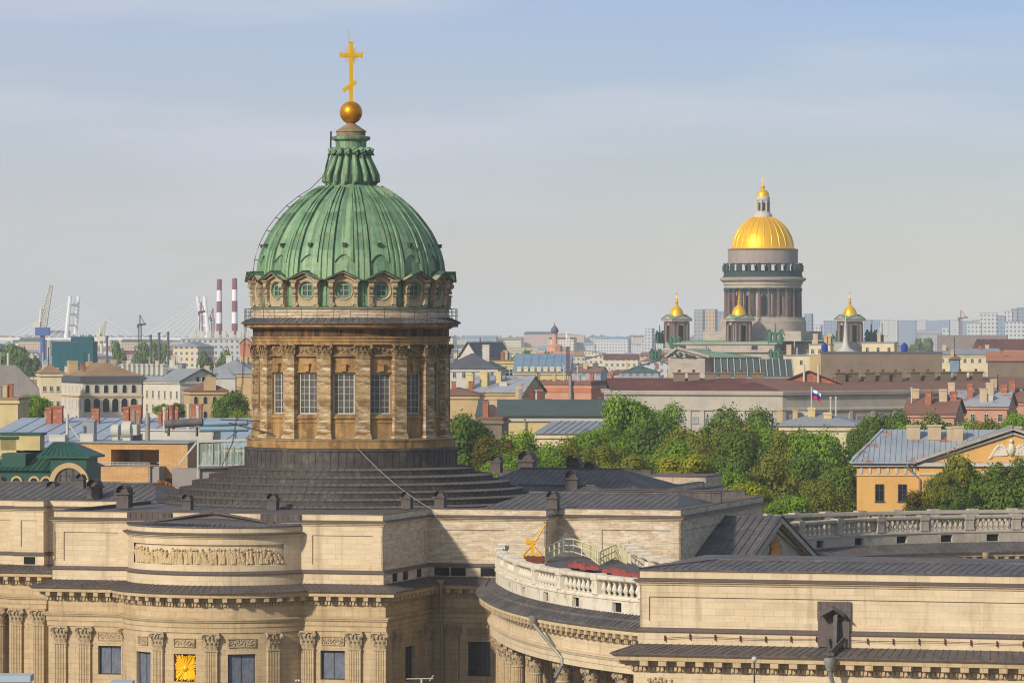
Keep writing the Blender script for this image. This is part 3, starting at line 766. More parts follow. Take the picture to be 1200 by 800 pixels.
for k in range(7):
    z0 = (zk[k + 1] + .17) if k < 6 else 24.6; z1 = zk[k] - .07 if k else 30.2; n = int(2 * math.pi * radii[k] / .78); ph = rnd.random()
    for q in range(n):
        a = 2 * math.pi * (q + ph) / n
        r = radii[k]; st.obox((DU + r * math.cos(a), DV + r * math.sin(a), z0), .05, .045, z1 - z0, a)
        if k: 
            r0, r1 = radii[k] + .07, radii[k - 1] + .04
            st.bar((DU + r0 * math.cos(a), DV + r0 * math.sin(a), zk[k]), (DU + r1 * math.cos(a), DV + r1 * math.sin(a), zk[k] + .15), .06, .05)
st.build('stepped_roof', [M['metal_ring'], M['dust']], cath)

drum = MB(); RW = 9.62
base = [(10.75, 30.55), (10.75, 31.25), (10.85, 31.3), (10.85, 31.42), (9.7, 31.5)]
drum.lathe(base, 96, (DU, DV))
WIN = FA - R(4.3)
circ = ring(RW, 192, WIN - R(11.25)); circ.append(circ[0]); Sc = plen(circ)
bay = Sc[-1] / 16; holes = [(bay * (k + .5) - 1.12, bay * (k + .5) + 1.12, 33.95, 38.15) for k in range(16)]
wall(drum, circ, 31.4, 41.2, holes, .55)
drum.sweep(ring(RW), [(.0, 33.5), (.16, 33.55), (.16, 33.75), (0, 33.8)], True)
for k in range(16):     # raised frames round window and under-panel
    c = bay * (k + .5)
    for s0, s1, z0, z1 in ((c - 1.3, c - 1.14, 33.8, 38.3), (c + 1.14, c + 1.3, 33.8, 38.3), (c - 1.3, c + 1.3, 38.17, 38.34), (c - 1.2, c + 1.2, 33.1, 33.22), (c - 1.2, c - 1.08, 32.0, 33.1), (c + 1.08, c + 1.2, 32.0, 33.1)):
        p, a, n = at(circ, (s0 + s1) / 2, Sc); drum.obox((p[0], p[1], z0), (s1 - s0) / 2, .07, z1 - z0, a)
    p, a, n = at(circ, c, Sc); drum.obox((p[0], p[1], 38.3), .24, .3, .75, a); drum.obox((p[0], p[1], 38.95), .32, .38, .16, a)
drum.lathe([(10.05, 40.98), (10.1, 41.0), (10.1, 41.3), (10.2, 41.32), (10.2, 41.6), (10.34, 41.66), (10.34, 41.78), (10.1, 41.82)], 96, (DU, DV))
drum.lathe([(10.15, 42.55), (10.35, 42.62), (10.5, 42.75), (11.05, 42.78), (11.05, 43.0), (11.2, 43.12), (11.2, 43.17)], 96, (DU, DV))
drum.build('drum_wall', M['ochre'], cath)
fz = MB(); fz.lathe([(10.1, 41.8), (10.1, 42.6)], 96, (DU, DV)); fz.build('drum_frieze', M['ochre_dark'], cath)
fz = MB(); fz.lathe([(9.75, 39.75), (9.95, 39.8), (9.95, 39.92), (9.72, 40.0), (9.72, 41.0)], 96, (DU, DV))
rnd = random.Random(8)
for q in range(16 * 8):
    a = WIN + 2 * math.pi * (q + .5) / 128
    fz.sphere((DU + 9.74 * math.cos(a), DV + 9.74 * math.sin(a), 40.45 + .14 * math.sin(q * 1.9)), .2, 6)
    fz.sphere((DU + 9.74 * math.cos(a + .02), DV + 9.74 * math.sin(a + .02), 40.2 + rnd.random() * .5), .12, 6)
fz.build('drum_garland_band', M['carved_dark'], cath, smooth=60)
sl = MB(); sl.lathe([(10.85, 31.425), (10.87, 31.43), (9.66, 31.53)], 96, (DU, DV)); sl.build('drum_sill', M['zinc'], cath)
dw = sash(cath, 'drum_window', 2.2, 4.16, 4, 6, M['frame'], M['glass'], .13, .035)
for k in range(16):
    o = dw if k == 0 else dup(dw, cath)
    p, a, n = at(circ, bay * (k + .5), Sc); put(o, (p[0] - n[0] * .38, p[1] - n[1] * .38), 33.97, a)
dp = pilaster_mb(1.42, .62, 31.95, 39.75, 0); dp.box(-.84, .84, -.76, 0, 31.5, 31.75); dp.box(-.8, .8, -.7, 0, 31.75, 31.98)
dpo = dp.build('drum_pilaster', M['tufa'], cath)
capital_flat(1.4, .6, 1.3).build('capital', M['carved_dark'], dpo, loc=(0, 0, 39.72), smooth=50)
for k in range(16):
    o = dpo if k == 0 else dup(dpo, cath)
    p, a, n = at(circ, (bay * k) % Sc[-1] if k else 1e-4, Sc); a = WIN - R(11.25) + 2 * math.pi * k / 16
    put(o, (DU + 9.6 * math.cos(a), DV + 9.6 * math.sin(a)), 0, a + math.pi / 2)
lr = MB(); lr.lathe([(11.22, 43.1), (11.32, 43.1), (11.32, 43.2), (10.2, 43.7)], 96, (DU, DV))
for q in range(96):
    a = 2 * math.pi * q / 96; lr.bar((DU + 11.3 * math.cos(a), DV + 11.3 * math.sin(a), 43.2), (DU + 10.2 * math.cos(a), DV + 10.2 * math.sin(a), 43.68), .06, .07)
lr.build('drum_ledge_roof', M['metal'], cath)
pr = MB(); pr.lathe([(10.2, 43.5), (10.2, 43.95), (10.12, 44.0), (10.12, 44.55), (10.3, 44.6), (10.3, 44.68)], 96, (DU, DV))
pr.build('dome_pedestal', M['old'], cath)
ra = MB()
for z in (43.95, 44.3, 44.62):
    ra.tube([(DU + 10.95 * math.cos(2 * math.pi * k / 64), DV + 10.95 * math.sin(2 * math.pi * k / 64), z) for k in range(65)], .022, 4)
for k in range(40):
    a = 2 * math.pi * k / 40; ra.tube([(DU + 10.95 * math.cos(a), DV + 10.95 * math.sin(a), 43.3), (DU + 10.95 * math.cos(a), DV + 10.95 * math.sin(a), 44.65)], .025, 4)
ra.build('railing', M['iron'], cath)

dome_prof = [(9.55, 44.66), (9.5, 47.2), (9.42, 48.4), (9.28, 49.5), (9.02, 50.5), (8.6, 51.5), (8.0, 52.65), (7.2, 53.7), (6.3, 54.75), (5.2, 55.7), (4.0, 56.5), (2.9, 57.1), (1.6, 57.5)]
def dprof(z):
    for (r0, z0), (r1, z1) in zip(dome_prof, dome_prof[1:]):
        if z0 <= z <= z1: return r0 + (r1 - r0) * (z - z0) / (z1 - z0)
    return 1.6
sp = []
P2 = catmull(dome_prof, 5)
do = MB(); do.lathe(P2, 160, (DU, DV))
# raised sheets between the ribs with arched feet
for k in range(16):
    th = WIN + 2 * math.pi * k / 16; rows = []; nn = 11
    for j in range(22):
        row = []
        for i in range(nn):
            x = -1 + 2 * i / (nn - 1); zb = 49.3 + .75 * (1 - x * x); z = zb + (57.0 - zb) * (max(j - 1, 0) / 20)
            r = dprof(z) + (.22 if j else -.05) * (1 - .5 * (z - 49) / 8); hw = R(5.7)
            a = th + x * hw; row.append((DU + r * math.cos(a), DV + r * math.sin(a), z + (.04 if j else -.02)))
        rows.append(row)
    do.grid(rows, ([th * 9.4 + i * .19 for i in range(nn + 1)], [q[0][2] for q in rows]))
dom = do.build('dome', M['copper'], cath, smooth=28)
rb = MB(); th = 0
rows = []
for r, z in [(dprof(z), z) for z in [44.7, 46, 47.5, 48.6, 49.5, 50.5, 51.5, 52.5, 53.4, 54.3, 55.1, 55.9, 56.5, 57.0]]:
    hw = .26 + .44 * (r - 2.9) / 6.6; row = []
    for x, o in ((-1, -.1), (-1, .34), (-.66, .34), (-.6, .16), (-.24, .16), (-.2, .27), (.2, .27), (.24, .16), (.6, .16), (.66, .34), (1, .34), (1, -.1)):
        a = x * hw / r; tl = max(0, (z - 49) / 8); row.append(((r + o * (1 - .4 * tl)) * math.cos(a), (r + o * (1 - .4 * tl)) * math.sin(a), z + o * tl * .9))
    rows.append(row)
rb.grid(rows); rib = rb.build('rib', M['copper'], dom); rib.location = (DU, DV, 0); rib.rotation_euler = (0, 0, WIN + R(11.25))
for k in range(1, 16):
    c = dup(rib, dom); c.rotation_euler = (0, 0, WIN + R(11.25 + 22.5 * k))
# small hooded vents in the dome skin
vt = MB(); vt.box(-.17, .17, -.5, .1, 0, .3); vt.box(-.22, .22, -.56, .1, .3, .37)
vt = vt.build('dome_vent', M['copper_d'], cath)
for k in range(16):
    a = WIN + 2 * math.pi * k / 16; o = vt if k == 0 else dup(vt, cath); r = dprof(51.0); put(o, (DU + (r + .05) * math.cos(a), DV + (r + .05) * math.sin(a)), 50.9, a + math.pi / 2)
# dormers
dm = MB(); OC, RO, ZO = (0, 0), .86, 1.75
hw, zh = 1.42, 2.75
n = 32
def circ_pt(k, r, y): t = 2 * math.pi * k / n; return (r * math.cos(t), y, ZO + r * math.sin(t))
def rect_pt(k):
    t = 2 * math.pi * k / n; c, s = math.cos(t), math.sin(t)
    kx = hw / max(abs(c), 1e-6); kz = ((zh - ZO) if s > 0 else ZO) / max(abs(s), 1e-6); q = min(kx, kz); return (c * q, 0, ZO + s * q)
for k in range(n):
    dm.face([rect_pt(k), circ_pt(k, RO + .12, 0), circ_pt(k + 1, RO + .12, 0), rect_pt(k + 1)])
    dm.face([circ_pt(k, RO + .12, 0), circ_pt(k, RO + .1, -.1), circ_pt(k + 1, RO + .1, -.1), circ_pt(k + 1, RO + .12, 0)])
    dm.face([circ_pt(k, RO + .1, -.1), circ_pt(k, RO, .02), circ_pt(k + 1, RO, .02), circ_pt(k + 1, RO + .1, -.1)])
    dm.face([circ_pt(k, RO, .02), circ_pt(k, RO, .5), circ_pt(k + 1, RO, .5), circ_pt(k + 1, RO, .02)])
for s in (-1, 1):
    dm.box(*sorted((s * hw, s * (hw - .02))), 0, 1.0, 0, zh)
    x0, x1 = sorted((s * 1.02, s * 1.48))
    dm.box(x0, x1, -.2, 0, .0, .35); dm.box(x0 + .05, x1 - .05, -.3, 0, .35, 1.15); dm.box(x0, x1, -.42, 0, 1.15, 1.3)
    xm = (x0 + x1) / 2; dm.tube([(x0, -.3, 2.25), (x1, -.3, 2.25)], .3, 10); dm.tube([(x0 + .03, -.2, 1.6), (x1 - .03, -.2, 1.6)], .2, 8); dm.box(x0 + .06, x1 - .06, -.3, 0, 1.5, 2.5)
    dm.tube([(s * .95, -.12, .25), (s * 1.35, -.16, .9)], .16, 6)
    dm.box(*sorted((s * .9, s * 1.62)), -.5, 0, 2.55, 2.68); dm.box(*sorted((s * .86, s * 1.7)), -.6, 0, 2.68, 2.82)
    dm.bar((s * 1.78, -.36, 2.72), (s * .0, -.36, 3.52), .72, .16); dm.bar((s * 1.4, -.2, 2.6), (0, -.2, 3.25), .3, .12)
    dm.face([(0, .02, 2.7), (s * 1.5, .02, 2.7), (0, .02, 3.5)][::s])
dmo = dm.build('dormer', M['carved'], cath)
g = MB()
for s in (-1, 1):
    q = [(s * 1.95, -.8, 2.78), (0, -.8, 3.72), (0, 1.9, 3.72), (s * 1.95, 1.2, 2.78)]
    if s > 0: q = q[::-1]
    g.face(q); g.face([(a, b, c - .1) for a, b, c in q][::-1]); g.bar((s * 1.97, -.78, 2.72), (0, -.78, 3.66), .08, .13)
g.bar((0, -.85, 3.66), (0, 1.9, 3.66), .16, .12)
g.build('dormer_roof', M['copper_d'], dmo)
g = MB()
for k in range(n): g.face([circ_pt(k, RO, .3), circ_pt(k, RO * .74, .28), circ_pt(k + 1, RO * .74, .28), circ_pt(k + 1, RO, .3)])
g.box(-.06, .06, .24, .3, ZO - .7, ZO + .7)
g.box(-.7, .7, .25, .3, ZO - .05, ZO + .05); g.box(-.62, -.5, .22, .3, ZO - .55, ZO + .55); g.box(.5, .62, .22, .3, ZO - .55, ZO + .55); g.box(-.55, .55, .22, .3, ZO + .5, ZO + .62); g.box(-.55, .55, .22, .3, ZO - .62, ZO - .5)
g.build('dormer_frame', M['green_frame'], dmo)
g = MB(); g.face([circ_pt(k, RO, .32) for k in range(n)][::-1]); g.face([circ_pt(k, RO, .32) for k in range(n)]) if False else None
g.build('pane', M['glass'], dmo)
for k in range(16):
    a = WIN + 2 * math.pi * k / 16; o = dmo if k == 0 else dup(dmo, cath); put(o, (DU + 9.98 * math.cos(a), DV + 9.98 * math.sin(a)), 44.7, a + math.pi / 2)
gb = MB(); gb.lathe([(10.2, 44.66), (10.3, 44.68), (10.3, 44.8), (9.5, 44.95)], 96, (DU, DV)); gb.build('dome_skirt', M['copper_d'], cath)
# lantern, ball and cross
la = MB(); la.lathe([(2.95, 57.05), (2.4, 57.5), (2.3, 58.4), (1.9, 59.6), (1.6, 60.6), (1.55, 61.0), (1.6, 61.9), (1.95, 62.05), (2.0, 62.15), (2.0, 62.35), (1.5, 62.45)], 40, (DU, DV))
lan = la.build('lantern', M['copper'], cath, smooth=30)
sr = MB(); sr.tube([(2.15, 0, 57.45), (2.55, 0, 57.4), (2.8, 0, 57.75), (2.75, 0, 58.35), (2.35, 0, 59.2), (1.95, 0, 60.0), (1.85, 0, 60.45), (2.1, 0, 60.72), (2.3, 0, 60.62), (2.28, 0, 60.9), (1.9, 0, 61.02), (1.6, 0, 60.95)], .27, 8)
sro = sr.build('scroll_rib', M['copper'], lan, smooth=50); sro.location = (DU, DV, 0)
for k in range(16):
    o = sro if k == 0 else dup(sro, lan); o.rotation_euler = (0, 0, 2 * math.pi * (k + .3) / 16)
lc = MB(); lc.lathe([(1.5, 62.35), (1.5, 62.8), (1.58, 62.85), (1.58, 62.95), (.5, 63.65), (.36, 63.9)], 32, (DU, DV)); lc.build('lantern_cap', mat('rusty_stone', srgb(142, 122, 94), [(3, V1, srgb(92, 82, 66), .45, .7, .8)]), cath, smooth=30)
bl = MB(); bl.sphere((DU, DV, 64.85), 1.17, 32); bl.build('gold_ball', M['gold_old'], cath, smooth=60)
cr = MB(MW := Matrix.Translation((DU, DV, 0)) @ Matrix.Rotation(A + R(14), 4, 'Z'))
cr.box(-.18, .18, -.14, .14, 65.9, 72.0); cr.box(-1.08, 1.08, -.135, .135, 70.6, 70.96)
for s in (-1, 1): cr.box(*sorted((s * 1.08, s * 1.22)), -.15, .15, 70.48, 71.07)
cr.box(-.28, .28, -.16, .16, 72.0, 72.15)
cr.bar((-.66, 0, 66.95), (.66, 0, 67.85), .27, .42)
for k in range(24):
    t = 2 * math.pi * (k + .5) / 24; 
    if min(abs(math.cos(t)), abs(math.sin(t))) < .2: continue
    l = .95 if k % 2 else .75; cr.bar((.25 * math.cos(t), 0, 70.77 + .25 * math.sin(t)), (l * math.cos(t), 0, 70.77 + l * math.sin(t)), .06, .07)
cr.build('cross', M['gold'], cath)
an = MB(); an.tube([(DU - .25, DV, 72), (DU - .25, DV, 73.6)], .03, 5); an.build('lightning_rod', M['zinc'], cath)
# ladder up the lantern and the cable rail down the left flank of the dome
ld = MB(); aL = FA - R(80)
def pol(r, z, a=aL): return (DU + r * math.cos(a), DV + r * math.sin(a), z)
for d in (-.03, .03): ld.tube([pol(2.9, 58.2, aL + d * 3), pol(2.15, 61.0, aL + d * 4), pol(2.1, 62.9, aL + d * 4)], .05, 4)
for k in range(9): z = 58.6 + k * .42; r = 2.85 - .75 * min(1, (z - 58.2) / 2.8); ld.tube([pol(r, z, aL - .12), pol(r, z, aL + .12)], .035, 4)
ld.build('ladder', M['iron'], cath)
ld = MB(); pts = [pol(dprof(z) + .75, z + .2) for z in (48, 49.5, 51, 52.5, 53.8, 55, 56, 56.8)] + [pol(2.9, 58.3)]
ld.tube(pts, .035, 4)
for z in (49.5, 51, 52.5, 53.8, 55, 56): ld.tube([pol(dprof(z), z), pol(dprof(z) + .75, z + .2)], .04, 4)
ld.build('cable_rail', M['iron'], cath)
rp_ = MB(); aR = FA - R(74)
for d in (0, .02, .05): rp_.tube([pol(10.6, 44.5, aR + d), pol(11.25, 43.2, aR + d), pol(11.6, 37, aR + d), pol(12.6, 31, aR + d * .6), pol(14.6, 26.8, aR + d * .3)], .022, 4)
rp_.tube([pol(12.9, 33.0, FA - R(75)), pol(10.0, 31.9, FA - R(52))], .07, 5); rp_.tube([pol(13.4, 33.3, FA - R(80)), pol(9.9, 33.2, FA - R(66))], .06, 5)
rp_.build('rope', M['iron'], cath)
cb = MB(); u1, v1 = UV_at(418, 429.5); u2, v2 = UV_at(505, 414)
pts = [(u1 + (u2 - u1) * t, v1 + (v2 - v1) * t, 30.7 + (25.15 - 30.7) * t - 1.2 * 4 * t * (1 - t) * .4) for t in [k / 10 for k in range(11)]]
cb.tube(pts, .045, 4); cb.build('loose_cable', M['zinc'], cath)
# downpipe in the inner corner
dpz = MB(); u_, v_ = U_at(522, vP) - .2, vP - .55
dpz.lathe([(.18, 17.75), (.42, 18.15), (.42, 18.3)], 10, (u_ + .25, v_ - 1.35)); dpz.tube([(u_ + .25, v_ - 1.35, 17.8), (u_ + .1, v_ - .7, 16.4), (u_ - .05, v_ - .2, 15), (u_, v_, 14), (u_, v_, 0)], .15, 8)
dpz.build('downpipe', M['pipe_tan'], cath, smooth=60)
# ================================================================== curved colonnades, end pavilion
def kz(name, label, cat, group=None):
    return thing(name, label, cat, (OX, OY, 0), -A, group)
def baluster_mb():
    mb = MB(); mb.lathe([(.24, 0), (.24, .1), (.13, .14), (.11, .2), (.25, .42), (.26, .55), (.13, .9), (.1, 1.0), (.18, 1.06), (.1, 1.1), (.22, 1.16), (.22, 1.27)], 8)
    return mb
bal_m = None; ped_m = None
def balustrade(parent, base, bays, stone, holes_at=True, nb=8, first_only=False, z0=18.95):
    """plinth with gutter openings, pedestals, balusters and rail along a path; bays = arc lengths of pedestals"""
    S = plen(base); P = MB()
    hs = []
    for a, b in zip(bays, bays[1:]):
        m_ = (a + b) / 2
        if holes_at: hs.append((m_ - .75, m_ + .75, z0 + .06, z0 + .85))
    wall(P, base, z0 - .3, 20.0, hs, .35)
    bk = offset(base, -.75)
    P.sweep(bk[::-1], [(0, z0 - .3), (0, 20.0)])
    P.sweep(base, [(0, 19.98), (.1, 20.0), (.1, 20.12), (0, 20.16), (-.05, 20.3), (-.75, 20.3)])
    P.build('plinth', stone, parent)
    B = MB()
    for h in hs:
        for t in (.2,):
            p, a, n = at(base, (h[0] + h[1]) / 2, S); B.obox((p[0] - n[0] * .45, p[1] - n[1] * .45, h[2] - .05), .9, .1, .95, a)
    if hs: B.build('gutter_openings', M['black'], parent)['kind'] = 'stuff'
    P = MB(); P.sweep(base, [(-.65, 21.5), (-.05, 21.5), (.06, 21.58), (.1, 21.66), (.1, 21.86), (.02, 21.92), (-.65, 21.95), (-.72, 21.8), (-.65, 21.5)])
    P.build('rail', stone, parent)
    for i, s in enumerate(bays):
        p, a, n = at(base, s, S); mb = MB()
        mb.obox((0, -.02 + .35, 20.28), .5, .39, 1.3, 0); mb.obox((0, .35, 20.28), .56, .45, .16, 0); mb.obox((0, .35, 21.46), .58, .5, .56, 0)
        o = mb.build('pedestal', stone, parent) if i == 0 else dup(ped, parent)
        if i == 0: ped = o
        put(o, p, 0, a)
    bm = None
    for a_, b_ in zip(bays, bays[1:]):
        l = b_ - a_ - 1.15
        for k in range(nb):
            p, a, n = at(base, a_ + .575 + l * (k + .5) / nb, S)
            if bm is None:
                bm = baluster_mb().build('baluster', stone, parent, smooth=40); o = bm
            else: o = dup(bm, parent)
            put(o, (p[0] - n[0] * .35, p[1] - n[1] * .35), 20.28, a)
def s_at_px(path, px, S):
    best = None
    for k in range(801):
        s = S[-1] * k / 800; p = at(path, s, S)[0]; X = OX + p[0] * CA + p[1] * SA; d = abs(600 + F * X / Y_of(*p) - px)
        if best is None or d < best[0]: best = (d, s)
    return best[1]

east = kz('colonnade', 'curved stone colonnade with white balustrade sweeping from the cathedral towards the near pavilion', 'colonnade')
ctl = [(20.0, -15.0), (22.6, -25.5), (26.0, -34.7), (29.6, -43.0), (33.5, -50.5), (37.9, -57.4), (42.6, -63.3), (48.0, -68.6), (55.0, -74.0)]
base = catmull(ctl, 5); S = plen(base)
lb = offset(base, 0)
E = MB(); E.sweep(base, [(-2.0, 14.05), (.35, 14.05), (.35, 14.1)] + [(o - .02, z) for o, z in PROF_ENT[1:]]); E.build('entablature', M['cream'], east)
E = MB(); modillions(E, base, 1.18); E.build('modillion_course', M['cream2'], east)
E = MB(); E.sweep(base, [(1.78, 17.84), (1.9, 17.86), (1.9, 17.96), (-.05, 18.95)]); seams(E, base, 1.88, 17.97, 0, 18.94, .55, .05, .06)
E.sweep(base, [(.9, 18.42), (.96, 18.62), (1.02, 18.42)]); E.build('ledge_roof', M['metal'], east)
bays = [s_at_px(base, px, S) for px in (591.5, 604, 625.5, 655, 697, 752)]
bays = [bays[0]] + bays[1:]
bays = [.6, bays[0] - 14.0, bays[0] - 7.0] + bays if bays[0] > 15 else [.6, bays[0] * .5] + bays
balustrade(east, base, bays, M['white_stone'], True, 7)
inn = [(29.5, -6.0), (31.4, -10.5), (36.0, -24.0), (41.0, -35.5), (47.0, -46.5), (54.5, -57.0), (60, -63)]
inner = catmull(inn, 5)
# inner balustrade seen from behind
iS = plen(inner); rev = inner[::-1]
bi = MB(); bi.sweep(inner, [(.4, 18.9), (.4, 20.25), (-.3, 20.25), (-.3, 18.9)]); bi.sweep(inner, [(.42, 21.5), (.5, 21.6), (.5, 21.9), (-.4, 21.9), (-.4, 21.5), (.42, 21.5)])
bi.build('inner_rail', M['white_stone'], east)
bm = None; n = int(iS[-1] / .62)
for k in range(min(n, 60)):
    if k % 9 in (0, 1): continue
    p, a, nn = at(inner, (k + .5) * .62 + .6, iS)
    if bm is None: bm = baluster_mb().build('inner_baluster', M['white_stone'], east, smooth=40); o = bm
    else: o = dup(bm, east)
    put(o, p, 20.25, a)
for k in range(8):
    s = .9 + k * 5.58; p, a, nn = at(inner, s, iS)
    if k == 0:
        mb = MB(); mb.box(-.6, .6, -.5, .5, 18.9, 21.5); mb.box(-.68, .68, -.58, .58, 21.5, 22.0); pd_ = mb.build('inner_pedestal', M['white_stone'], east); o = pd_
    else: o = dup(pd_, east)
    put(o, p, 0, a)
dk = MB(); N = 24
for k in range(N):
    a0, a1 = at(base, S[-1] * k / N, S)[0], at(base, S[-1] * (k + 1) / N, S)[0]; b0, b1 = at(inner, iS[-1] * k / N, iS)[0], at(inner, iS[-1] * (k + 1) / N, iS)[0]
    dk.face([(*a0, 18.9), (*a1, 18.9), (*b1, 18.9), (*b0, 18.9)]); dk.face([(*a0, 14.3), (*b0, 14.3), (*b1, 14.3), (*a1, 14.3)])
dk.build('deck', M['deck'], east)
# columns in two visible rows, back wall dark between
ca = column_mb(.66, .7, 12.4).build('column', M['cream2'], east, smooth=30)
cc = capital_round(.6, 1.7).build('capital', M['carved'], ca, loc=(0, 0, 12.4), smooth=50)
front = offset(base, -.6); fS = plen(front); k = 0
for s in [2.0, 9.5, 16.5, 23.0] + [s_at_px(front, q, fS) for q in (594.5, 607.5, 628, 660.5, 694, 731)]:
    p, a, nn = at(front, s, fS)
    o = ca if k == 0 else dup(ca, east)
    put(o, p, 0, a); k += 1
    for rowo in (4.0, 8.0):
        o = dup(ca, east); put(o, (p[0] - nn[0] * rowo, p[1] - nn[1] * rowo), 0, a)
# inner architrave beams so the soffit reads dark
E = MB(); E.sweep(offset(base, -4.6), [(.6, 14.05), (.6, 14.35)]); E.sweep(offset(base, -4.6)[::-1], [(.6, 14.05), (.6, 14.35)]); E.sweep(inner, [(.6, 14.0), (.6, 18.9)]); E.build('inner_architrave', M['cream2'], east)
dp_ = MB(); s = s_at_px(offset(base, 1.9), 625, plen(offset(base, 1.9)))
ob = offset(base, 1.9); p, a, nn = at(ob, s, plen(ob)); p2, a2, n2 = at(offset(base, .6), s + 3.2, plen(offset(base, .6)))
dp_.lathe([(.16, 17.2), (.38, 17.75), (.42, 17.95)], 10, p); dp_.tube([(*p, 17.3), (p[0] + (p2[0] - p[0]) * .5, p[1] + (p2[1] - p[1]) * .5, 15.9), (p2[0], p2[1], 14.6), (p2[0], p2[1], 13.9)], .14, 8)
dp_.tube([(p2[0], p2[1], 13.9), (p2[0] - .7, p2[1] + .5, 12.9), (p2[0] - .75, p2[1] + .5, 12.0), (p2[0], p2[1] - .1, 10.8), (p2[0], p2[1] - .1, 0)], .17, 8)
dp_.build('downpipe', M['zinc'], east, smooth=60)

# things on the deck: davit crane, walkway railing, red sheets
cx, cy = UV_at(624, 393)
cr = kz('davit_crane', 'small yellow hand crane with raised jib on the colonnade deck', 'crane')
cr.location = (OX + cx * CA + cy * SA, OY - cx * SA + cy * CA, 18.9); cr.rotation_euler = (0, 0, 0)
b = MB(); b.box(-.8, 1.1, -.6, .6, 0, 2.75); b.build('plinth_block', M['rust'], cr)
b = MB()
for sx in (-1, 1):
    for sy in (-1, 1): b.bar((sx * .82, sy * .5, 2.75), (sx * .16, sy * .12, 3.5), .13, .14)
b.box(-.85, .85, -.07, .07, 2.75, 2.84); b.box(-.16, .16, -.16, .16, 2.8, 4.2); b.build('tripod_base', M['yellow'], cr)
b = MB(); b.box(-.5, .3, -.18, .18, 3.75, 3.9); b.tube([(-.35, -.22, 4.1), (-.35, .22, 4.1)], .22, 10); b.tube([(.08, -.22, 4.05), (.08, .22, 4.05)], .2, 10); b.box(-.62, -.54, -.2, .2, 3.8, 4.45); b.build('winch', M['yellow'], cr)
b = MB(); b.tube([(.1, 0, 3.9), (.42, 0, 4.35), (1.15, 0, 5.65)], .09, 6); b.tube([(-.1, .05, 4.4), (1.1, .03, 5.6)], .03, 4); b.box(1.08, 1.24, -.12, .12, 5.55, 5.75); b.build('jib', M['yellow'], cr)
rl = kz('walkway_railing', 'pale yellow tube railing around the stair on the colonnade deck', 'railing')
def railing(mb, pts, h=1.25):
    for (x0, y0, z0), (x1, y1, z1) in zip(pts, pts[1:]):
        for f in (1, .55, .08): mb.tube([(x0, y0, z0 + h * f), (x1, y1, z1 + h * f)], .06, 5)
        n = max(1, round(math.hypot(x1 - x0, y1 - y0) / 1.9))
        for k in range(n + 1):
            t = k / n; x, y, z = x0 + (x1 - x0) * t, y0 + (y1 - y0) * t, z0 + (z1 - z0) * t; mb.tube([(x, y, z), (x, y, z + h)], .075, 5)
def dkp(px, Y, z): u, v = UV_at(px, Y); return (u, v, z)
mb = MB(); railing(mb, [dkp(638, 393, 21.1), dkp(661, 401, 21.55), dkp(672, 401, 21.55), dkp(692, 397, 21.2), dkp(703, 388, 21.0)], 1.3); mb.build('front_railing', M['rail_paint'], rl)
mb = MB(); railing(mb, [dkp(703, 388, 21.0), dkp(722, 400, 21.1), dkp(734, 390, 20.9)], 1.3)
for k in range(18):
    t = k / 18; a, b_ = dkp(703, 388, 21.0), dkp(722, 400, 21.1); mb.tube([(a[0] + (b_[0] - a[0]) * t, a[1] + (b_[1] - a[1]) * t, 21.0), (a[0] + (b_[0] - a[0]) * t, a[1] + (b_[1] - a[1]) * t, 22.25)], .03, 4)
    a, b_ = dkp(722, 400, 21.1), dkp(734, 390, 20.9); mb.tube([(a[0] + (b_[0] - a[0]) * t, a[1] + (b_[1] - a[1]) * t, 21.0), (a[0] + (b_[0] - a[0]) * t, a[1] + (b_[1] - a[1]) * t, 22.25)], .03, 4)
mb.build('rear_railing', M['rail_paint'], rl)
st_ = kz('stair_hatch', 'dark sloping roof hatch beneath the pale railing against the cathedral wall', 'hatch')
mb = MB(); a, b_, c_ = dkp(640, 403, 20.9), dkp(690, 403, 20.9), dkp(663, 406, 23.4)
d_ = dkp(668, 411, 20.9)
mb.face([a, b_, c_]); mb.face([b_, d_, c_]); mb.face([d_, a, c_]); mb.build('hatch_roof', M['metal'], st_)
mb = MB(); q = [dkp(634, 384, 18.95), dkp(768, 352, 18.95), dkp(792, 366, 18.95), dkp(726, 397, 18.95), dkp(650, 405, 18.95)]; mb.face(q); mb.face([(x, y, z + 2.15) for x, y, z in q]); 
for i in range(5): j = (i + 1) % 5; mb.face([q[i], q[j], (q[j][0], q[j][1], q[j][2] + 2.15), (q[i][0], q[i][1], q[i][2] + 2.15)])
mb.build('hatch_base', M['metal_b'], st_)
def sheet(px0, px1, Y0, Y1, lab):
    t = kz('red_sheet', lab, 'sheet'); mb = MB(); rnd = random.Random(px0); rows = []
    for j in range(6):
        row = []
        for i in range(14):
            u, v = UV_at(px0 + (px1 - px0) * i / 13, Y0 + (Y1 - Y0) * i / 13 + (j - 2.5) * 1.1); row.append((u + rnd.uniform(-.15, .15), v, 21.3 + rnd.uniform(0, .3) + (.16 if 0 < j < 5 else -.1)))
        rows.append(row)
    mb.grid(rows); mb.build('sheet', M['red_cloth'], t)
sheet(667, 701, 384, 376, 'crumpled red sheet lying beside the railed stair on the deck')
sheet(704, 754, 374, 364, 'long red sheet lying on the deck behind the white balusters')

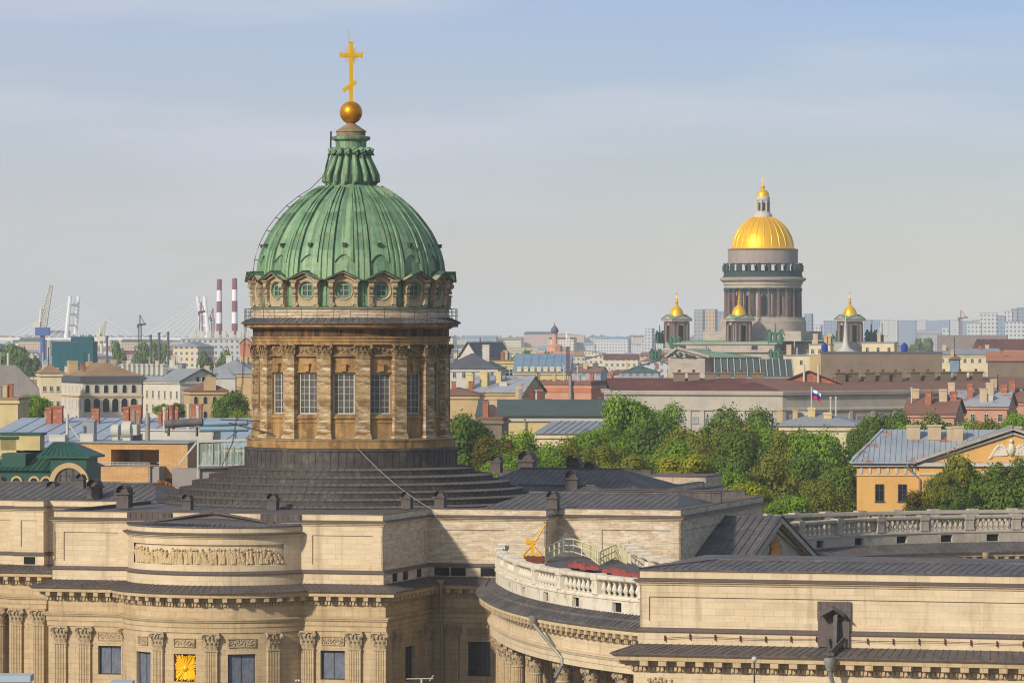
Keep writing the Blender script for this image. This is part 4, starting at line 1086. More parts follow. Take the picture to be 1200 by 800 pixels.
# west colonnade, far side of the portico
west = kz('colonnade', 'distant curved colonnade with double greyed balustrade behind the pediment', 'colonnade')
wf = catmull([(33.5, 27.0), (37.0, 38.0), (41.8, 50.8), (48.5, 59.5), (57.8, 66.2), (70.0, 72.0), (84.0, 76.0)], 6); wS = plen(wf)
E = MB(); E.sweep(wf, [(-2, 14.05)] + PROF_ENT); E.build('entablature', M['cream2'], west)
E = MB(); modillions(E, wf, 1.3, dent=False); E.build('modillion_course', M['cream2'], west)
E = MB(); E.sweep(wf, [(1.78, 17.84), (1.9, 17.84), (1.9, 17.95), (-.05, 18.95)]); seams(E, wf, 1.88, 17.95, 0, 18.94, .6, .05, .05); E.build('ledge_roof', M['metal'], west)
bays = sorted(s_at_px(wf, px, wS) for px in (893, 939, 984, 1032.5, 1083.5, 1136.5, 1191, 1246))
balustrade(west, wf, bays, M['grey_stone'], True, 7)
wb = offset(wf, -11.5)
E = MB(); E.sweep(wb, [(.5, 18.5), (.5, 20.3), (-.4, 20.3)]); E.sweep(wb, [(.45, 21.55), (.55, 21.65), (.55, 21.98), (-.4, 22.0), (-.4, 21.55), (.45, 21.55)])
bS = plen(wb)
for k in range(14):
    p, a, nn = at(wb, 6 + k * 4.8, bS) if 6 + k * 4.8 < bS[-1] else (None, 0, 0)
    if p: E.obox((p[0], p[1], 20.2), .6, .5, 1.95, a)
E.build('rear_rail', M['grey_stone'], west)
bm = None; k = 0; s = 20.0
while s < bS[-1] - 8 and k < 90:
    p, a, nn = at(wb, s, bS)
    if bm is None: bm = baluster_mb().build('rear_baluster', M['grey_stone'], west, smooth=40); o = bm
    else: o = dup(bm, west)
    put(o, p, 20.28, a); s += .68; k += 1
E = MB(); N = 24
for k in range(N):
    a0, a1 = at(wf, wS[-1] * k / N, wS)[0], at(wf, wS[-1] * (k + 1) / N, wS)[0]; b0, b1 = at(wb, bS[-1] * k / N, bS)[0], at(wb, bS[-1] * (k + 1) / N, bS)[0]
    E.face([(*a0, 18.9), (*a1, 18.9), (*b1, 18.9), (*b0, 18.9)]); E.face([(*a0, 14.2), (*a1, 14.2), (*b1, 14.2), (*b0, 14.2)])
E.build('deck', M['deck'], west)
ca = column_mb(.66, .7, 12.4).build('column', M['cream2'], west, smooth=30); capital_round(.6, 1.7).build('capital', M['carved'], ca, loc=(0, 0, 12.4), smooth=50)
k = 0; s = 3.0; fr_ = offset(wf, -.6); fS = plen(fr_)
while s < fS[-1]:
    p, a, nn = at(fr_, s, fS); o = ca if k == 0 else dup(ca, west); put(o, p, 0, a); k += 1
    o = dup(ca, west); put(o, (p[0] - nn[0] * 9.5, p[1] - nn[1] * 9.5), 0, a); s += 4.6
E = MB(); p, a, nn = at(offset(wf, 1.95), s_at_px(wf, 1146, wS), wS); E.lathe([(.15, 16.8), (.38, 17.5), (.4, 17.9)], 10, p); E.tube([(*p, 16.9), (*p, 13.5)], .15, 8); E.build('downpipe', M['pipe_tan'], west)

# near pavilion
pv = kz('pavilion', 'near cream stone pavilion with long panelled attic and seamed grey roof', 'pavilion')
VP = -94.0; UPV = U_at(750, VP)
pp = [(UPV, -72.0), (UPV, VP), (UPV + 46, VP), (UPV + 46, -72)]
w = MB(); wall(w, offset(pp, .4), 0, 16.5, (), .4); w.build('wall', M['cream'], pv)
e = MB(); e.sweep(pp, [(.4, 16.4)] + [t for t in PROF_ENT if t[1] >= 16.45]); e.build('cornice', M['cream2'], pv)
e = MB(); modillions(e, pp, 1.42, w=.62); e.build('modillion_course', M['cream2'], pv)
e = MB(); prl = [(1.78, 17.84), (1.9, 17.86), (1.9, 17.96), (-.05, 18.62)]; e.sweep(pp, prl); seams(e, pp, 1.88, 17.97, 0, 18.61, .62, .04, .035); e.build('ledge_roof', M['metal_b'], pv)
ZT = 24.15
attic(pv, pp, False, ZT, M['cream'], 0, {1: [(.7, 45.3)], 0: [(1, 21)]}, cap=None)
e = MB(); e.sweep(pp, [(.05, ZT - .04), (.14, ZT - .02), (.14, ZT + .05)])
u0, u1, v0, v1, vr = UPV - .14, UPV + 46.14, VP - .14, -72 + .14, VP + 6.8; zr = 24.62; r0, r1 = U_at(840, vr), UPV + 40
a, b, c, d = (u0, v0, ZT + .05), (u1, v0, ZT + .05), (u1, v1, ZT + .05), (u0, v1, ZT + .05)
p, q, r_, s_ = (r0, vr, zr), (r1, vr, zr), (r1, vr + 8, zr), (r0, vr + 8, zr)
e.face([a, b, q, p]); e.face([b, c, r_, q]); e.face([c, d, s_, r_]); e.face([d, a, p, s_]); e.face([p, q, r_, s_])
n = int((u1 - u0) / .64)
for k in range(1, n):
    u = u0 + (u1 - u0) * k / n; t = min(1, (u - u0) / (r0 - u0))
    e.bar((u, v0, ZT + .05), (u, v0 + (vr - v0) * t, ZT + .05 + (zr - ZT - .05) * t), .04, .035)
    if k % 1 == 0: e.box(u - .32, u + .28, v0 - .02, v0 + .3, ZT + .055, ZT + .075 + .02 * (k % 3))
for k in range(14):
    v = v0 + .6 * (k + 1); t = min(1, (v - v0) / (vr - v0)); e.bar((u0, v, ZT + .05), (u0 + (r0 - u0) * t, v, ZT + .05 + (zr - ZT) * t), .045, .06)
e.bar(a, p, .28, .1); e.bar(p, q, .25, .1)
e.build('roof', M['metal'], pv)
# rain chute with hood and its backing plates
uc = U_at(978, VP)
e = MB(); e.box(uc - 1.3, uc + 1.25, VP - .1, VP + .05, 20.55, 22.0); e.box(uc - 1.2, uc + 1.2, VP - .36, VP - .05, 18.62, 20.55)
for k in range(5): e.box(uc - 1.1 + k * .52, uc - 1.05 + k * .52, VP - .14, VP, 20.55, 22.0)
e.build('backing_plate', M['flash'], pv)
e = MB(); y0 = VP - .1
for s in (-1, 1):
    pts = [(uc - .2, y0, 21.75), (uc - .2 + s * .95, y0, 21.2), (uc - .2 + s * .95 + .35, y0 - 1.3, 20.95), (uc + .15, y0 - 1.3, 21.5)]
    e.face(pts if s > 0 else pts[::-1]); e.face([(x, y, z - .07) for x, y, z in pts])
e.bar((uc + .1, y0 - .55, 21.1), (uc + .1, y0 - 1.0, 18.5), .46, .3); e.bar((uc - .5, y0 - .4, 19.1), (uc + .0, y0 - 1.75, 18.15), .12, .4); e.bar((uc + .95, y0 - .4, 19.1), (uc + .25, y0 - 1.75, 18.15), .12, .4)
e.box(uc - .2, uc + .35, y0 - 1.85, y0 - .5, 18.05, 18.35)
e.build('rain_chute', M['metal'], pv)
e = MB(); cpt = (uc + .05, VP - 2.15); e.lathe([(.22, 17.0), (.3, 17.3), (.42, 17.6), (.42, 17.95)], 12, cpt); e.tube([(*cpt, 17.1), (cpt[0] + .15, cpt[1] + .3, 16.2), (cpt[0] + .3, cpt[1] + .9, 15.2), (cpt[0] + .3, cpt[1] + 1.3, 14), (cpt[0] + .3, cpt[1] + 1.3, 0)], .17, 10); e.build('downpipe', M['zinc'], pv, smooth=60)
e = MB(); pts = []
for k in range(24):
    u = UPV + 2 + k * 1.95; z = 19.15 + .04 * math.sin(k * 1.3) - (.12 if k == 0 else 0); pts.append((u, VP - .32, z)); e.box(u - .025, u + .025, VP - .36, VP - .08, z - .22, z + .2)
e.tube(pts, .025, 4); e.build('lightning_cable', M['rust'], pv)
e = MB(); rnd = random.Random(9); u_ = UPV + 1.6      # carved scrollwork at the corner of the frieze
for k in range(40):
    t = k * .5; e.sphere((u_ + math.cos(t) * (.2 + k * .025), VP - .46, 15.2 + math.sin(t) * (.2 + k * .022)), .13, 6)
for k in range(26): e.sphere((u_ + rnd.uniform(-1.2, 1.2), VP - .44, 15.2 + rnd.uniform(-1.0, .95)), .12, 6)
e.build('corner_scrollwork', M['carved'], pv, smooth=50)
pl_ = thing('pole', 'thin dark pole with a pale knob in front of the pavilion cornice', 'pole', (xat(884, 312), 312, 0))
b = MB(); b.tube([(0, 0, 0), (0, 0, zat(775, 312))], .07, 6); b.build('shaft', M['iron'], pl_); b = MB(); b.sphere((0, 0, zat(772, 312)), .22, 10); b.build('knob', M['frame'], pl_)
pl_ = thing('pole', 'white aerial pole with crossbar before the shaded cathedral wall', 'pole', (xat(494, 395), 395, 0))
b = MB(); b.tube([(0, 0, 0), (0, 0, zat(794, 395))], .1, 6); b.build('shaft', M['frame'], pl_)
b = MB(); z = zat(795, 395); b.tube([(-1.4, 0, z), (1.1, 0, z + .05)], .05, 5); b.tube([(.75, 0, z - .2), (1.1, 0, z + .35)], .05, 5); b.build('crossbar', M['frame'], pl_)
pl_ = thing('lamp_post', 'dark lamp post with two white bulbs below the apse', 'lamp', (xat(349, 380), 380, 0))
b = MB(); b.tube([(0, 0, 0), (0, 0, zat(799, 380))], .1, 6); b.build('shaft', M['iron'], pl_)
for s in (-1, 1): b = MB(); b.sphere((s * .12, 0, zat(797, 380)), .13, 8); b.build('bulb', M['frame'], pl_)
for px0, px1, yy, Y, lab in ((-30, 33, 791, 330, 'flat pale blue roof at the bottom left corner before the fluted columns'), (132, 152, 798.6, 345, 'small pale blue roof below the netted window left of the sunburst')):
    k_ = thing('kiosk', lab, 'kiosk', (xat(px0, Y), Y, 0)); ww = xat(px1, Y) - xat(px0, Y); zt = zat(yy, Y)
    b = MB(); b.box(0, ww, 0, 2.2, 0, zt - .5); b.build('wall', M['old'], k_)
    b = MB(); b.box(-.2, ww + .2, -.3, 2.4, zt - .5, zt); b.build('roof', mat('pale_blue_roof', srgb(168, 180, 188), rough=.6), k_)
# ================================================================== ground, river haze, city
GX, GY = 2600, 12000
g = MB(); g.face([(-GX, -60, 0), (GX, -60, 0), (GX, GY, 0), (-GX, GY, 0)])
M['ground'] = mat('city_ground', srgb(96, 92, 86), [(.01, V1, srgb(70, 76, 58), .45, .6, .8), (.05, V1, srgb(120, 112, 102), .5, .7, .6)])
setp(g.build('ground', M['ground']), kind='structure')
hz = MB(); hz.box(-GX - 50, GX + 50, -110, GY + 50, -1.0, 150)
hm = bpy.data.materials.new('haze'); hm.use_nodes = True; hn = hm.node_tree; hn.nodes.clear()
ho = hn.nodes.new('ShaderNodeOutputMaterial'); hv = hn.nodes.new('ShaderNodeVolumePrincipled')
hv.inputs['Color'].default_value = (.84, .92, 1.0, 1); hv.inputs['Density'].default_value = 0.68e-4; hv.inputs['Anisotropy'].default_value = -0.3
hn.links.new(hv.outputs[0], ho.inputs['Volume'])
setp(hz.build('haze', hm), 'thin pale city haze', None, None, 'stuff')

def cm(name, col, var=None, **k):
    if name in M: return M[name]
    c2 = var or tuple(x * .62 for x in col[:3]) + (1,)
    M[name] = mat(name, col, [(.25, V1, c2, .45, .75, .6), (.9, VS, tuple(x * .55 for x in col[:3]) + (1,), .55, .85, .5)], rough=k.get('rough', .85))
    return M[name]
cm('w_cream', srgb(214, 198, 160)); cm('w_pale', srgb(202, 194, 176), srgb(170, 160, 142)); cm('w_tan', srgb(192, 164, 118)); cm('w_yellow', srgb(202, 182, 130)); cm('w_white', srgb(196, 190, 178)); cm('w_bank', srgb(176, 168, 152), srgb(140, 134, 124)); cm('w_grey', srgb(150, 150, 150))
cm('w_pink', srgb(196, 146, 120)); cm('w_orange', srgb(196, 122, 84)); cm('w_mansion', srgb(216, 168, 98), srgb(198, 142, 74)); cm('w_brown', srgb(128, 112, 94)); cm('w_teal', srgb(26, 86, 96)); cm('w_brickred', srgb(152, 84, 60))
cm('w_blank', srgb(150, 142, 136)); cm('w_terrace', srgb(198, 158, 104), srgb(176, 132, 82))
cm('r_grey', srgb(142, 146, 148), srgb(112, 116, 120), rough=.6); cm('r_tin', srgb(158, 168, 180), srgb(134, 144, 156), rough=.5); cm('r_dark', srgb(86, 88, 92), rough=.6); cm('r_rust', srgb(130, 94, 78)); cm('r_red', srgb(104, 58, 50), srgb(84, 50, 46)); cm('r_green', srgb(62, 92, 84), srgb(50, 76, 70)); cm('r_dgreen', srgb(38, 82, 68), srgb(26, 58, 50), rough=.5)
cm('r_tan', srgb(150, 122, 92)); cm('r_blue', srgb(120, 146, 160), rough=.5); cm('r_slate', srgb(78, 90, 84), srgb(64, 74, 70)); cm('r_orange', srgb(176, 118, 82))
M['w_terrace'] = mat('tan_brick', srgb(198, 158, 106), [(.5, V1, srgb(178, 136, 86), .45, .7, .7)], brick=(1.1, .28, .03, (.7, .66, .6, 1), .1))
M['r_red'] = mat('maroon_tin', srgb(106, 62, 54), [(.12, V1, srgb(82, 52, 48), .42, .6, .8), (.3, V1, srgb(132, 92, 76), .56, .7, .7), (1.2, (1, .2, 1), srgb(70, 46, 42), .55, .75, .6)])
M['r_patchy'] = mat('rust_streaked_tin', srgb(156, 162, 166), [(.35, (1, 1, 1), srgb(158, 92, 56), .56, .64, .9), (.12, V1, srgb(128, 140, 152), .45, .6, .6)], rough=.5)
M['brick'] = mat('red_brick', srgb(160, 98, 72), [(1.5, V1, srgb(198, 180, 164), .55, .72, .8), (.8, V1, srgb(104, 66, 54), .55, .75, .7)])
M['chim'] = cm('chimney_plaster', srgb(190, 168, 138))
def winmat(name, col, win=(.10, .11, .13, 1), w=3.4, h=3.6):
    m = bpy.data.materials.new(name); m.use_nodes = True; n = m.node_tree; b = n.nodes['Principled BSDF']; t = n.nodes.new('ShaderNodeTexCoord')
    br = n.nodes.new('ShaderNodeTexBrick'); br.offset = 0; br.inputs['Scale'].default_value = 1; br.inputs['Brick Width'].default_value = w; br.inputs['Row Height'].default_value = h
    br.inputs['Mortar Size'].default_value = .95; br.inputs['Mortar Smooth'].default_value = 0; br.inputs['Mortar'].default_value = col
    br.inputs['Color1'].default_value = win; br.inputs['Color2'].default_value = tuple(x * 1.8 for x in win[:3]) + (1,)
    n.links.new(t.outputs['UV'], br.inputs['Vector']); n.links.new(br.outputs['Color'], b.inputs['Base Color']); b.inputs['Roughness'].default_value = .7
    M[name] = m; return m
for k, c in (('cream', srgb(206, 192, 160)), ('tan', srgb(184, 158, 120)), ('yellow', srgb(196, 178, 132)), ('white', srgb(188, 187, 184)), ('grey', srgb(150, 150, 152)), ('pink', srgb(178, 148, 132)), ('brown', srgb(126, 104, 88)), ('blue', srgb(128, 142, 160))): winmat('f_' + k, c)

WINS = {}
def win_part(parent, w, h, loc, rz, fm='frame', gm='glass_dark', arch=False):
    key = (round(w, 2), round(h, 2), fm, gm, arch)
    if key in WINS:
        o = dup(WINS[key], parent)
    else:
        f = MB(); t = max(.08, w * .08)
        if arch:
            n = 10; zc = h - w / 2
            def ap_(r, y): return [(-r, y, 0)] + [(r * math.cos(math.pi - math.pi * k / n), y, zc + r * math.sin(math.pi * k / n)) for k in range(n + 1)] + [(r, y, 0)]
            a, b = ap_(w / 2 + t, -.1), ap_(w / 2, -.1)
            for i in range(len(a) - 1): f.face([a[i], b[i], b[i + 1], a[i + 1]][::-1]); 
            a2 = ap_(w / 2 + t, .05)
            for i in range(len(a) - 1): f.face([a2[i], a[i], a[i + 1], a2[i + 1]][::-1])
            o = f.build('window', M[fm], parent); g_ = MB(); g_.face(ap_(w / 2, -.04)[::-1]); g_.build('pane', M[gm], o)
        else:
            f.box(-w / 2, w / 2, -.1, .05, 0, t); f.box(-w / 2, w / 2, -.1, .05, h - t, h); f.box(-w / 2, -w / 2 + t, -.1, .05, t, h - t); f.box(w / 2 - t, w / 2, -.1, .05, t, h - t)
            f.box(-t / 2, t / 2, -.08, .05, t, h - t); f.box(-w / 2 + t, w / 2 - t, -.08, .05, h * .62, h * .62 + t * .8); f.box(-w / 2 - .1, w / 2 + .1, -.18, .05, -.12, 0)
            o = f.build('window', M[fm], parent); g_ = MB(); g_.box(-w / 2 + .01, w / 2 - .01, -.04, .04, .01, h - .01); g_.build('pane', M[gm], o)
        WINS[key] = o
    o.location = loc; o.rotation_euler = (0, 0, rz); return o

def bldg(name, label, px0, px1, yt, Y, depth, rot, wall_m, roof_m, roof='gable_x', rh=3, wins=(), side=(), chim=(), cat='building', group=None, over=.5, cmat='chim', seam=0, parapet=0, corn=True, zb=0, sidewall=None, wfm='frame'):
    """corner at pixel column px0; front runs to px1; rot turns it so that rot>0 shows the right flank"""
    r = R(rot); x0 = xat(px0, Y); k1 = (px1 - 600) / F
    w = (k1 * Y - x0) / (math.cos(r) + k1 * math.sin(r)); z = zat(yt, Y)
    t = thing(name, label, cat, (x0, Y, zb), -r, group); z -= zb
    b = MB(); b.box(0, w, 0, depth, 0, z, bot=False)
    if roof == 'gable_y': b.face([(0, 0, z), (w, 0, z), (w / 2, 0, z + rh)]); b.face([(w, depth, z), (0, depth, z), (w / 2, depth, z + rh)])
    if roof == 'gable_x': b.face([(w, 0, z), (w, depth, z), (w, depth / 2, z + rh)]); b.face([(0, depth, z), (0, 0, z), (0, depth / 2, z + rh)])
    if corn: b.box(-.35, w + .35, -.35, depth + .35, z - .75, z - .25)
    b.build('wall', M[wall_m], t)
    q = MB(); o = over; e = z + .003
    if roof == 'gable_x':
        sl = rh / (depth / 2)
        for s in (0, 1):
            y0 = -o if s == 0 else depth + o; p = [(-o, y0, e - o * sl), (w + o, y0, e - o * sl), (w + o, depth / 2, e + rh), (-o, depth / 2, e + rh)]
            q.face(p if s == 0 else p[::-1]); q.face([(a, b_, c - .2) for a, b_, c in (p[::-1] if s == 0 else p)])
            q.bar(p[0], p[1], .12, .22)
        if seam:
            for k in range(1, int(w / seam)): q.bar((k * seam, -o, e - o * sl), (k * seam, depth / 2, e + rh), .08, .1)
    elif roof == 'gable_y':
        sl = rh / (w / 2)
        for s in (0, 1):
            xx = -o if s == 0 else w + o; p = [(xx, depth + o, e - o * sl), (xx, -o, e - o * sl), (w / 2, -o, e + rh), (w / 2, depth + o, e + rh)]
            q.face(p if s == 0 else p[::-1]); q.face([(a, b_, c - .2) for a, b_, c in (p[::-1] if s == 0 else p)]); q.bar(p[1], p[2], .3, .22)
    elif roof == 'hip':
        i = min(w, depth) / 2 * .95; a, b_, c, d = (-o, -o, e), (w + o, -o, e), (w + o, depth + o, e), (-o, depth + o, e)
        if w > depth: p, r_ = (i, depth / 2, e + rh), (w - i, depth / 2, e + rh); q.face([a, b_, r_, p]); q.face([b_, c, r_]); q.face([c, d, p, r_]); q.face([d, a, p])
        else: p, r_ = (w / 2, i, e + rh), (w / 2, depth - i, e + rh); q.face([a, b_, p]); q.face([b_, c, r_, p]); q.face([c, d, r_]); q.face([d, a, p, r_])
        q.face([a, d, c, b_])
        if seam and w > depth:
            for k in range(1, int(w / seam)): 
                u = k * seam; tt = min(1, u / i, (w - u) / i); q.bar((u, -o, e), (u, -o + (depth / 2 + o) * tt, e + rh * tt), .08, .1)
    elif roof == 'shed':
        a, b_, c, d = (-o, -o, e), (w + o, -o, e), (w + o, depth, e + rh), (-o, depth, e + rh); q.face([a, b_, c, d]); q.face([b_, (w + o, depth, e), c]); q.face([a, d, (-o, depth, e)]); q.face([c, (w + o, depth, e), (-o, depth, e), d])
        if seam:
            for k in range(1, int(w / seam)): q.bar((k * seam, -o, e), (k * seam, depth, e + rh), .08, .1)
    else:
        q.box(-.2, w + .2, -.2, depth + .2, e, e + .35)
        if parapet:
            q.box(-.1, w + .1, -.1, .3, e + .35, e + parapet); q.box(w - .3, w + .1, .3, depth, e + .35, e + parapet); q.box(-.1, .3, .3, depth, e + .35, e + parapet); q.box(.3, w - .3, depth - .4, depth, e + .35, e + parapet)
    ro = q.build('roof', M[roof_m], t)
    for row in wins:
        dz, ww, hh, n = row[:4]; x_a, x_b = (row[4], row[5]) if len(row) > 5 else (0, w); arch = len(row) > 6 and row[6]
        for k in range(n): win_part(t, ww, hh, (x_a + (x_b - x_a) * (k + .5) / n, 0, z - dz - hh), 0, wfm, 'glass_dark', arch)
    for row in side:
        dz, ww, hh, n = row[:4]; lt = len(row) > 4 and row[4] == 'L'
        for k in range(n):
            yy = depth * (k + .5) / n; win_part(t, ww, hh, (0 if lt else w, yy, z - dz - hh), -math.pi / 2 if lt else math.pi / 2, wfm)
    for k, ch in enumerate(chim):
        fx, fy, cw, cdp, zz0, zz1 = ch[:6]; mb = MB(); mb.box(-cw / 2, cw / 2, -cdp / 2, cdp / 2, 0, zz1 - zz0); mb.box(-cw / 2 - .12, cw / 2 + .12, -cdp / 2 - .12, cdp / 2 + .12, zz1 - zz0 - .35, zz1 - zz0 - .15)
        o_ = mb.build('chimney', M[ch[6] if len(ch) > 6 else cmat], ro); o_.location = (fx * w, fy * depth, z + zz0)
    t['w'] = w; t['h'] = z; t['d'] = depth
    return t

def small(name, label, cat, px, py, Y, builder, mats, rz=0, part=None, group=None):
    """free-standing thing with its base at a pixel and distance"""
    t = thing(name, label, cat, W(px, py, Y), rz, group)
    for nm, fn, mt in builder:
        b = MB(); fn(b); b.build(nm, M[mt] if isinstance(mt, str) else mt, t, smooth=40 if nm in ('tank', 'dome', 'shaft', 'duct', 'fan') else None)
    return t

# ------------------------------------------------------------------ left, near
gm = thing('mansion', 'dark green roofed mansion with cream arched windows at the left edge', 'building', (xat(-25, 520), 520, 0), R(-10))
s9 = 520 / F
zz = lambda y: zat(y, 520)
b = MB(); b.box(0, 16.2, 0, 20, 0, zz(570)); b.build('wall', M['w_cream'], gm)
b = MB(); b.box(0, 9.8, .3, 20, zz(570), zz(551)); b.box(9.2, 13.7, -.6, 4.5, zz(572), zz(534)); b.build('upper_wall', M['r_dgreen'], gm)
b = MB(); z0, z1 = zz(551), zz(528)
a_, b_, c_, d_ = (-1, -.2, z0), (10.2, -.2, z0), (10.2, 21, z0), (-1, 21, z0); p_, q_ = (4, 7, z1), (9, 7, z1); b.face([a_, b_, q_, p_]); b.face([b_, c_, q_]); b.face([c_, d_, p_, q_])
for k in range(1, 16): b.bar((k * .68, -.2, z0), (min(k * .68 + .2, 9.5), 7, z1), .05, .07)
b.box(2.6, 5.6, 1, 5, z0, zz(531)); b.build('roof', M['r_dgreen'], gm)
b = MB(); z0, z1 = zz(533.5), zz(518); a_, b_, c_, d_ = (7.6, -1, z0), (14.2, -1, z0), (14.2, 6, z0), (7.6, 6, z0); p_, q_, r_, t_ = (8.8, 2, z1), (10.9, 2, z1), (10.9, 4, z1), (8.8, 4, z1)
for f_ in ([a_, b_, q_, p_], [b_, c_, r_, q_], [c_, d_, t_, r_], [d_, a_, p_, t_], [p_, q_, r_, t_]): b.face(f_)
for k in range(1, 10): b.bar((7.6 + k * .66, -1, z0), (8.8 + k * .21, 2, z1), .05, .07)
b.box(7.6, 14.2, -1, 6, z0 - .25, z0); b.build('pavilion_roof', M['r_dgreen'], gm)
def arch_ring(mb, x, y, z, r, t, d=.35, n=18, leg=0.0):
    def pt(k, rr, yy): a = math.pi * k / n; return (x + rr * math.cos(a), yy, z + rr * math.sin(a))
    for k in range(n):
        mb.face([pt(k, r, y - d), pt(k, r + t, y - d), pt(k + 1, r + t, y - d), pt(k + 1, r, y - d)]); mb.face([pt(k, r + t, y - d), pt(k, r + t, y + .2), pt(k + 1, r + t, y + .2), pt(k + 1, r + t, y - d)]); mb.face([pt(k, r, y - d), pt(k + 1, r, y - d), pt(k + 1, r, y + .2), pt(k, r, y + .2)])
    for s in (-1, 1): mb.box(*sorted((x + s * r, x + s * (r + t))), y - d, y + .2, z - leg, z)
b = MB(); arch_ring(b, 11.6, -.6, zz(565), 1.85, .62, .3, leg=2); b.build('great_arch', M['w_tan'], gm)
b = MB(); b.face([(11.6 + 1.85 * math.cos(math.pi * k / 16), -.62, zz(565) + 1.85 * math.sin(math.pi * k / 16)) for k in range(17)]); b.build('arched_pane', M['glass'], gm)
b = MB()
for x in (-1.2, -.4, .4, 1.2): b.box(11.6 + x - .06, 11.6 + x + .06, -.7, -.64, zz(565), zz(565) + math.sqrt(max(.1, 1.85 ** 2 - x * x)))
b.box(9.8, 13.4, -.7, -.64, zz(557), zz(557) + .12); b.build('mullions', M['frame_d'], gm)
for k, x in enumerate((2.6, 4.8, 7.0, 8.5)):
    b = MB(); arch_ring(b, x, .1, zz(564), .48, .24, .25, 12, .9)
    o = b.build('window_surround', M['w_tan'], gm); b = MB(); b.face([(x - .48, .05, zz(571))] + [(x + .48, .05, zz(571))] + [(x + .48 * math.cos(math.pi * q / 10), .05, zz(564) + .48 * math.sin(math.pi * q / 10)) for q in range(11)]); b.build('pane', M['glass_dark'], o)
for x0_, x1_, ya, yb in ((1.2, 6.2, 530, 510.5), (.5, 3.2, 552, 515)):
    b = MB(); b.box(x0_, x1_, 5.2, 7.2, zz(yb + (18 if yb == 510.5 else 34)), zz(yb)); o = b.build('chimney', M['w_yellow'], gm); b = MB(); b.box(x0_ - .25, x1_ + .25, 5.0, 7.4, zz(yb), zz(yb) + .3); b.build('chimney_cap', M['r_dgreen'], o)

tr = thing('terrace_building', 'modern tan brick building with a recessed roof terrace before grey roofs', 'building', (xat(104, 556), 556, 0), R(-14))
zt_ = lambda y: zat(y, 558); b = MB(); b.box(0, 8.2, 0, 14, 0, zt_(545)); b.build('wall', M['w_terrace'], tr)
b = MB(); b.box(8.2, 8.4, .05, 18, 0, zt_(544.5)); b.box(8.4, 9.5, .4, 18, 0, zt_(545.5)); b.build('grey_wall', M['w_blank'], tr)
b = MB(); b.box(-6, 2.0, 3, 14, zt_(560), zt_(519)); b.box(8.6, 12.5, 3, 14, zt_(560), zt_(519)); b.box(2.0, 8.6, 3, 14, zt_(526.5), zt_(519)); b.box(2.0, 8.6, 9, 14, zt_(560), zt_(526)); b.build('upper_wall', M['w_terrace'], tr)
b = MB(); b.box(-6.3, 12.8, 2.7, 14.2, zt_(519), zt_(517.6)); b.box(-.1, 8.5, -.15, .15, zt_(545), zt_(544.2)); b.build('coping', M['r_grey'], tr)
b = MB(); b.box(2.6, 4.2, 8.7, 8.95, zt_(546), zt_(528)); b.box(2.65, 3.3, 8.6, 8.7, zt_(545), zt_(529)); b.box(3.4, 4.1, 8.6, 8.7, zt_(545), zt_(529)); b.build('terrace_door', M['frame'], tr)
b = MB(); b.face([(5.6, 8.5, zt_(543)), (8.5, 4.2, zt_(543)), (8.5, 8.0, zt_(530))]); b.face([(5.6, 8.5, zt_(543)), (8.5, 8.0, zt_(530)), (8.5, 8.9, zt_(533))]); b.build('awning', M['frame'], tr)
b = MB()
for k in range(12): b.tube([(.3 + k * .72, .25, zt_(545)), (.3 + k * .72, .25, zt_(541))], .04, 4)
b.tube([(.3, .25, zt_(541)), (8.2, .25, zt_(541))], .05, 4); b.tube([(.3, .25, zt_(543)), (8.2, .25, zt_(543))], .04, 4); b.build('railing', M['frame'], tr)

gg = thing('glass_gallery', 'glazed white framed roof gallery beside the stepped dark roof', 'conservatory', (xat(210, 545), 545, 0), R(-6))
zg = lambda y: zat(y, 545); b = MB()
b.bar((0, 0, zg(545)), (2.3, 0, zg(519)), .22, .22); b.bar((2.3, 0, zg(560)), (2.3, 0, zg(518)), .22, .22); b.bar((2.3, 0, zg(518.5)), (9.8, 1, zg(516)), .25, .3); b.bar((2.3, 0, zg(546)), (9.8, 1, zg(545)), .15, .15)
for k in range(10):
    x = 2.6 + k * .8; b.bar((x, .2, zg(546)), (x, .2, zg(519)), .09, .09)
    if k % 2 == 0: b.bar((x, 1.4, zg(546)), (x + 1.3, 1.4, zg(522)), .12, .12)
    else: b.bar((x, 2.6, zg(548)), (x, 2.6, zg(520)), .16, .16)
b.build('frame', M['frame'], gg)
gl = bpy.data.materials.new('clear_green_glass'); gl.use_nodes = True; pb = gl.node_tree.nodes['Principled BSDF']; pb.inputs['Base Color'].default_value = srgb(170, 196, 184); pb.inputs['Roughness'].default_value = .08; pb.inputs['Alpha'].default_value = .42; M['clear'] = gl
b = MB(); b.face([(2.3, .1, zg(546)), (9.8, 1.1, zg(545)), (9.8, 1.1, zg(516.5)), (2.3, .1, zg(518.5))]); b.build('glazing', gl, gg)
b = MB(); b.face([(2.3, -.2, zg(549)), (9.6, -.6, zg(546)), (9.6, 3, zg(545)), (3, 3, zg(545))]); b.box(-1, 2.3, .5, 4, 0, zg(549)); b.box(2.3, 9.5, .5, 4, 0, zg(549)); b.box(2.4, 9.8, 3.2, 4, zg(549), zg(530)); b.build('base_wall', M['w_blank'], gg)

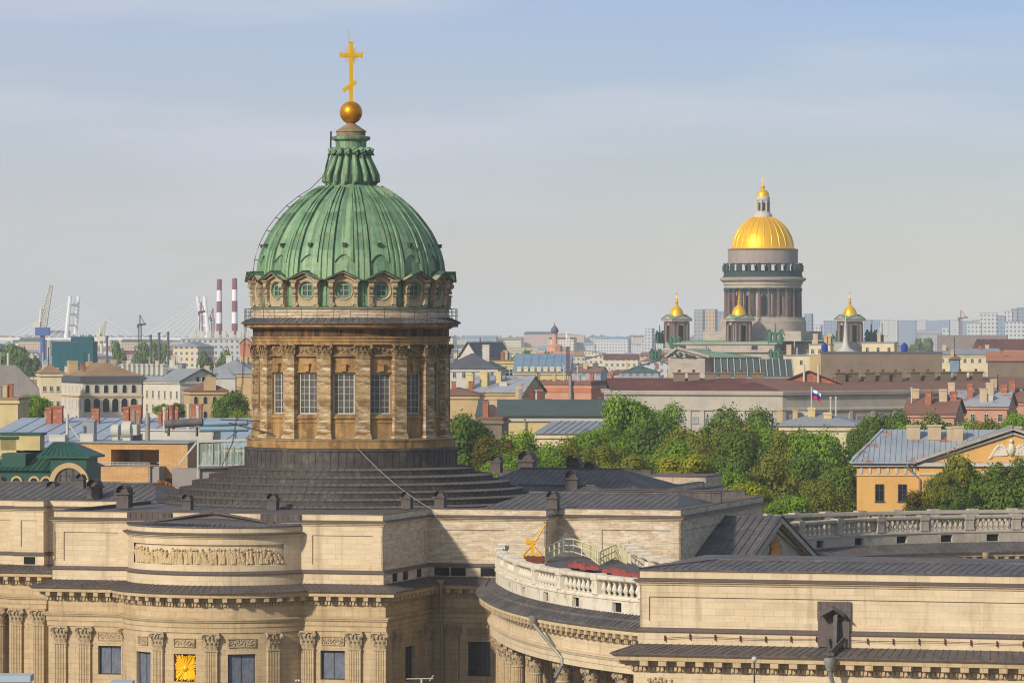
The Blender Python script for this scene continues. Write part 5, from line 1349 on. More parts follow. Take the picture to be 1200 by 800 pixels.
gr = bldg('long_roof_building', 'long low building with pale grey tin roof and a row of brick chimneys', -40, 302, 524, 620, 46, 4, 'w_tan', 'r_tin', 'shed', 3.4, over=.4, seam=2.6,
          chim=[((px + 40) / 342, .8, wp / 9.0, 1.4, 2.4, 3.4 + hp / 7.3, 'brick') for px, wp, hp in ((5, 8, 13), (16, 13, 15), (63, 10, 12), (101, 8, 14), (113, 15, 16), (143, 5, 8), (150, 8, 14), (160, 12, 14), (188, 15, 17))])
for px, wp, hp in ((30, 5, 8), (37, 5, 7), (44, 4, 6), (72, 4, 6), (80, 4, 7), (88, 5, 6), (130, 5, 9), (172, 12, 9), (178, 4, 8)):
    pass
# rooftop plant on the terrace building
zr_ = zat(517.4, 562)
def place_unit(name, label, px, Y, z, fn, mt, cat='air unit', group=None):
    t = thing(name, label, cat, (xat(px, Y), Y, z), R(-12), group); b = MB(); fn(b); b.build('casing', M[mt], t, smooth=40); return t
place_unit('air_unit', 'tall grey ventilation cabinet on the tan terrace building', 105, 566, zr_, lambda b: (b.box(-.8, .8, -.6, .6, 0, 2.6), b.box(-.95, .95, -.7, .7, 2.6, 2.8)), 'r_grey')
place_unit('air_unit', 'white boxed unit on the terrace building beside the tall grey cabinet', 103, 561, zr_ , lambda b: (b.box(-.9, .9, -.5, .5, 0, 1.0), b.box(-1.0, 1.0, -.55, .55, 1.0, 1.1)), 'frame')
place_unit('air_unit', 'white low unit near the left end of the terrace roof', 68, 562, zr_, lambda b: (b.box(-1.1, 1.1, -.5, .5, 0, .8), b.box(-1.2, 1.2, -.55, .55, .8, .92)), 'frame')
place_unit('vent_pipe', 'slim pale flue pipe at the left of the tall grey cabinet', 79, 563, zr_, lambda b: (b.tube([(0, 0, 0), (0, 0, 3.6)], .2, 8), b.tube([(.3, 0, 2.2), (1.6, .3, .3)], .15, 8)), 'frame', 'flue')
place_unit('fan_housing', 'larger white round fan housing on the terrace roof', 149, 566, zr_ + .2, lambda b: (b.tube([(-.5, 0, 1.3), (.7, 0, 1.3)], 1.15, 16), b.box(-.5, .6, -.5, .5, -.2, .6), b.box(.5, 1.5, -.6, .6, .6, 2.0)), 'frame', 'fan')
place_unit('fan_housing', 'smaller white round fan housing left of the larger one', 136, 568, zr_ + .2, lambda b: (b.tube([(-.5, 0, 1.1), (.5, 0, 1.1)], .9, 14), b.box(-.4, .4, -.4, .4, -.2, .5)), 'frame', 'fan')
place_unit('flue', 'dark topped steel flue rising from the terrace roof', 173, 566, zr_, lambda b: (b.tube([(0, 0, 0), (0, 0, 2.2)], .3, 10), b.tube([(0, 0, 2.2), (0, 0, 3.2)], .38, 10), b.tube([(0, 0, 3.2), (0, 0, 3.7)], .26, 10)), 'zinc', 'flue')
place_unit('flue', 'twin pipe steel flue between the fan housing and the dark topped flue', 157, 568, zr_, lambda b: (b.tube([(0, 0, 0), (0, 0, 4.1)], .22, 8), b.tube([(.7, 0, 0), (.7, 0, 3.2)], .2, 8), b.box(-.4, 1.1, -.3, .3, 0, .9)), 'zinc', 'flue')
place_unit('duct', 'black ended round duct lying on the roofs left of the drum', 215, 580, zat(497, 580), lambda b: (b.tube([(-2.6, 0, 0), (2.6, .4, .35)], .55, 14), b.box(-2.2, -2.0, -.3, .3, -1.6, -.4), b.box(1.8, 2.0, -.3, .3, -1.6, -.3)), 'metal', 'duct')
place_unit('duct', 'upper blue grey pipe run left of the drum', 258, 585, zat(497, 585), lambda b: (b.tube([(-2.8, 0, 0), (3.8, .4, .3)], .42, 12), b.box(-1, -.8, -.3, .3, -1.6, -.3)), 'r_blue', 'duct')
place_unit('duct', 'lower blue grey pipe run left of the drum', 258, 578, zat(503, 578), lambda b: (b.tube([(-2.8, 0, 0), (3.8, .4, .1)], .38, 12), b.box(2, 2.2, -.3, .3, -1.6, -.3)), 'r_blue', 'duct')
place_unit('plant_room', 'flat white plant room behind the ducts left of the drum', 205, 592, zr_ - 2, lambda b: (b.box(-5.5, 6, -2, 2, 0, 2.8), b.box(-5.7, 6.2, -2.2, 2.2, 2.8, 3.0)), 'w_white', 'plant room')
for i, (px, top, lab) in enumerate(((193, 480, 'thin pale stack, leftmost of the stacks left of the drum'), (203, 478, 'thin rusty stack among the pale stacks left of the drum'), (221, 476, 'tallest white stack rising behind the black ended duct'), (232, 479, 'thin white stack right of the tallest white stack'))):
    place_unit('flue', lab, px, 590, zat(505, 590), lambda b: (b.tube([(0, 0, 0), (0, 0, (505 - top) * 590 / F)], .22, 8), b.tube([(0, 0, (505 - top) * 590 / F), (0, 0, (505 - top) * 590 / F + .4)], .3, 8)), 'rust' if i == 1 else 'frame', 'flue')
for px, w_, lab in ((196, 12, 'orange heap of leaves on the ledge below the terrace'), ):
    t = thing('bush', 'orange brown bush below the grey wall of the terrace building', 'bush', (xat(190, 540), 540, zat(572, 540)))
    b = MB(); rnd = random.Random(4)
    for k in range(700):
        a = rnd.random() * 6.28; r = rnd.random() ** .5; x, y, z = math.cos(a) * r * 1.6, math.sin(a) * r * .8, rnd.random() * (1 - r * r) * 1.0
        d = Vector((rnd.gauss(0, 1), rnd.gauss(0, 1), rnd.gauss(0, 1))).normalized(); e = d.orthogonal().normalized() * .1; f_ = d.cross(e); c = Vector((x, y, z)); b.face([c - e - f_, c + e - f_, c + e + f_, c - e + f_])
    cm('leaf_orange', srgb(170, 110, 40)); b.build('foliage', M['leaf_orange'], t)

# ------------------------------------------------------------------ left, middle distance
gw = thing('gable_wall_building', 'building with large blank grey gable wall at the left edge', 'building', (xat(-14, 900), 900, 0), R(6))
sc9 = 900 / F; pr_ = [(0, zat(490, 900)), (11.2, zat(490, 900)), (10.6, zat(456, 900)), (9.5, zat(449, 900)), (8, zat(440, 900)), (6.4, zat(431, 900)), (5.6, zat(428, 900)), (0, zat(428, 900))]
b = MB(); b.box(0, 11.2, 0, 14, 0, pr_[0][1]); b.face([(x, 0, z) for x, z in pr_]); 
for (x, z), (x2, z2) in zip(pr_[1:], pr_[2:]): b.face([(x, 0, z), (x, 14, z), (x2, 14, z2), (x2, 0, z2)])
b.build('gable_wall', M['w_blank'], gw)
for x in (2.4, 4.2): b = MB(); b.tube([(x, 1, pr_[-1][1]), (x, 1, pr_[-1][1] + 2.6)], .3, 8); b.build('flue', M['frame'], gw)
bldg('low_house', 'low cream house with flat roof below the blank grey gable', -10, 21, 468, 800, 10, 5, 'w_yellow', 'r_tan', 'flat', 0)
ar = bldg('arcaded_building', 'cream corner building with two rows of arched windows and dark cornice', 97, 166, 441, 1010, 26, -18, 'w_pale', 'r_tan', 'hip', 3.2, wins=[(2.0, 1.0, 1.9, 6, 0, 13.4, True), (5.2, 1.5, 3.2, 6, 0, 13.4, True)], side=[(2.2, .6, 1.5, 6, 'L'), (5.4, .7, 2.2, 6, 'L')], chim=[(.1, .7, 2.2, 2, .4, 3.6, 'w_tan'), (.4, .75, 1.4, 2, .4, 3.4, 'w_tan')], wfm='w_pale')
b = MB(); h = ar['h']; ww_ = ar['w']; b.box(-.7, ww_ + .7, -.7, 26.7, h - 1.3, h + .1); b.build('cornice', M['r_dark'], ar); b = MB(); b.box(-.2, ww_ + .2, -.25, .0, h - 4.9, h - 4.5); b.box(-.25, 0, 0, 26, h - 4.9, h - 4.5); b.build('string_course', M['w_tan'], ar)
bldg('grey_roof_building', 'broad building with pale grey tin roof behind the arcaded building', 100, 186, 437, 1060, 20, -18, 'w_tan', 'r_grey', 'hip', 2.0)
bldg('narrow_house', 'narrow yellowish plain wing left of the arcaded corner building', 48, 72, 437, 990, 14, -10, 'w_cream', 'r_tan', 'hip', 2, wins=[(3, .8, 1.2, 3), (6.5, .8, 1.2, 3)])
bldg('chapel_hall', 'hall with pedimented ochre end and long grey roof', 211, 261, 446, 1000, 40, -34, 'w_pale', 'r_grey', 'gable_y', 2.8, wins=[(-.9, .8, 1.3, 3, 4, 8.5, True)], side=[(2.4, .8, 1.8, 14, 'L'), (5.6, .8, 2.0, 14, 'L')], chim=[(.2, .3 + .06 * k, 1.0, 1.2, 1.2, 3.8, 'frame') for k in range(9)])
bh = bldg('baroque_house', 'small ochre house with curved gables right of the pedimented hall', 224, 268, 458, 930, 12, -12, 'w_tan', 'r_rust', 'hip', 2, wins=[(1.2, .8, 1.6, 4, 0, 8.2, True), (4.4, .8, 1.8, 4, 0, 8.2, True)])
b = MB(); zt = bh['h']; b.box(2.8, 5.4, -.25, .3, zt, zt + 1.8); arch_ring(b, 4.1, 0, zt + 1.8, .0, 1.3, .25, 12); b.build('gable', M['w_tan'], bh)
bldg('flat_block', 'grey tin roofed block just left of the drum windows', 238, 300, 438, 1080, 26, 8, 'w_tan', 'r_grey', 'hip', 3.5, chim=[(.3, .5, 1.5, 1.5, 2, 4.6, 'frame'), (.6, .5, 1.5, 1.5, 2, 4.2, 'w_tan')])
sp_ = thing('tent_roof', 'small pale pyramid roof in front of the grey roofs left of the drum', 'roof turret', (xat(265, 960), 960, 0)); b = MB(); z0, z1 = zat(443, 960), zat(430, 960); b.box(-2.2, 2.2, -2.2, 2.2, 0, z0); b.build('wall', M['w_white'], sp_); b = MB()
for s in range(4):
    a0, a1 = [(2.5 * math.sqrt(2) * math.cos(R(45 + 90 * q)), 2.5 * math.sqrt(2) * math.sin(R(45 + 90 * q)), z0 + .01) for q in (s, s + 1)]; b.face([a0, a1, (0, 0, z1)])
b.build('roof', M['r_grey'], sp_)
tl = bldg('wrapped_building', 'block wrapped in dark teal scaffold netting', 61, 109, 401, 1850, 20, 0, 'w_teal', 'r_dark', 'flat', 0, corn=False)
b = MB(); rnd = random.Random(6)
for k in range(14): x = 9 + k * .6; b.bar((x, 2, tl['h']), (x, 2, tl['h'] + rnd.uniform(1.5, 4)), .25, .25)
b.box(8, 17.5, 1.5, 8, tl['h'], tl['h'] + 2.4); b.build('scaffold', M['w_teal'], tl)
bldg('factory', 'long white industrial plant below the striped chimneys', 212, 300, 397, 2700, 60, 0, 'f_white', 'r_grey', 'flat', 0, chim=[(.15 + .1 * k, .3, 3, 3, .3, 5, 'w_white') for k in range(8)])
bldg('factory', 'square pale factory block left of the long white plant', 203, 232, 406, 2600, 40, 10, 'f_cream', 'r_grey', 'hip', 3)
bldg('orange_silo_house', 'small orange gabled house at the right end of the white plant', 281, 294, 402, 2500, 20, 0, 'w_orange', 'r_orange', 'gable_y', 3)

# chimneys, cranes, bridge
def striped(px, y0, Y, lab):
    t = thing('chimney_stack', lab, 'chimney', (xat(px, Y), Y, 0)); zt = zat(y0, Y); zb = zat(392, Y); n = 5; 
    b = MB(); b.tube([(0, 0, 0), (0, 0, zb)], 2.6, 16, r1=2.5); b.build('base', M['w_white'], t, smooth=50)
    for k in range(n):
        b = MB(); a, c = zb + (zt - zb) * k / n, zb + (zt - zb) * (k + 1) / n; b.tube([(0, 0, a), (0, 0, c)], 2.5 - .1 * k, 16, r1=2.5 - .1 * (k + 1)); b.build('stripe', M['st_red'] if k % 2 == 0 else M['st_white'], t, smooth=50)
        b = MB()
M['st_red'] = mat('faded_red_paint', srgb(132, 72, 84)); M['st_white'] = mat('white_paint', srgb(236, 228, 224))
striped(257, 327, 3500, 'left one of two tall chimneys banded red and white'); striped(275, 326, 3450, 'right one of two tall chimneys banded red and white')
for px, yt, lab in ((125.5, 395, 'lone black stack beside the small jib crane'), (176.5, 394, 'leftmost of three black stacks by the far trees'), (186.5, 391, 'middle one of three black stacks by the far trees'), (197, 390.5, 'rightmost of three black stacks by the far trees')):
    t = thing('factory_stack', lab, 'chimney', (xat(px, 2300), 2300, 0)); b = MB(); b.tube([(0, 0, 0), (0, 0, zat(yt, 2300))], .65, 10); b.build('shaft', M['r_dark'], t, smooth=50); b = MB(); b.tube([(0, 0, zat(yt, 2300)), (0, 0, zat(yt, 2300) + .8)], .85, 10); b.build('rim', M['metal'], t)
def lattice(mb, p, q, w0, w1, n, r):
    p, q = Vector(p), Vector(q); d = (q - p).normalized(); a = d.cross(Vector((0, 1, 0))).normalized(); c = d.cross(a)
    prev = None
    for k in range(n + 1):
        t = k / n; ce = p + (q - p) * t; w = w0 + (w1 - w0) * t
        cr_ = [ce + a * sx * w / 2 + c * sy * w / 2 for sx, sy in ((-1, -1), (1, -1), (1, 1), (-1, 1))]
        if prev:
            for i in range(4): mb.tube([prev[i], cr_[i]], r, 4, cap=False); mb.tube([prev[i], cr_[(i + 1) % 4]], r * .8, 4, cap=False)
        for i in range(4): mb.tube([cr_[i], cr_[(i + 1) % 4]], r * .8, 4, cap=False)
        prev = cr_
M['crane_w'] = mat('pale_crane_paint', srgb(206, 200, 178)); M['crane_b'] = mat('blue_crane_paint', srgb(70, 96, 150)); M['bridge'] = mat('white_bridge_paint', srgb(228, 226, 220))
def jib_crane(px, yb, yc, ytip, dxp, Y, lab, s, leg):
    t = thing('harbour_crane', lab, 'crane', (xat(px, Y), Y, 0)); z0, z1, z2 = 0, zat(yc, Y), zat(ytip, Y); k_ = Y / F
    b = MB(); b.tube([(0, 0, 0), (0, 0, z1)], 2.2 * s, 8, r1=1.6 * s); b.box(-5 * s, 5 * s, -3, 3, z1 - 2.5 * s, z1 + 3.2 * s); b.build('pedestal', M['crane_b'] if leg else M['crane_w'], t)
    b = MB(); b.box(-6 * s, -1.5 * s, -3, 3, z1 + 3 * s, z1 + 7 * s); b.tube([(-2 * s, 0, z1 + 4 * s), (-1 * s, 0, z1 + 17 * s)], 1.1 * s, 6); b.build('cabin', M['crane_w'], t)
    b = MB(); lattice(b, (0, 0, z1 + 3 * s), (dxp * k_, 0, z2), 5.0 * s, 2.0 * s, 14, .24 * s); b.tube([(-1 * s, 0, z1 + 17 * s), (dxp * k_, 0, z2)], .2 * s, 4); b.build('jib', M['crane_w'], t)
jib_crane(50, 410, 389, 334, 10, 3000, 'tall pale harbour crane on a blue pedestal', 1.0, True)
jib_crane(119, 410, 397, 376, 5, 2800, 'small pale jib crane right of the teal wrapped block', .55, False)
def tower_crane(px, yt, Y, lab, j=8, m='st_red'):
    t = thing('tower_crane', lab, 'crane', (xat(px, Y), Y, 0)); z = zat(yt, Y); k_ = Y / F
    b = MB(); lattice(b, (0, 0, 0), (0, 0, z), 2.2, 2.2, 16, .2); b.build('mast', M[m], t)
    b = MB(); lattice(b, (-3 * k_, 0, z), (j * k_, 0, z + 1), 1.6, 1.1, 8, .2); b.tube([(0, 0, z + 8), (j * k_ * .8, 0, z + 1)], .25, 4); b.tube([(0, 0, z), (0, 0, z + 8)], .5, 5); b.build('jib', M[m], t)
    b = MB(); b.box(-3.4 * k_, -1.8 * k_, -1.2, 1.2, z - 2.5, z + 1); b.build('counterweight', M['r_dark'], t)
tower_crane(164, 381, 3300, 'grey tower crane alone against the hazy sky', 7, 'frame_d'); tower_crane(235.5, 366, 3300, 'red tower crane in front of the right bridge pylon', 5); tower_crane(249.5, 373, 3400, 'small red tower crane right of the bridge pylon', -4); tower_crane(1126, 373, 4300, 'tower crane above the far apartment blocks on the right', 8)
br = thing('cable_bridge', 'white cable stayed bridge with two slanted twin pylons', 'bridge', (0, 5200, 0)); k_ = 5200 / F
zd = zat(396.2, 5200); zt = zat(347, 5200)
b = MB(); b.box(xat(-40, 5200), xat(330, 5200), -14, 14, zd - 2.0, zd + .6); b.build('deck', M['bridge'], br)
for (b0, b1, t0, t1) in ((75, 84, 83, 91.5), (249, 241, 240, 231)):
    b = MB()
    for s, bx, tx in ((-12, b0, t0), (12, b1, t1)):
        b.tube([(xat(bx, 5200), s, 0), (xat(tx, 5200), s * .55, zt)], 3.2, 8, r1=2.0)
    for f_ in (.45, .6, .75, .88):
        x0 = xat(b0 + (t0 - b0) * f_, 5200); x1 = xat(b1 + (t1 - b1) * f_, 5200); b.tube([(x0, -12 + 5 * f_, zt * f_), (x1, 12 - 5 * f_, zt * f_)], 1.2, 6)
    b.build('pylon', M['bridge'], br)
b = MB()
for c0, tops in ((84, (87, 83)), (240, (236, 232))):
    for k in range(1, 9):
        for s in (-1, 1):
            xb = c0 + s * k * 9.4; 
            if xb < -30 or xb > 300: continue
            b.tube([(xat(tops[0], 5200), 0, zt * (.60 + .045 * k)), (xat(xb, 5200), 0, zd)], .3, 4, cap=False)
b.build('stay_cables', M['bridge'], br)['kind'] = 'stuff'
for px in range(20, 300, 26):
    if abs(px - 80) < 8 or abs(px - 240) < 8: continue
    b = MB(); b.box(xat(px, 5200) - 2, xat(px, 5200) + 2, -8, 8, 0, zd - 2.0); b.build('pier', M['bridge'], br)
# ------------------------------------------------------------------ right of the green dome
bldg('mansard_building', 'grey mansard roofed building with white gable just right of the drum', 516, 582, 432, 1250, 24, 6, 'w_white', 'r_dark', 'hip', 4.5, wins=[(1.0, 1.0, 1.6, 6)], chim=[(.75, .4, 2, 2, 2, 7, 'w_white')])
bldg('turret_house', 'white steep gabled roof pavilion above the grey mansard', 538, 560, 418, 1300, 20, 30, 'w_white', 'r_dark', 'gable_y', 4.5)
bldg('blank_building', 'plain cream building with a single small dark window high on its side', 570, 603, 423, 1300, 40, 4, 'w_yellow', 'r_tan', 'flat', 0, wins=[(2.4, 2.6, 2.9, 1, 5, 9)])
gb = bldg('glass_roof_building', 'cream building with long blue grey glazed roof', 602, 666, 436, 1240, 22, 3, 'w_yellow', 'r_blue', 'shed', 5.2, seam=2.2, wins=[(2.0, 1.0, 1.2, 8)], chim=[(.1 + .12 * k, .06, 1.2, 1.2, -.2, 1.6, 'w_cream') for k in range(7)])
bldg('gabled_house', 'low ochre house with two small dark attic windows right of the drum', 545, 612, 459, 980, 26, 12, 'w_tan', 'r_patchy', 'gable_x', 3.6, wins=[(.5, .7, 1.3, 2, 0, 3)], chim=[(.05, .1, 1.6, 1.6, 1, 4.2, 'w_yellow'), (.25, .2, 1.8, 1.6, 1.2, 4.6, 'w_yellow'), (.46, .3, 1.4, 1.4, 1, 4.6, 'w_yellow')])
bldg('front_house', 'low tan gabled building front beside the green drum lower left of the salmon block', 505, 560, 463, 900, 16, 4, 'w_tan', 'r_rust', 'hip', 1.6)
sb = bldg('salmon_building', 'salmon pink block with orange parapet band and tall flue pipes on its face', 611, 692, 451, 1040, 20, 14, 'w_pink', 'r_rust', 'flat', 0, wins=[(4.2, 1.1, 2.6, 7)], side=[(4.2, 1, 2.4, 2)], parapet=1.0)
b = MB(); b.box(-.2, sb['w'] + .2, -.22, 0, sb['h'] - 1.7, sb['h'] - .2); b.box(sb['w'] + .001, sb['w'] + .22, 0, 20, sb['h'] - 4, sb['h'] - .2); b.build('orange_band', M['w_orange'], sb)
for x in (3.4, 12.0): b = MB(); b.tube([(x + .4, -.7, 4), (x + .4, -.7, sb['h'] + 2.2)], .42, 10); b.build('flue', M['zinc'], sb, smooth=50)
bldg('orange_annex', 'low orange walled annex with rusty roof left of the salmon block', 601, 640, 470, 900, 10, 6, 'w_orange', 'r_rust', 'flat', 0, chim=[(.5, .4, 1, 1, .3, 2.4, 'rust'), (.75, .4, 1, 1, .3, 2.2, 'rust')])
yb_ = bldg('school_building', 'long pale yellow building with dark green roof and white cornice behind the trees', 562, 712, 486, 760, 22, 3, 'w_yellow', 'r_slate', 'gable_x', 2.6, wins=[(5.4, .8, 1.6, 11)], over=.8, chim=[(.93, .3, .7, .7, .6, 3.2, 'r_dark')])
b = MB(); w_ = yb_['w']; h_ = yb_['h']; b.box(-.3, w_ + .3, -.45, .0, h_ - 1.1, h_ - .1); b.box(-.2, w_ + .2, -.3, 0, h_ - 4.6, h_ - 4.0); b.build('white_cornice', M['frame'], yb_)
b = MB(); x = w_ * .35; b.tube([(x, -.6, h_ - .6), (x + .2, -.35, h_ - 2.2), (x + .2, -.35, 5)], .12, 6); b.build('downpipe', M['pipe_tan'], yb_)
bldg('blue_roof_building', 'low building with pale blue grey tin roof half hidden among the trees', 628, 735, 508, 700, 24, 8, 'w_cream', 'r_grey', 'shed', 1.6, seam=1.2)
bldg('brick_annex', 'small dark brick stub wall among the trees below the yellow building', 560, 588, 491, 700, 8, 8, 'w_brown', 'r_rust', 'flat', 0)
# bank: long stone block with an obtuse corner
bk = thing('bank_building', 'long pale stone block with dark red roof and greyer flank behind the flag', 'building', (0, 0, 0))
HB = zat(459, 880); pA, pB = (xat(712, 893), 893), (xat(917, 880), 880); pC = (pB[0] + 98 * math.cos(R(33)), pB[1] + 98 * math.sin(R(33)))
bp = [pA, pB, pC]; bS = plen(bp); back = [(pC[0] - 14, pC[1] + 26), (pB[0] - 16, pB[1] + 34), (pA[0], pA[1] + 34)]; loop = bp + back
b = MB(); b.sweep(loop, [(0, 0), (0, HB)], True); b.sweep(loop, [(0, HB - 4.0), (.4, HB - 3.9), (.4, HB - 3.5), (.05, HB - 3.3)], True); b.sweep(loop, [(.02, HB - .9), (.6, HB - .7), (.75, HB - .1), (.75, HB + .1), (-.6, HB + .15)], True); b.poly(offset(loop, .1, True), HB + .1)
b.build('wall', M['w_bank'], bk)
n1 = 13; n2 = 17; ww = None
for k in range(n1 + n2):
    s0 = bS[1] * (k + .5) / n1 if k < n1 else bS[1] + (bS[2] - bS[1]) * (k - n1 + .5) / n2
    p, a, nn = at(bp, s0, bS); win_part(bk, 1.7, 2.6, (p[0], p[1], HB - 12.2), a); o = win_part(bk, 1.9, 1.4, (p[0], p[1], HB - 6.6), a, 'w_grey', 'w_grey')
    s1 = s0 - (bS[1] / n1 if k < n1 else (bS[2] - bS[1]) / n2) / 2 + .3; p, a, nn = at(bp, s1, bS); mb = MB(); mb.box(-.45, .45, -.28, 0, 0, HB - 4); o = mb.build('pilaster', M['w_bank'], bk) if ww is None else dup(ww, bk); ww = ww or o; put(o, p, 0, a)
b = MB(); r0 = [offset(loop, -.5, True)[i] for i in (0, 1, 2)]; r1 = [(pA[0], pA[1] + 17), (pB[0] - 7, pB[1] + 17), (pC[0] - 8, pC[1] + 13)]; r2 = [offset(loop, -.5, True)[i] for i in (5, 4, 3)]
for i in range(2): b.face(m=i, pts=[(*r0[i], HB + .16), (*r0[i + 1], HB + .16), (*r1[i + 1], HB + 2.6), (*r1[i], HB + 2.6)]); b.face([(*r1[i], HB + 2.6), (*r1[i + 1], HB + 2.6), (*r2[i + 1], HB + .16), (*r2[i], HB + .16)])
b.build('roof', [M['r_red'], M['r_rust']], bk)
fst = None
for i, px in enumerate((796, 813, 833, 850, 868, 888, 983, 997, 1016, 1034, 1050, 1070, 1088, 1106, 1124, 1143)):
    if px < 900: t = (xat(px, 899) - pA[0]) / (pB[0] - pA[0]); p = (xat(px, 899), 899.5)
    else: p = min(((pB[0] - 6 + 98 * math.cos(R(33)) * q / 200, pB[1] + 11 + 98 * math.sin(R(33)) * q / 200) for q in range(240)), key=lambda c: abs(600 + F * c[0] / c[1] - px))
    if fst is None:
        b = MB(); b.box(-1.2, 1.2, -.9, .9, 0, 2.5); b.box(-1.4, 1.4, -1.1, 1.1, 2.5, 2.75); o = b.build('chimney', M['w_brown'], bk); fst = o; b = MB(); b.tube([(0, 0, 2.7), (0, 0, 3.3)], .32, 8); b.build('pot', M['rust'], o)
    else: o = dup(fst, bk)
    put(o, p, HB + 1.1, 0 if px < 900 else R(24))
bg_ = bldg('brick_gable', 'red brick gabled attic standing on the dark red roof of the long block', 911, 985, 449, 900, 10, 4, 'brick', 'r_rust', 'gable_y', 2.6, corn=False, zb=28.5)
b = MB(); b.box(3.0, 6.0, -2, -.5, 28.5 - 28.5, 3.2); b.build('white_dormer', M['frame'], bg_); b = MB(); b.box(9, 13.2, -2, -.2, 0, 1.6); b.build('rusty_housing', M['rust'], bg_)
for x in (5.6, 8.6): b = MB(); b.tube([(x, -.5, 1), (x, -.5, 7.2)], .25, 8); b.build('flue', M['frame'], bg_)
sk = bldg('skylight_hall', 'long glazed skylight roof with pale bars before the gold domed cathedral', 838, 930, 441, 1150, 18, 2, 'w_grey', 'r_slate', 'shed', 4.6, seam=1.7, over=.2)
b = MB()
for k in range(13): x = k * sk['w'] / 12; b.bar((x, -.2, sk['h'] + .05), (x + .01, 18, sk['h'] + 4.65), .22, .2)
b.build('glazing_bars', M['frame'], sk)
gbx = bldg('box_building', 'long flat windowless brown grey box building', 962, 1104, 414, 1060, 26, 4, 'w_brown', 'r_dark', 'flat', 0, over=.2, corn=False)
b = MB(); b.box(-2.8, -.02, .2, 24, 0, gbx['h'] - .6); b.build('pale_end', M['w_tan'], gbx)
for i, (px0, px1, yt, lab) in enumerate(((1010, 1048, 402, 'cream rooftop block right of the white spire'), (948, 973, 404, 'small cream rooftop block left of the white spire'), (918, 960, 417, 'low cream house below the gold domed cathedral with three windows'))):
    bldg('rooftop_block', lab, px0, px1, yt, 1250, 10, 10, 'w_cream', 'r_grey', 'flat', 0, wins=[(1.2, .9, 1.4, 3)], corn=False)
sp = thing('spire', 'slender white spire rising from a flared base before the right belfry', 'spire', (xat(991, 1230), 1230, 0)); zs = lambda y: zat(y, 1230)
b = MB(); b.lathe([(4.4, zs(413.5)), (2.6, zs(411)), (1.2, zs(407)), (.85, zs(402)), (.6, zs(394)), (.08, zs(369))], 10); b.build('needle', M['frame'], sp, smooth=60); b = MB(); b.box(-4.4, 4.4, -4.4, 4.4, 0, zs(413.4)); b.build('base', M['w_white'], sp)
for px, yy, lab in ((968, 411.5, 'blue barrel on the box building roof left of the spire'), (1062, 411, 'blue barrel on the box building roof right of the cream block')):
    t = thing('barrel', lab, 'barrel', (xat(px, 1065), 1070, gbx['h'] + .35)); b = MB(); b.lathe([(.05, 0), (.75, .05), (.85, .9), (.75, 1.9), (.05, 2.0)], 12); cm('b_blue', srgb(30, 60, 150)); b.build('body', M['b_blue'], t, smooth=50); b = MB(); b.lathe([(.05, 2.0), (.4, 2.02), (.4, 2.3), (.05, 2.3)], 10); b.build('lid', M['b_blue'], t)
bldg('shed', 'dark long shed with orange rust roof at the right edge', 1158, 1260, 423, 1150, 22, 6, 'w_brown', 'r_orange', 'shed', 2.4, corn=False)
bldg('red_hall', 'brown red roofed hall far right above the orange roofed shed', 1140, 1205, 409, 1700, 30, 14, 'w_pink', 'r_red', 'gable_x', 4)
bldg('roof_cabin', 'small cabin with orange front on the rooftops right of the box building', 1113, 1124, 421, 1130, 4, 10, 'r_blue', 'r_rust', 'hip', 1.2, corn=False)
bldg('pale_roof', 'low white roofed hall between the box building and the orange roofed shed', 1100, 1170, 415, 1500, 30, 6, 'w_cream', 'r_grey', 'gable_x', 2, wins=[(1.5, 1, 1.4, 8)])
for i, (px0, px1, yt, Y, rf_, lab) in enumerate(((1060, 1118, 484, 790, 'r_rust', 'rusty roofed house with tan chimneys left of the patchy tin roofs'), (1100, 1180, 475, 830, 'r_patchy', 'patchy rusty tin roofed house with three brick chimneys behind the yellow mansion'), (1150, 1230, 470, 870, 'r_rust', 'rusty roofed house at the right edge with small dormers'))):
    bldg('tin_roof_house', lab, px0, px1, yt, Y, 18, 12, 'w_pink', rf_, 'gable_x', 2.8, wins=[(1.6, .9, 1.5, 5)], chim=[(.12, .5, 1.3, 1.2, 1, 4.4), (.42, .3, 1.1, 1.2, 1, 4.2, 'brick'), (.7, .4, 1.5, 1.3, 1, 4.4), (.9, .45, 1.2, 1.2, 1, 4, 'brick')])
bldg('grey_roof_house', 'low house with pale blue grey hipped roof beneath the flag', 905, 1012, 499, 700, 20, 6, 'w_cream', 'r_grey', 'hip', 2.2, chim=[(.42, .25, 1.2, 1.2, .6, 3.0, 'w_yellow'), (.6, .2, 1.3, 1, .4, 2.2, 'w_yellow')])
fl = thing('flag', 'white blue and red flag on a white pole above the pale roof', 'flag', (xat(953.5, 700), 705, 0)); zf = lambda y: zat(y, 705)
b = MB(); b.tube([(0, 0, zf(500)), (0, 0, zf(453))], .12, 6); b.build('pole', M['frame'], fl)
M['f_w'] = mat('flag_white', srgb(235, 235, 235)); M['f_b'] = mat('flag_blue', srgb(30, 60, 170)); M['f_r'] = mat('flag_red', srgb(200, 40, 44))
for j, mname in enumerate(('f_w', 'f_b', 'f_r')):
    b = MB(); rows = []
    for q in range(2):
        rows.append([(.1 + i * .13, .25 * math.sin(i * .8), zf(455.2) - (j + q) * .48 - .07 * i - .06 * math.sin(i * .7)) for i in range(12)])
    b.grid(rows[::-1]); b.build('stripe', M[mname], fl, smooth=60)
rm = thing('radio_mast', 'red and white lattice radio mast over the salmon rooftops', 'mast', (xat(665.5, 1180), 1180, 0)); z0, z1 = zat(450, 1180), zat(389, 1180)
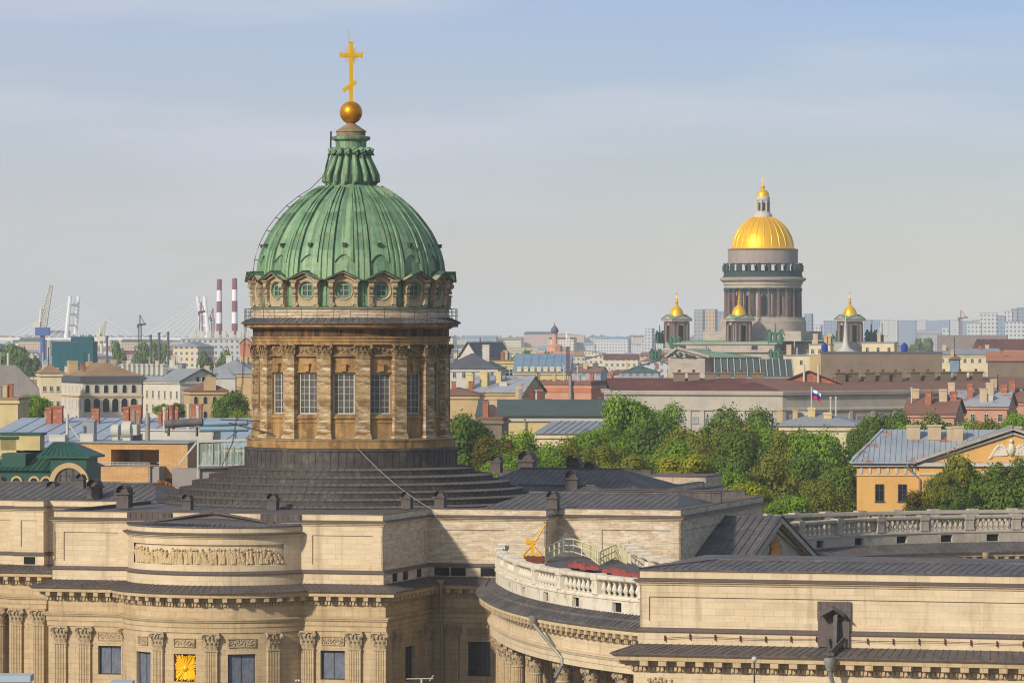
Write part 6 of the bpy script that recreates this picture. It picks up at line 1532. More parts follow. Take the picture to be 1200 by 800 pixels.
for k in range(5):
    b = MB(); lattice(b, (0, 0, 0 if k == 0 else z0 + (z1 - z0) * k * .18), (0, 0, z0 + (z1 - z0) * (k + 1) * .18), .9, .9, 7, .055); b.build('section', M['rust'] if k != 4 else M['st_white'], rm)
b = MB()
for x, q in ((-.4, .8), (.4, .62)): b.box(x - .18, x + .18, -.15, .15, z0 + (z1 - z0) * q, z0 + (z1 - z0) * (q + .2))
b.build('antenna_panel', M['st_white'], rm)
# pink church with dark onion dome
ch = thing('church', 'small pink church with a dark onion dome far off between the domes', 'church', (xat(650, 2500), 2500, 0)); zc_ = lambda y: zat(y, 2500)
b = MB(); b.lathe([(1.6, zc_(404)), (1.6, zc_(392)), (1.85, zc_(391.5)), (1.85, zc_(391))], 12); b.lathe([(4.6, zc_(413)), (4.6, zc_(406)), (4.9, zc_(405.5)), (1.6, zc_(402.5))], 8); b.box(-11, 11, -8, 8, 0, zc_(412)); b.build('tower', M['w_pink'], ch)
b = MB(); b.lathe([(1.4, zc_(391)), (2.3, zc_(388.5)), (2.25, zc_(386)), (1.2, zc_(383)), (.3, zc_(381)), (.1, zc_(377))], 16); b.build('onion_dome', M['r_dark'], ch, smooth=60)
b = MB(); b.bar((-.9, 0, zc_(379)), (.9, 0, zc_(379)), .3, .3); b.box(-.15, .15, -.15, .15, zc_(380), zc_(375.5)); b.build('cross', M['gold'], ch)

# yellow mansion at right
ym = thing('mansion', 'bright ochre yellow mansion with rust patched tin roof and white pediment relief', 'building', (xat(1004, 560), 560, 0), R(-5))
zy = lambda y: zat(y, 560); k9 = 560 / F; wA = 8.1
b = MB(); hy = zy(543); b.box(0, wA, 0, 24, 0, hy, bot=False); b.box(wA - .01, wA + 24, -.5, 24, 0, hy); b.build('wall', M['w_mansion'], ym)
b = MB(); b.box(-.15, wA + .2, -.15, 0, zy(557), zy(555.5)); b.box(-.5, wA, -.5, 0, hy - .35, hy + .15)
for k in range(7): b.box(.4 + k * 1.15, .75 + k * 1.15, -.12, 0, zy(554.5), zy(547.5))
b.box(wA, wA + 24, -.7, -.5, zy(556), zy(554)); b.box(wA - .3, wA + 24.5, -1.0, -.5, hy - .3, hy + .15); b.box(0, wA + 24, -.06, 0, zy(547.4), zy(546.6)); b.build('cornice', M['w_white'], ym)
b = MB(); zr2 = zy(505); e0 = hy + .15
a_, b2, p_, q_ = (-.8, -.9, e0), (wA + 24, -.9, e0), (3.4, 11, zr2), (wA + 24, 11, zr2)
b.face([a_, b2, q_, p_]); b.face([a_, p_, (3.4, 14, zr2), (-.8, 25, e0)]); b.face([p_, q_, (wA + 24, 25, e0), (-.8, 25, e0)])
for k in range(1, 24):
    u = -.8 + k * .72; t = min(1, k * .72 / 4.2); b.bar((u, -.9, e0), (u + .3, -.9 + 11.9 * t, e0 + (zr2 - e0) * t), .06, .08)
b.bar(a_, p_, .35, .12); b.box(-.9, wA + .3, -1.0, -.75, e0 - .1, e0 + .12); b.build('roof', M['r_patchy'], ym)
# pediment of the projecting middle
xp = wA + 12.2; zp = zy(507.5); b = MB(); b.face([(wA - .2, -.6, hy + .1), (wA + 24, -.6, hy + .1), (xp, -.6, zp)]); b.build('pediment', M['w_mansion'], ym)
b = MB()
for s, xe in ((-1, wA - .2), (1, wA + 25)):
    b.bar((xe, -1.0, hy + .2), (xp, -1.0, zp + .5), .9, .35); b.bar((xe, -.75, hy - .15), (xp, -.75, zp - .1), .5, .28)
b.build('raking_cornice', M['grey_stone'], ym)
b = MB()
for s in (-1, 1): b.face([(xp + s * 13.2, -1.5, hy - .1), (xp, -1.5, zp + .9), (xp, 10, zp + .9), (xp + s * 13.2, 8, hy + .1)][::s])
b.build('pediment_roof', M['r_grey'], ym)
b = MB(); rnd = random.Random(12); b.sphere((xp - .2, -.62, hy + 1.9), .55, 10, sq=1.6); b.sphere((xp - .2, -.7, hy + 3.0), .3, 8)
for s in (-1, 1):
    for k in range(16): t = k / 15; b.sphere((xp - .2 + s * (.6 + 2.2 * t), -.62, hy + .7 + 1.7 * math.sin(math.pi * (.25 + .75 * t)) + rnd.uniform(-.1, .1)), .2, 8)
    for k in range(9): b.tube([(xp - .2 + s * .5, -.66, hy + 1.2), (xp - .2 + s * (1.2 + k * .17), -.62, hy + 2.7 - k * .2)], .14, 5)
b.build('pediment_relief', M['white_stone'], ym, smooth=50)
for px in (1030.5, 1057): win_part(ym, 1.15, 2.25, ((xat(px, 560) - xat(1004, 560)) / math.cos(R(5)), 0, zy(587)), 0, 'frame_d')
for k in range(5): win_part(ym, 1.2, 2.4, (wA + 2.6 + k * 4.2, -.5, zy(589)), 0, 'frame_d')
ym_ch = [(1057, 8, 497.5, 509), (1081.5, 8, 497, 504), (1100, 4.2, 499, 508), (1109.5, 5.4, 498.5, 512), (1177, 5.5, 498.5, 509)]
for px, wp, y0, y1 in ym_ch:
    Yc = 568.6; b = MB(); hh = zat(y0, Yc) - zat(y1, Yc); b.box(-wp * .11, wp * .11, -.6, .6, -1.2, hh); b.box(-wp * .11 - .12, wp * .11 + .12, -.72, .72, hh - .25, hh); o = b.build('chimney', M['chim'], ym); v = (xat(px, Yc) - xat(1004, 560), Yc - 560); r = R(5); o.location = (v[0] * math.cos(r) + v[1] * math.sin(r), -v[0] * math.sin(r) + v[1] * math.cos(r), zat(y1, Yc))
b = MB(); b.tube([(6.6, -1.0, hy), (6.7, -.9, hy - .6), (8.2, -.7, hy - 2.0), (8.2, -.7, 0)], .14, 8); b.build('downpipe', M['zinc'], ym, smooth=60)

# ------------------------------------------------------------------ gold domed cathedral
YI = 1637.0; K = F / YI; zi = lambda y: zat(y, YI)
ic = thing('cathedral', 'grand distant cathedral with gilded dome, red granite drum columns and four gold capped belfries', 'cathedral', (xat(894, YI), YI, 0), -A)
M['i_stone'] = mat('grey_marble', srgb(176, 164, 148), [(.15, (1, 1, 2), srgb(130, 120, 112), .45, .7, .6), (.6, VS, srgb(128, 120, 116), .55, .8, .6)], brick=(3, 1.2, .04, (.85, .83, .8, 1), .05))
M['i_gran'] = mat('red_granite', srgb(106, 84, 77), [(1, V1, srgb(84, 66, 62), .45, .7, .6)], rough=.6); M['i_pale'] = mat('pale_pinkish_metal', srgb(156, 142, 132), [(.6, VS, srgb(126, 114, 108), .45, .7, .6)]); M['i_bron'] = mat('green_bronze', srgb(48, 68, 64), [(1, V1, srgb(74, 100, 90), .5, .75, .6)])
M['gold_i'] = mat('bright_gilding', srgb(250, 192, 28), [(.5, VS, srgb(236, 170, 20), .45, .7, .6)], rough=.36, metal=.5)
def lsmooth(b, nm, mt, par, s=35): return b.build(nm, M[mt], par, smooth=s)
b = MB(); b.lathe([(13.6, zi(292)), (12.3, zi(291.5)), (11.85, zi(289)), (11.6, zi(284)), (10.9, zi(277)), (9.4, zi(268.5)), (7.2, zi(261)), (5.0, zi(256.5)), (3.4, zi(254.5))], 48, m=0); gd = lsmooth(b, 'dome', 'gold_i', ic)
b = MB(); prf = [(11.85, 289.5), (11.6, 284), (10.9, 277), (9.4, 268.5), (7.2, 261), (5.0, 256.5), (3.6, 254.6)]
b.tube([(r, 0, zi(y)) for r, y in prf], .2, 6); rb0 = b.build('rib', M['gold_i'], gd, smooth=60)
for k in range(24): o = rb0 if k == 0 else dup(rb0, gd); o.rotation_euler = (0, 0, 2 * math.pi * k / 24)
b = MB(); b.lathe([(13.4, zi(309)), (13.4, zi(294)), (13.7, zi(293)), (12.4, zi(291.4))], 48); lsmooth(b, 'upper_drum', 'i_pale', ic)
b = MB(); b.lathe([(15.3, zi(325)), (15.3, zi(323.5)), (15.0, zi(323)), (15.0, zi(318.5)), (15.3, zi(318)), (13.3, zi(317.5))], 48); lsmooth(b, 'balustrade', 'i_bron', ic)
b = MB(); b.lathe([(.3, 0), (.9, .1), (.8, 1.2), (.95, 2.3), (.5, 3.0), (.35, 3.1), (.42, 3.6), (.05, 3.9)], 8); b.bar((.6, 0, 2.4), (1.3, .3, 3.2), .35, .35); b.bar((-.6, 0, 2.4), (-1.4, .2, 2.8), .4, .6); stt = b.build('statue', M['i_bron'], ic, smooth=50)
for k in range(24): a = 2 * math.pi * (k + .5) / 24; o = stt if k == 0 else dup(stt, ic); put(o, (14.9 * math.cos(a), 14.9 * math.sin(a)), zi(318.6), a + 1.57); o.scale = (.8, .8, .88)
b = MB(); b.lathe([(14.6, zi(338)), (14.8, zi(337)), (14.8, zi(334)), (15.2, zi(333.6)), (15.2, zi(331)), (16.4, zi(328.5)), (16.6, zi(326.2)), (15.3, zi(325)), (13, zi(325))], 48); lsmooth(b, 'drum_cornice', 'i_stone', ic, 25)
b = MB(); cw = ring2 = [(11.8 * math.cos(2 * math.pi * k / 96), 11.8 * math.sin(2 * math.pi * k / 96)) for k in range(96)]; cw.append(cw[0]); Sw = plen(cw)
hs = [(Sw[-1] * (k + .5) / 12 - 1.25, Sw[-1] * (k + .5) / 12 + 1.25, zi(369), zi(346)) for k in range(12)]; wall(b, cw, zi(373), zi(336), hs, .5); b.build('drum', M['i_stone'], ic)
for k in range(12): p, a, n = at(cw, Sw[-1] * (k + .5) / 12, Sw); o = win_part(ic, 2.5, zi(346) - zi(369), (p[0] - n[0] * .3, p[1] - n[1] * .3, zi(369)), a, 'i_stone', 'glass_dark', True)
b = MB(); zc0, zc1 = zi(371.5), zi(338); b.lathe([(.95, zc0), (.95, zc0 + .4), (.78, zc0 + .6), (.66, zc1 - 1.5)], 12); b.lathe([(.66, zc1 - 1.5), (.72, zc1 - 1.4), (.98, zc1 - .2), (.98, zc1)], 8, m=1); cl = b.build('drum_column', [M['i_gran'], M['i_bron']], ic, smooth=40)
for k in range(24): a = 2 * math.pi * (k + .5) / 24; o = cl if k == 0 else dup(cl, ic); put(o, (14.2 * math.cos(a), 14.2 * math.sin(a)), 0, 0)
b = MB(); b.lathe([(16.6, zi(392)), (16.6, zi(376)), (16.2, zi(375)), (16.0, zi(371.5)), (11, zi(371.5))], 48); b.box(-19, 19, -19, 19, zi(400), zi(388)); b.build('podium', M['i_stone'], ic, smooth=20)
# lantern of the dome
b = MB(); b.lathe([(3.6, zi(254.6)), (3.6, zi(251)), (3.0, zi(250.5)), (3.0, zi(248.5)), (2.2, zi(248)), (2.2, zi(235)), (2.7, zi(234.5)), (2.7, zi(231)), (2.5, zi(230.5))], 16); lsmooth(b, 'lantern', 'w_white', ic)
for k in range(8):
    a = 2 * math.pi * k / 8; b = MB(); b.tube([(2.55 * math.cos(a), 2.55 * math.sin(a), zi(248.5)), (2.55 * math.cos(a), 2.55 * math.sin(a), zi(235))], .3, 6); b.build('lantern_column', M['w_white'], ic); a += math.pi / 8
    b = MB(); b.obox((2.2 * math.cos(a), 2.2 * math.sin(a), zi(247)), .08, .42, zi(237.5) - zi(247), a); b.build('lantern_window', M['glass_dark'], ic)
b = MB(); b.lathe([(2.5, zi(230.5)), (2.4, zi(227)), (1.8, zi(224)), (.9, zi(222.4)), (.3, zi(222)), (.3, zi(221.2)), (.65, zi(220.3)), (.85, zi(219)), (.65, zi(217.6)), (.12, zi(217)), (.1, zi(216))], 16); b.box(-.12, .12, -.12, .12, zi(217), zi(208)); b.box(-.7, .7, -.1, .1, zi(211.4), zi(210.5)); b.build('gold_cupola', M['gold_i'], ic, smooth=40)
# body
def iu(px, v):
    k = (px - 600) / F; x0 = xat(894, YI); return (k * (YI + v * CA) - x0 - v * SA) / (CA + k * SA)
vb = -34.0; ul, ur = iu(783, vb), iu(909, vb)
b = MB(); b.box(ul, ur, vb, 46, 0, zi(411)); b.box(ul + .2, ur - .2, vb + .2, 45.8, zi(411), zi(401.5)); b.box(ul - 1.2, ur + 1.2, vb - 1.2, 47, zi(412.2), zi(410.4)); b.box(ul - .5, ur + .5, vb - .5, 46.5, zi(403), zi(401.5)); b.box(ur, ur + 24, vb + 14, 46, 0, zi(402)); b.box(ur - 1, ur + 25, vb + 13, 47, zi(411), zi(409.8)); b.build('body', M['i_stone'], ic)
b = MB()
for px in (800, 884): u = iu(px, vb); b.box(u - 1.1, u + 1.1, vb - .05, vb + .3, zi(409), zi(404.6))
b.build('attic_window', M['glass_dark'], ic)
b = MB(); b.box(ul + .5, ur - .3, vb + .8, 45, zi(401.5), zi(400)); hipz = zi(396.5); b.face([(ul + 2, vb + 2, zi(400) + .01), (ur - 2, vb + 2, zi(400) + .01), (ur - 12, 0, hipz), (ul + 14, 0, hipz)]); b.face([(ur - 2, vb + 2, zi(400) + .01), (ur + 20, vb + 16, zi(400)), (ur + 10, 20, hipz), (ur - 12, 0, hipz)]); b.box(ur, ur + 23, vb + 15, 44, zi(402), zi(400.4)); cm('r_cop', srgb(120, 152, 126)); b.build('copper_roof', M['r_cop'], ic)
for c, u_, lab in (('dark', iu(882, vb), None),):
    pass
# east portico gable
pg = MB(); ug = iu(806, vb - 16); y_ = zi(413)
pg.box(iu(786, vb - 16), iu(826, vb - 16), vb - 16, vb, 0, zi(417.5)); pg.build('portico', M['i_stone'], ic)
pg = MB(); x0, x1 = iu(781, vb - 16), iu(832, vb - 16); xm = (x0 + x1) / 2 - 4
for s, xe in ((0, x0), (1, x1)):
    q = [(xe, vb - 17, zi(418)), (xm, vb - 17, zi(408)), (xm + 8, vb + 4, zi(408.5)), (xe + (8 if s == 0 else 20), vb + 4, zi(418))]; pg.face(q if s == 1 else q[::-1])
pg.build('portico_roof', M['r_cop'], ic)
pg = MB()
pg.face([(x0, vb - 16.6, zi(418)), (x1, vb - 16.6, zi(418)), (xm, vb - 16.6, zi(409))]); 
for xe in (x0, x1): pg.bar((xe, vb - 17, zi(418.4)), (xm, vb - 17, zi(408.4)), 1.4, .9)
pg.build('pediment', M['i_stone'], ic)
rnd = random.Random(21)
pg = MB()
for k in range(26): t = rnd.uniform(-1, 1); pg.sphere((xm + t * 6.5, vb - 16.8, zi(417.3) + rnd.uniform(0, 2.2) * (1 - abs(t))), .55, 6)
pg.build('pediment_relief', M['i_bron'], ic)
# belfries
def belfry(px, dv):
    v = dv; u = iu(px, v)
    e = bpy.data.objects.new('belfry', None); C.objects.link(e); e.parent = ic; e.location = (u, v, 0); e.rotation_euler = (0, 0, R(30))
    return e
z0, z1, z2 = zi(402), zi(376.5), zi(371)
bm = MB(); bm.box(-4.6, 4.6, -4.6, 4.6, zi(408), z0)
for sx in (-1, 1):
    for sy in (-1, 1): bm.box(*sorted((sx * 2.0, sx * 4.2)), *sorted((sy * 2.0, sy * 4.2)), z0, z1)
bm.box(-4.2, 4.2, -4.2, 4.2, z1 - 1.5, z1); bm.box(-5.3, 5.3, -5.3, 5.3, z1, z1 + .7); bm.box(-4.8, 4.8, -4.8, 4.8, z1 + .7, z2 - 1.2)
for s in (-1, 1):
    bm.face([(-5.3, s * 5.3, z1 + .7), (5.3, s * 5.3, z1 + .7), (0, s * 5.3, z2 + .6)][::-s]); bm.face([(s * 5.3, -5.3, z1 + .7), (s * 5.3, 5.3, z1 + .7), (s * 5.3, 0, z2 + .6)][::s])
bf = bm.build('belfry', M['i_stone'], ic)
dk_ = MB(); dk_.box(-1.9, 1.9, -1.9, 1.9, z0, z1 - 1.6); dk_.build('bell_chamber', M['glass_dark'], bf)
rf_ = MB()
for s in (-1, 1):
    rf_.face([(-5.6, s * 5.5, z1 + .8), (0, s * 5.5, z2 + .8), (0, 0, z2 + 1.2), (-5.6, 0, z1 + .8)][::s]); rf_.face([(0, s * 5.5, z2 + .8), (5.6, s * 5.5, z1 + .8), (5.6, 0, z1 + .8), (0, 0, z2 + 1.2)][::s])
    rf_.face([(s * 5.5, -5.6, z1 + .82), (s * 5.5, 0, z2 + .82), (0, 0, z2 + 1.22), (0, -5.6, z1 + .82)][::-s]); rf_.face([(s * 5.5, 0, z2 + .82), (s * 5.5, 5.6, z1 + .82), (0, 5.6, z1 + .82), (0, 0, z2 + 1.22)][::-s])
rf_.build('belfry_roof', M['r_cop'], bf)
cb_ = MB()
for sx in (-1, 1):
    for sy in (-1, 1):
        for q in ((4.4, 1.6), (1.6, 4.4), (4.4, 3.6), (3.6, 4.4)): cb_.tube([(sx * q[0], sy * q[1], z0 + .6), (sx * q[0], sy * q[1], z1 - .4)], .42, 8)
cb_.build('belfry_columns', M['i_gran'], bf)
db = MB(); db.lathe([(3.3, z2 - .2), (3.3, z2 + 1.0), (3.0, z2 + 2.0), (2.2, z2 + 3.2), (1.1, z2 + 4.0), (.6, z2 + 4.4), (.6, z2 + 5.4), (.75, z2 + 5.7), (.35, z2 + 6.2), (.45, z2 + 6.9), (.12, z2 + 7.4), (.1, z2 + 9.8)], 16); db.box(-.6, .6, -.12, .12, z2 + 8.8, z2 + 9.1); db.build('gold_cupola', M['gold_i'], bf, smooth=40)
for i, (px, v) in enumerate(((793, 2), (866, -28), (996, 6), (922, 34))):
    o = bf if i == 0 else dup(bf, ic); o.location = (iu(px, v), v, .0 if i else 0); o.rotation_euler = (0, 0, R(42)); o.scale = (.83, .83, 1)
# bronze angel groups on the corners
ag = MB(); rnd = random.Random(3)
for dx in (-2.6, 0, 2.6):
    ag.lathe([(1.2, 0), (1.0, 2.2), (1.1, 3.6), (.5, 4.6), (.55, 5.4), (.05, 6)], 8, (dx, 0))
for s in (-1, 1): ag.tube([(s * .8, 0, 3.6), (s * 3.4, -.4, 5.6), (s * 4.8, -.2, 3.0)], .7, 6, r1=.3); ag.tube([(s * 2.5, 0, 3.0), (s * 4.4, 0, 1.0)], .6, 6)
ag.tube([(0, 0, 4), (0, 0, 8.6)], .45, 6, r1=.3); ag.box(-3.6, 3.6, -1.4, 1.4, -1, .3)
M['i_verd'] = mat('verdigris', srgb(70, 112, 94), [(1, V1, srgb(40, 70, 62), .45, .7, .7)])
ago = ag.build('angel_group', M['i_verd'], ic, smooth=50)
for i, (px, py, v, s, rz) in enumerate(((908.5, 400.5, vb + 1, 1.0, .2), (773, 400, 0, .9, 1.2), (1021, 400, 14, .95, .9), (980, 402, 10, .7, .5), (791, 405, vb, .75, .3), (908, 419, vb - 1.5, .7, 0), (768, 420, -18, .8, .8), (828, 418, vb - 1, .6, 0))):
    o = ago if i == 0 else dup(ago, ic); u = iu(px, v); o.location = (u, v, zat(py, YI - u * SA + v * CA)); o.scale = (s * .75, s * .75, s * .8); o.rotation_euler = (0, 0, rz)

# ------------------------------------------------------------------ tower blocks on the skyline
def block(px0, px1, yt, Y, mt, lab, grp=None, rf_='r_grey', depth=26, rot=8, nm='apartment_block'):
    return bldg(nm, lab, px0, px1, yt, Y, depth, rot, mt, rf_, 'flat', 0, group=grp, over=.2, corn=False)
block(813, 824, 363, 4200, 'f_grey', 'leftmost of the grey apartment towers beside the gilded drum'); block(826, 838, 362.5, 4150, 'f_tan', 'tan apartment tower between grey and bluish ones beside the gilded drum'); block(838, 850, 365, 4300, 'f_blue', 'bluish tower block half behind the gilded drum on its left'); block(942, 951, 368, 4300, 'f_blue', 'narrow blue tower just right of the gilded drum'); block(951, 962, 381, 4400, 'f_white', 'low pale tower right of the gilded drum')
block(965, 984, 376, 4600, 'f_blue', 'blue slab block left of the right belfry')
rnd = random.Random(31); px = 1012; i = 0
while px < 1150:
    w_ = rnd.uniform(9, 17); block(px, px + w_, 375.3 + rnd.uniform(-.7, 1.0), 5600 + rnd.uniform(-150, 150), rnd.choice(('f_blue', 'f_blue', 'f_grey', 'f_white')), 'hazy slab tower in the long row on the right skyline', 'long row of hazy slab towers on the skyline'); px += w_ + rnd.uniform(-.4, .8); i += 1
for a in ((1148, 1168, 367, 3900, 'f_white', 'stepped white tower with curved top in the cluster at the right edge'), (1133, 1150, 379, 3800, 'f_white', 'low white wing in front of the white tower cluster'), (1167, 1178, 370, 4000, 'f_blue', 'bluish tower behind the white stepped tower'), (1176, 1186, 364, 4100, 'f_white', 'slim white tower second from the right edge'), (1185, 1192, 362, 4200, 'f_grey', 'slim grey tower near the right edge'), (1192, 1206, 360.5, 4250, 'f_blue', 'tallest blue grey tower at the right edge'), (1178, 1200, 377, 3700, 'f_white', 'broad white block below the towers at the right edge'), (1098, 1180, 393, 3200, 'f_brown', 'long low brown grey block below the white towers'), (1104, 1112, 384, 3600, 'f_white', 'small white block below the row of slab towers'),
          (783, 790, 384, 4300, 'f_pink', 'small pinkish block left of the left belfry'), (755, 764, 385, 4600, 'f_white', 'small pale block on the skyline left of the left belfry')):
    block(*a)
rnd = random.Random(55)
for o in list(bpy.data.objects):
    if o.parent is None and 'w' in o.keys() and o.location.y < 1700 and o.name.split('.')[0] not in ('skylight_hall', 'box_building', 'brick_gable', 'long_roof_building', 'wrapped_building', 'glass_roof_building', 'school_building', 'blue_roof_building', 'chapel_hall', 'factory', 'spire'):
        ro = [c for c in o.children if c.name.split('.')[0] == 'roof'][0]
        for q in range(rnd.randint(2, 6)):
            cw, hh, mt = rnd.choice(((1.4, 2.4, 'chim'), (.9, 2.0, 'brick'), (.22, 3.8, 'frame'), (.5, 1.6, 'zinc'), (1.8, 1.4, 'frame'), (.8, 1.7, 'w_tan'), (.2, 5, 'iron')))
            mb = MB(); mb.box(-cw / 2, cw / 2, -.45 if cw > .4 else -.1, .45 if cw > .4 else .1, 0, hh + .7); mb.box(-cw / 2 - .08, cw / 2 + .08, -.55 if cw > .4 else -.12, .55 if cw > .4 else .12, hh + .5, hh + .7)
            c_ = mb.build('chimney' if cw > .6 else 'flue', M[mt], ro); c_.location = (o['w'] * rnd.uniform(.06, .94), o['d'] * rnd.uniform(.15, .6), o['h'] + .2)
# ------------------------------------------------------------------ filler: the sea of roofs between
busy = []
for o in list(bpy.data.objects):
    if o.parent is None and 'w' in o.keys():
        x, y = o.location.x, o.location.y; busy.append((x - 4, x + o['w'] + 4, y - 12, y + o['d'] + 12))
xi = xat(894, YI); busy.append((xi - 60, xi + 75, YI - 70, YI + 75)); busy.append((xat(885, 1150), xat(1010, 1300), 1140, 1300))
rnd = random.Random(77); walls = ['cream', 'tan', 'yellow', 'white', 'grey', 'pink', 'brown', 'cream', 'white']; roofs = [('r_grey', 'grey tin'), ('r_grey', 'grey tin'), ('r_rust', 'rusty'), ('r_red', 'dark red'), ('r_dark', 'dark'), ('r_blue', 'bluish'), ('r_tan', 'tan'), ('r_grey', 'grey tin'), ('r_green', 'green')]
Ys = [760, 830, 900, 980, 1060, 1140, 1230, 1330, 1440, 1560, 1700, 1850, 2020, 2200, 2400]
Yf = [2600, 2900, 3250, 3700, 4250, 4900, 5800, 7000]
for Y in Ys + Yf:
    x = -.126 * Y; far = Y > 2500
    while x < .126 * Y:
        w_ = rnd.uniform(10, 21) * (.85 + Y / 3500) if not far else rnd.uniform(.0035, .0095) * Y; gap = rnd.choice((0, 1, 2, 4, 9)) * (1 if not far else Y / 1300)
        px = 600 + F * x / Y; px1 = px + F * w_ / Y; yj = Y + rnd.uniform(-25, 25); dp__ = rnd.uniform(12, 20)
        zt = rnd.uniform(15, 24) if Y < 1400 else rnd.uniform(17, 26) if not far else rnd.uniform(19, 29) if Y < 4500 else rnd.uniform(26, 38) + (rnd.random() < .12) * rnd.uniform(2, 8)
        if Y < 900: zt = rnd.uniform(12, 19)
        skip = any(x < b_[1] and x + w_ > b_[0] and yj < b_[3] and yj + dp__ > b_[2] for b_ in busy)
        if Y < 1000 and px1 > 520: skip = True
        if not skip:
            k = rnd.choice(walls); rm_, rn = rnd.choice(roofs); rt = rnd.choice(('gable_x', 'gable_x', 'hip', 'gable_y', 'flat'))
            reg = 'left of the green dome' if px1 < 420 else 'between the two domes' if px < 780 else 'around the gold domed cathedral' if px < 1020 else 'at the far right'
            dist = 'in mid distance' if Y < 1300 else 'farther off' if not far else 'near the horizon'
            nch = 0 if far else rnd.randint(3, 8)
            bldg('distant_building' if far else 'city_building', f'{k} building, {rn} roof, {dist} {reg}', px, px1, HOR - (zt - CAMZ) / Y * F, yj, dp__, rnd.choice((4, 8, 12, 16, -8)), 'f_' + k, rm_, rt, rnd.uniform(1.8, 3.8), group=f'{dist} roofs {reg}', corn=Y < 1500,
                 chim=[(rnd.random() * .9 + .05, rnd.uniform(.1, .6), *rnd.choice(((1.8, 1.1), (1.1, 1.0), (2.6, 1.2), (.25, .25), (.9, .9))), rnd.uniform(.3, 1.5), rnd.uniform(2.8, 5.0), rnd.choice(('brick', 'chim', 'w_white', 'w_tan', 'r_dark', 'frame'))) for _ in range(nch)])

        x += w_ + gap
# far treeline and outskirts that close the horizon
# ================================================================== trees
def treemat(name, a, b_, c):
    m = bpy.data.materials.new(name); m.use_nodes = True; n = m.node_tree; l = n.links.new; b = n.nodes['Principled BSDF']
    t = n.nodes.new('ShaderNodeTexCoord'); nz = n.nodes.new('ShaderNodeTexNoise'); nz.inputs['Scale'].default_value = .45; nz.inputs['Detail'].default_value = 3
    n2 = n.nodes.new('ShaderNodeTexNoise'); n2.inputs['Scale'].default_value = 2.3; n2.inputs['Detail'].default_value = 2
    oi = n.nodes.new('ShaderNodeObjectInfo'); ad = n.nodes.new('ShaderNodeVectorMath'); ad.operation = 'ADD'
    l(t.outputs['Object'], ad.inputs[0]); sc_ = n.nodes.new('ShaderNodeVectorMath'); sc_.operation = 'SCALE'; sc_.inputs[0].default_value = (50, 30, 70); l(oi.outputs['Random'], sc_.inputs['Scale']); l(sc_.outputs[0], ad.inputs[1])
    l(ad.outputs[0], nz.inputs['Vector']); l(ad.outputs[0], n2.inputs['Vector'])
    r1 = n.nodes.new('ShaderNodeMapRange'); r1.inputs[1].default_value = .36; r1.inputs[2].default_value = .62; l(nz.outputs['Fac'], r1.inputs[0])
    r2 = n.nodes.new('ShaderNodeMapRange'); r2.inputs[1].default_value = .52; r2.inputs[2].default_value = .72; r2.inputs[4].default_value = .75; l(n2.outputs['Fac'], r2.inputs[0])
    m1 = n.nodes.new('ShaderNodeMix'); m1.data_type = 'RGBA'; m1.inputs[6].default_value = a; m1.inputs[7].default_value = b_; l(r1.outputs[0], m1.inputs[0])
    m2 = n.nodes.new('ShaderNodeMix'); m2.data_type = 'RGBA'; m2.inputs[7].default_value = c; l(m1.outputs[2], m2.inputs[6]); l(r2.outputs[0], m2.inputs[0]); l(m2.outputs[2], b.inputs['Base Color'])
    b.inputs['Roughness'].default_value = .75; b.inputs['Specular IOR Level'].default_value = .2
    tl = n.nodes.new('ShaderNodeBsdfTranslucent'); ms = n.nodes.new('ShaderNodeMixShader'); ms.inputs[0].default_value = .33; l(m2.outputs[2], tl.inputs['Color']); l(b.outputs[0], ms.inputs[1]); l(tl.outputs[0], ms.inputs[2]); l(ms.outputs[0], n.nodes['Material Output'].inputs['Surface'])
    M[name] = m
treemat('t_bright', srgb(112, 144, 38), srgb(136, 164, 48), srgb(88, 122, 34)); treemat('t_dark', srgb(92, 116, 42), srgb(112, 134, 48), srgb(74, 100, 38)); treemat('t_olive', srgb(114, 122, 38), srgb(142, 142, 46), srgb(78, 92, 32)); treemat('t_autumn', srgb(104, 92, 38), srgb(86, 98, 36), srgb(150, 96, 36)); treemat('t_yellow', srgb(140, 152, 34), srgb(170, 164, 40), srgb(110, 128, 32))
M['bark'] = mat('bark', srgb(74, 62, 50), rough=.9, bump=.3)
def crown_mesh(seed, nl, leafs=.4):
    """crown of unit radius standing on z=0..2.3 made of many leaf sprays on uneven lobes"""
    rnd = random.Random(seed); mb = MB(); lobes = []
    for k in range(38):
        while True:
            p = Vector((rnd.uniform(-1, 1), rnd.uniform(-1, 1), rnd.uniform(-1, 1)))
            if .25 < p.length < 1: break
        p = p.normalized() * rnd.uniform(.45, .86); r = rnd.uniform(.16, .4)
        lobes.append((Vector((p.x * .95, p.y * .95, 1.15 + p.z * 1.0)), r))
    lobes.append((Vector((0, 0, 1.1)), .55))
    for c, r in lobes:
        n = int(nl * (r * r) / sum(x[1] ** 2 for x in lobes))
        for _ in range(n):
            d = Vector((rnd.gauss(0, 1), rnd.gauss(0, 1), rnd.gauss(0, 1) * .9 + .15)).normalized()
            q = c + d * r * (rnd.uniform(.72, 1.1) if rnd.random() < .85 else rnd.uniform(1.05, 1.35))
            nn = (d + Vector((rnd.gauss(0, .36), rnd.gauss(0, .36), rnd.gauss(0, .36) + .3))).normalized()
            e = nn.orthogonal().normalized(); e = (Matrix.Rotation(rnd.uniform(0, 6.28), 3, nn) @ e); f_ = nn.cross(e); s = leafs * rnd.uniform(.5, 1.15) * .1
            e *= s; f_ *= s * rnd.uniform(.5, .9)
            mb.face([q - e * 1.1, q - f_ - e * .1, q + e * 1.1, q + f_ + e * .1])
    return mb
CR = []
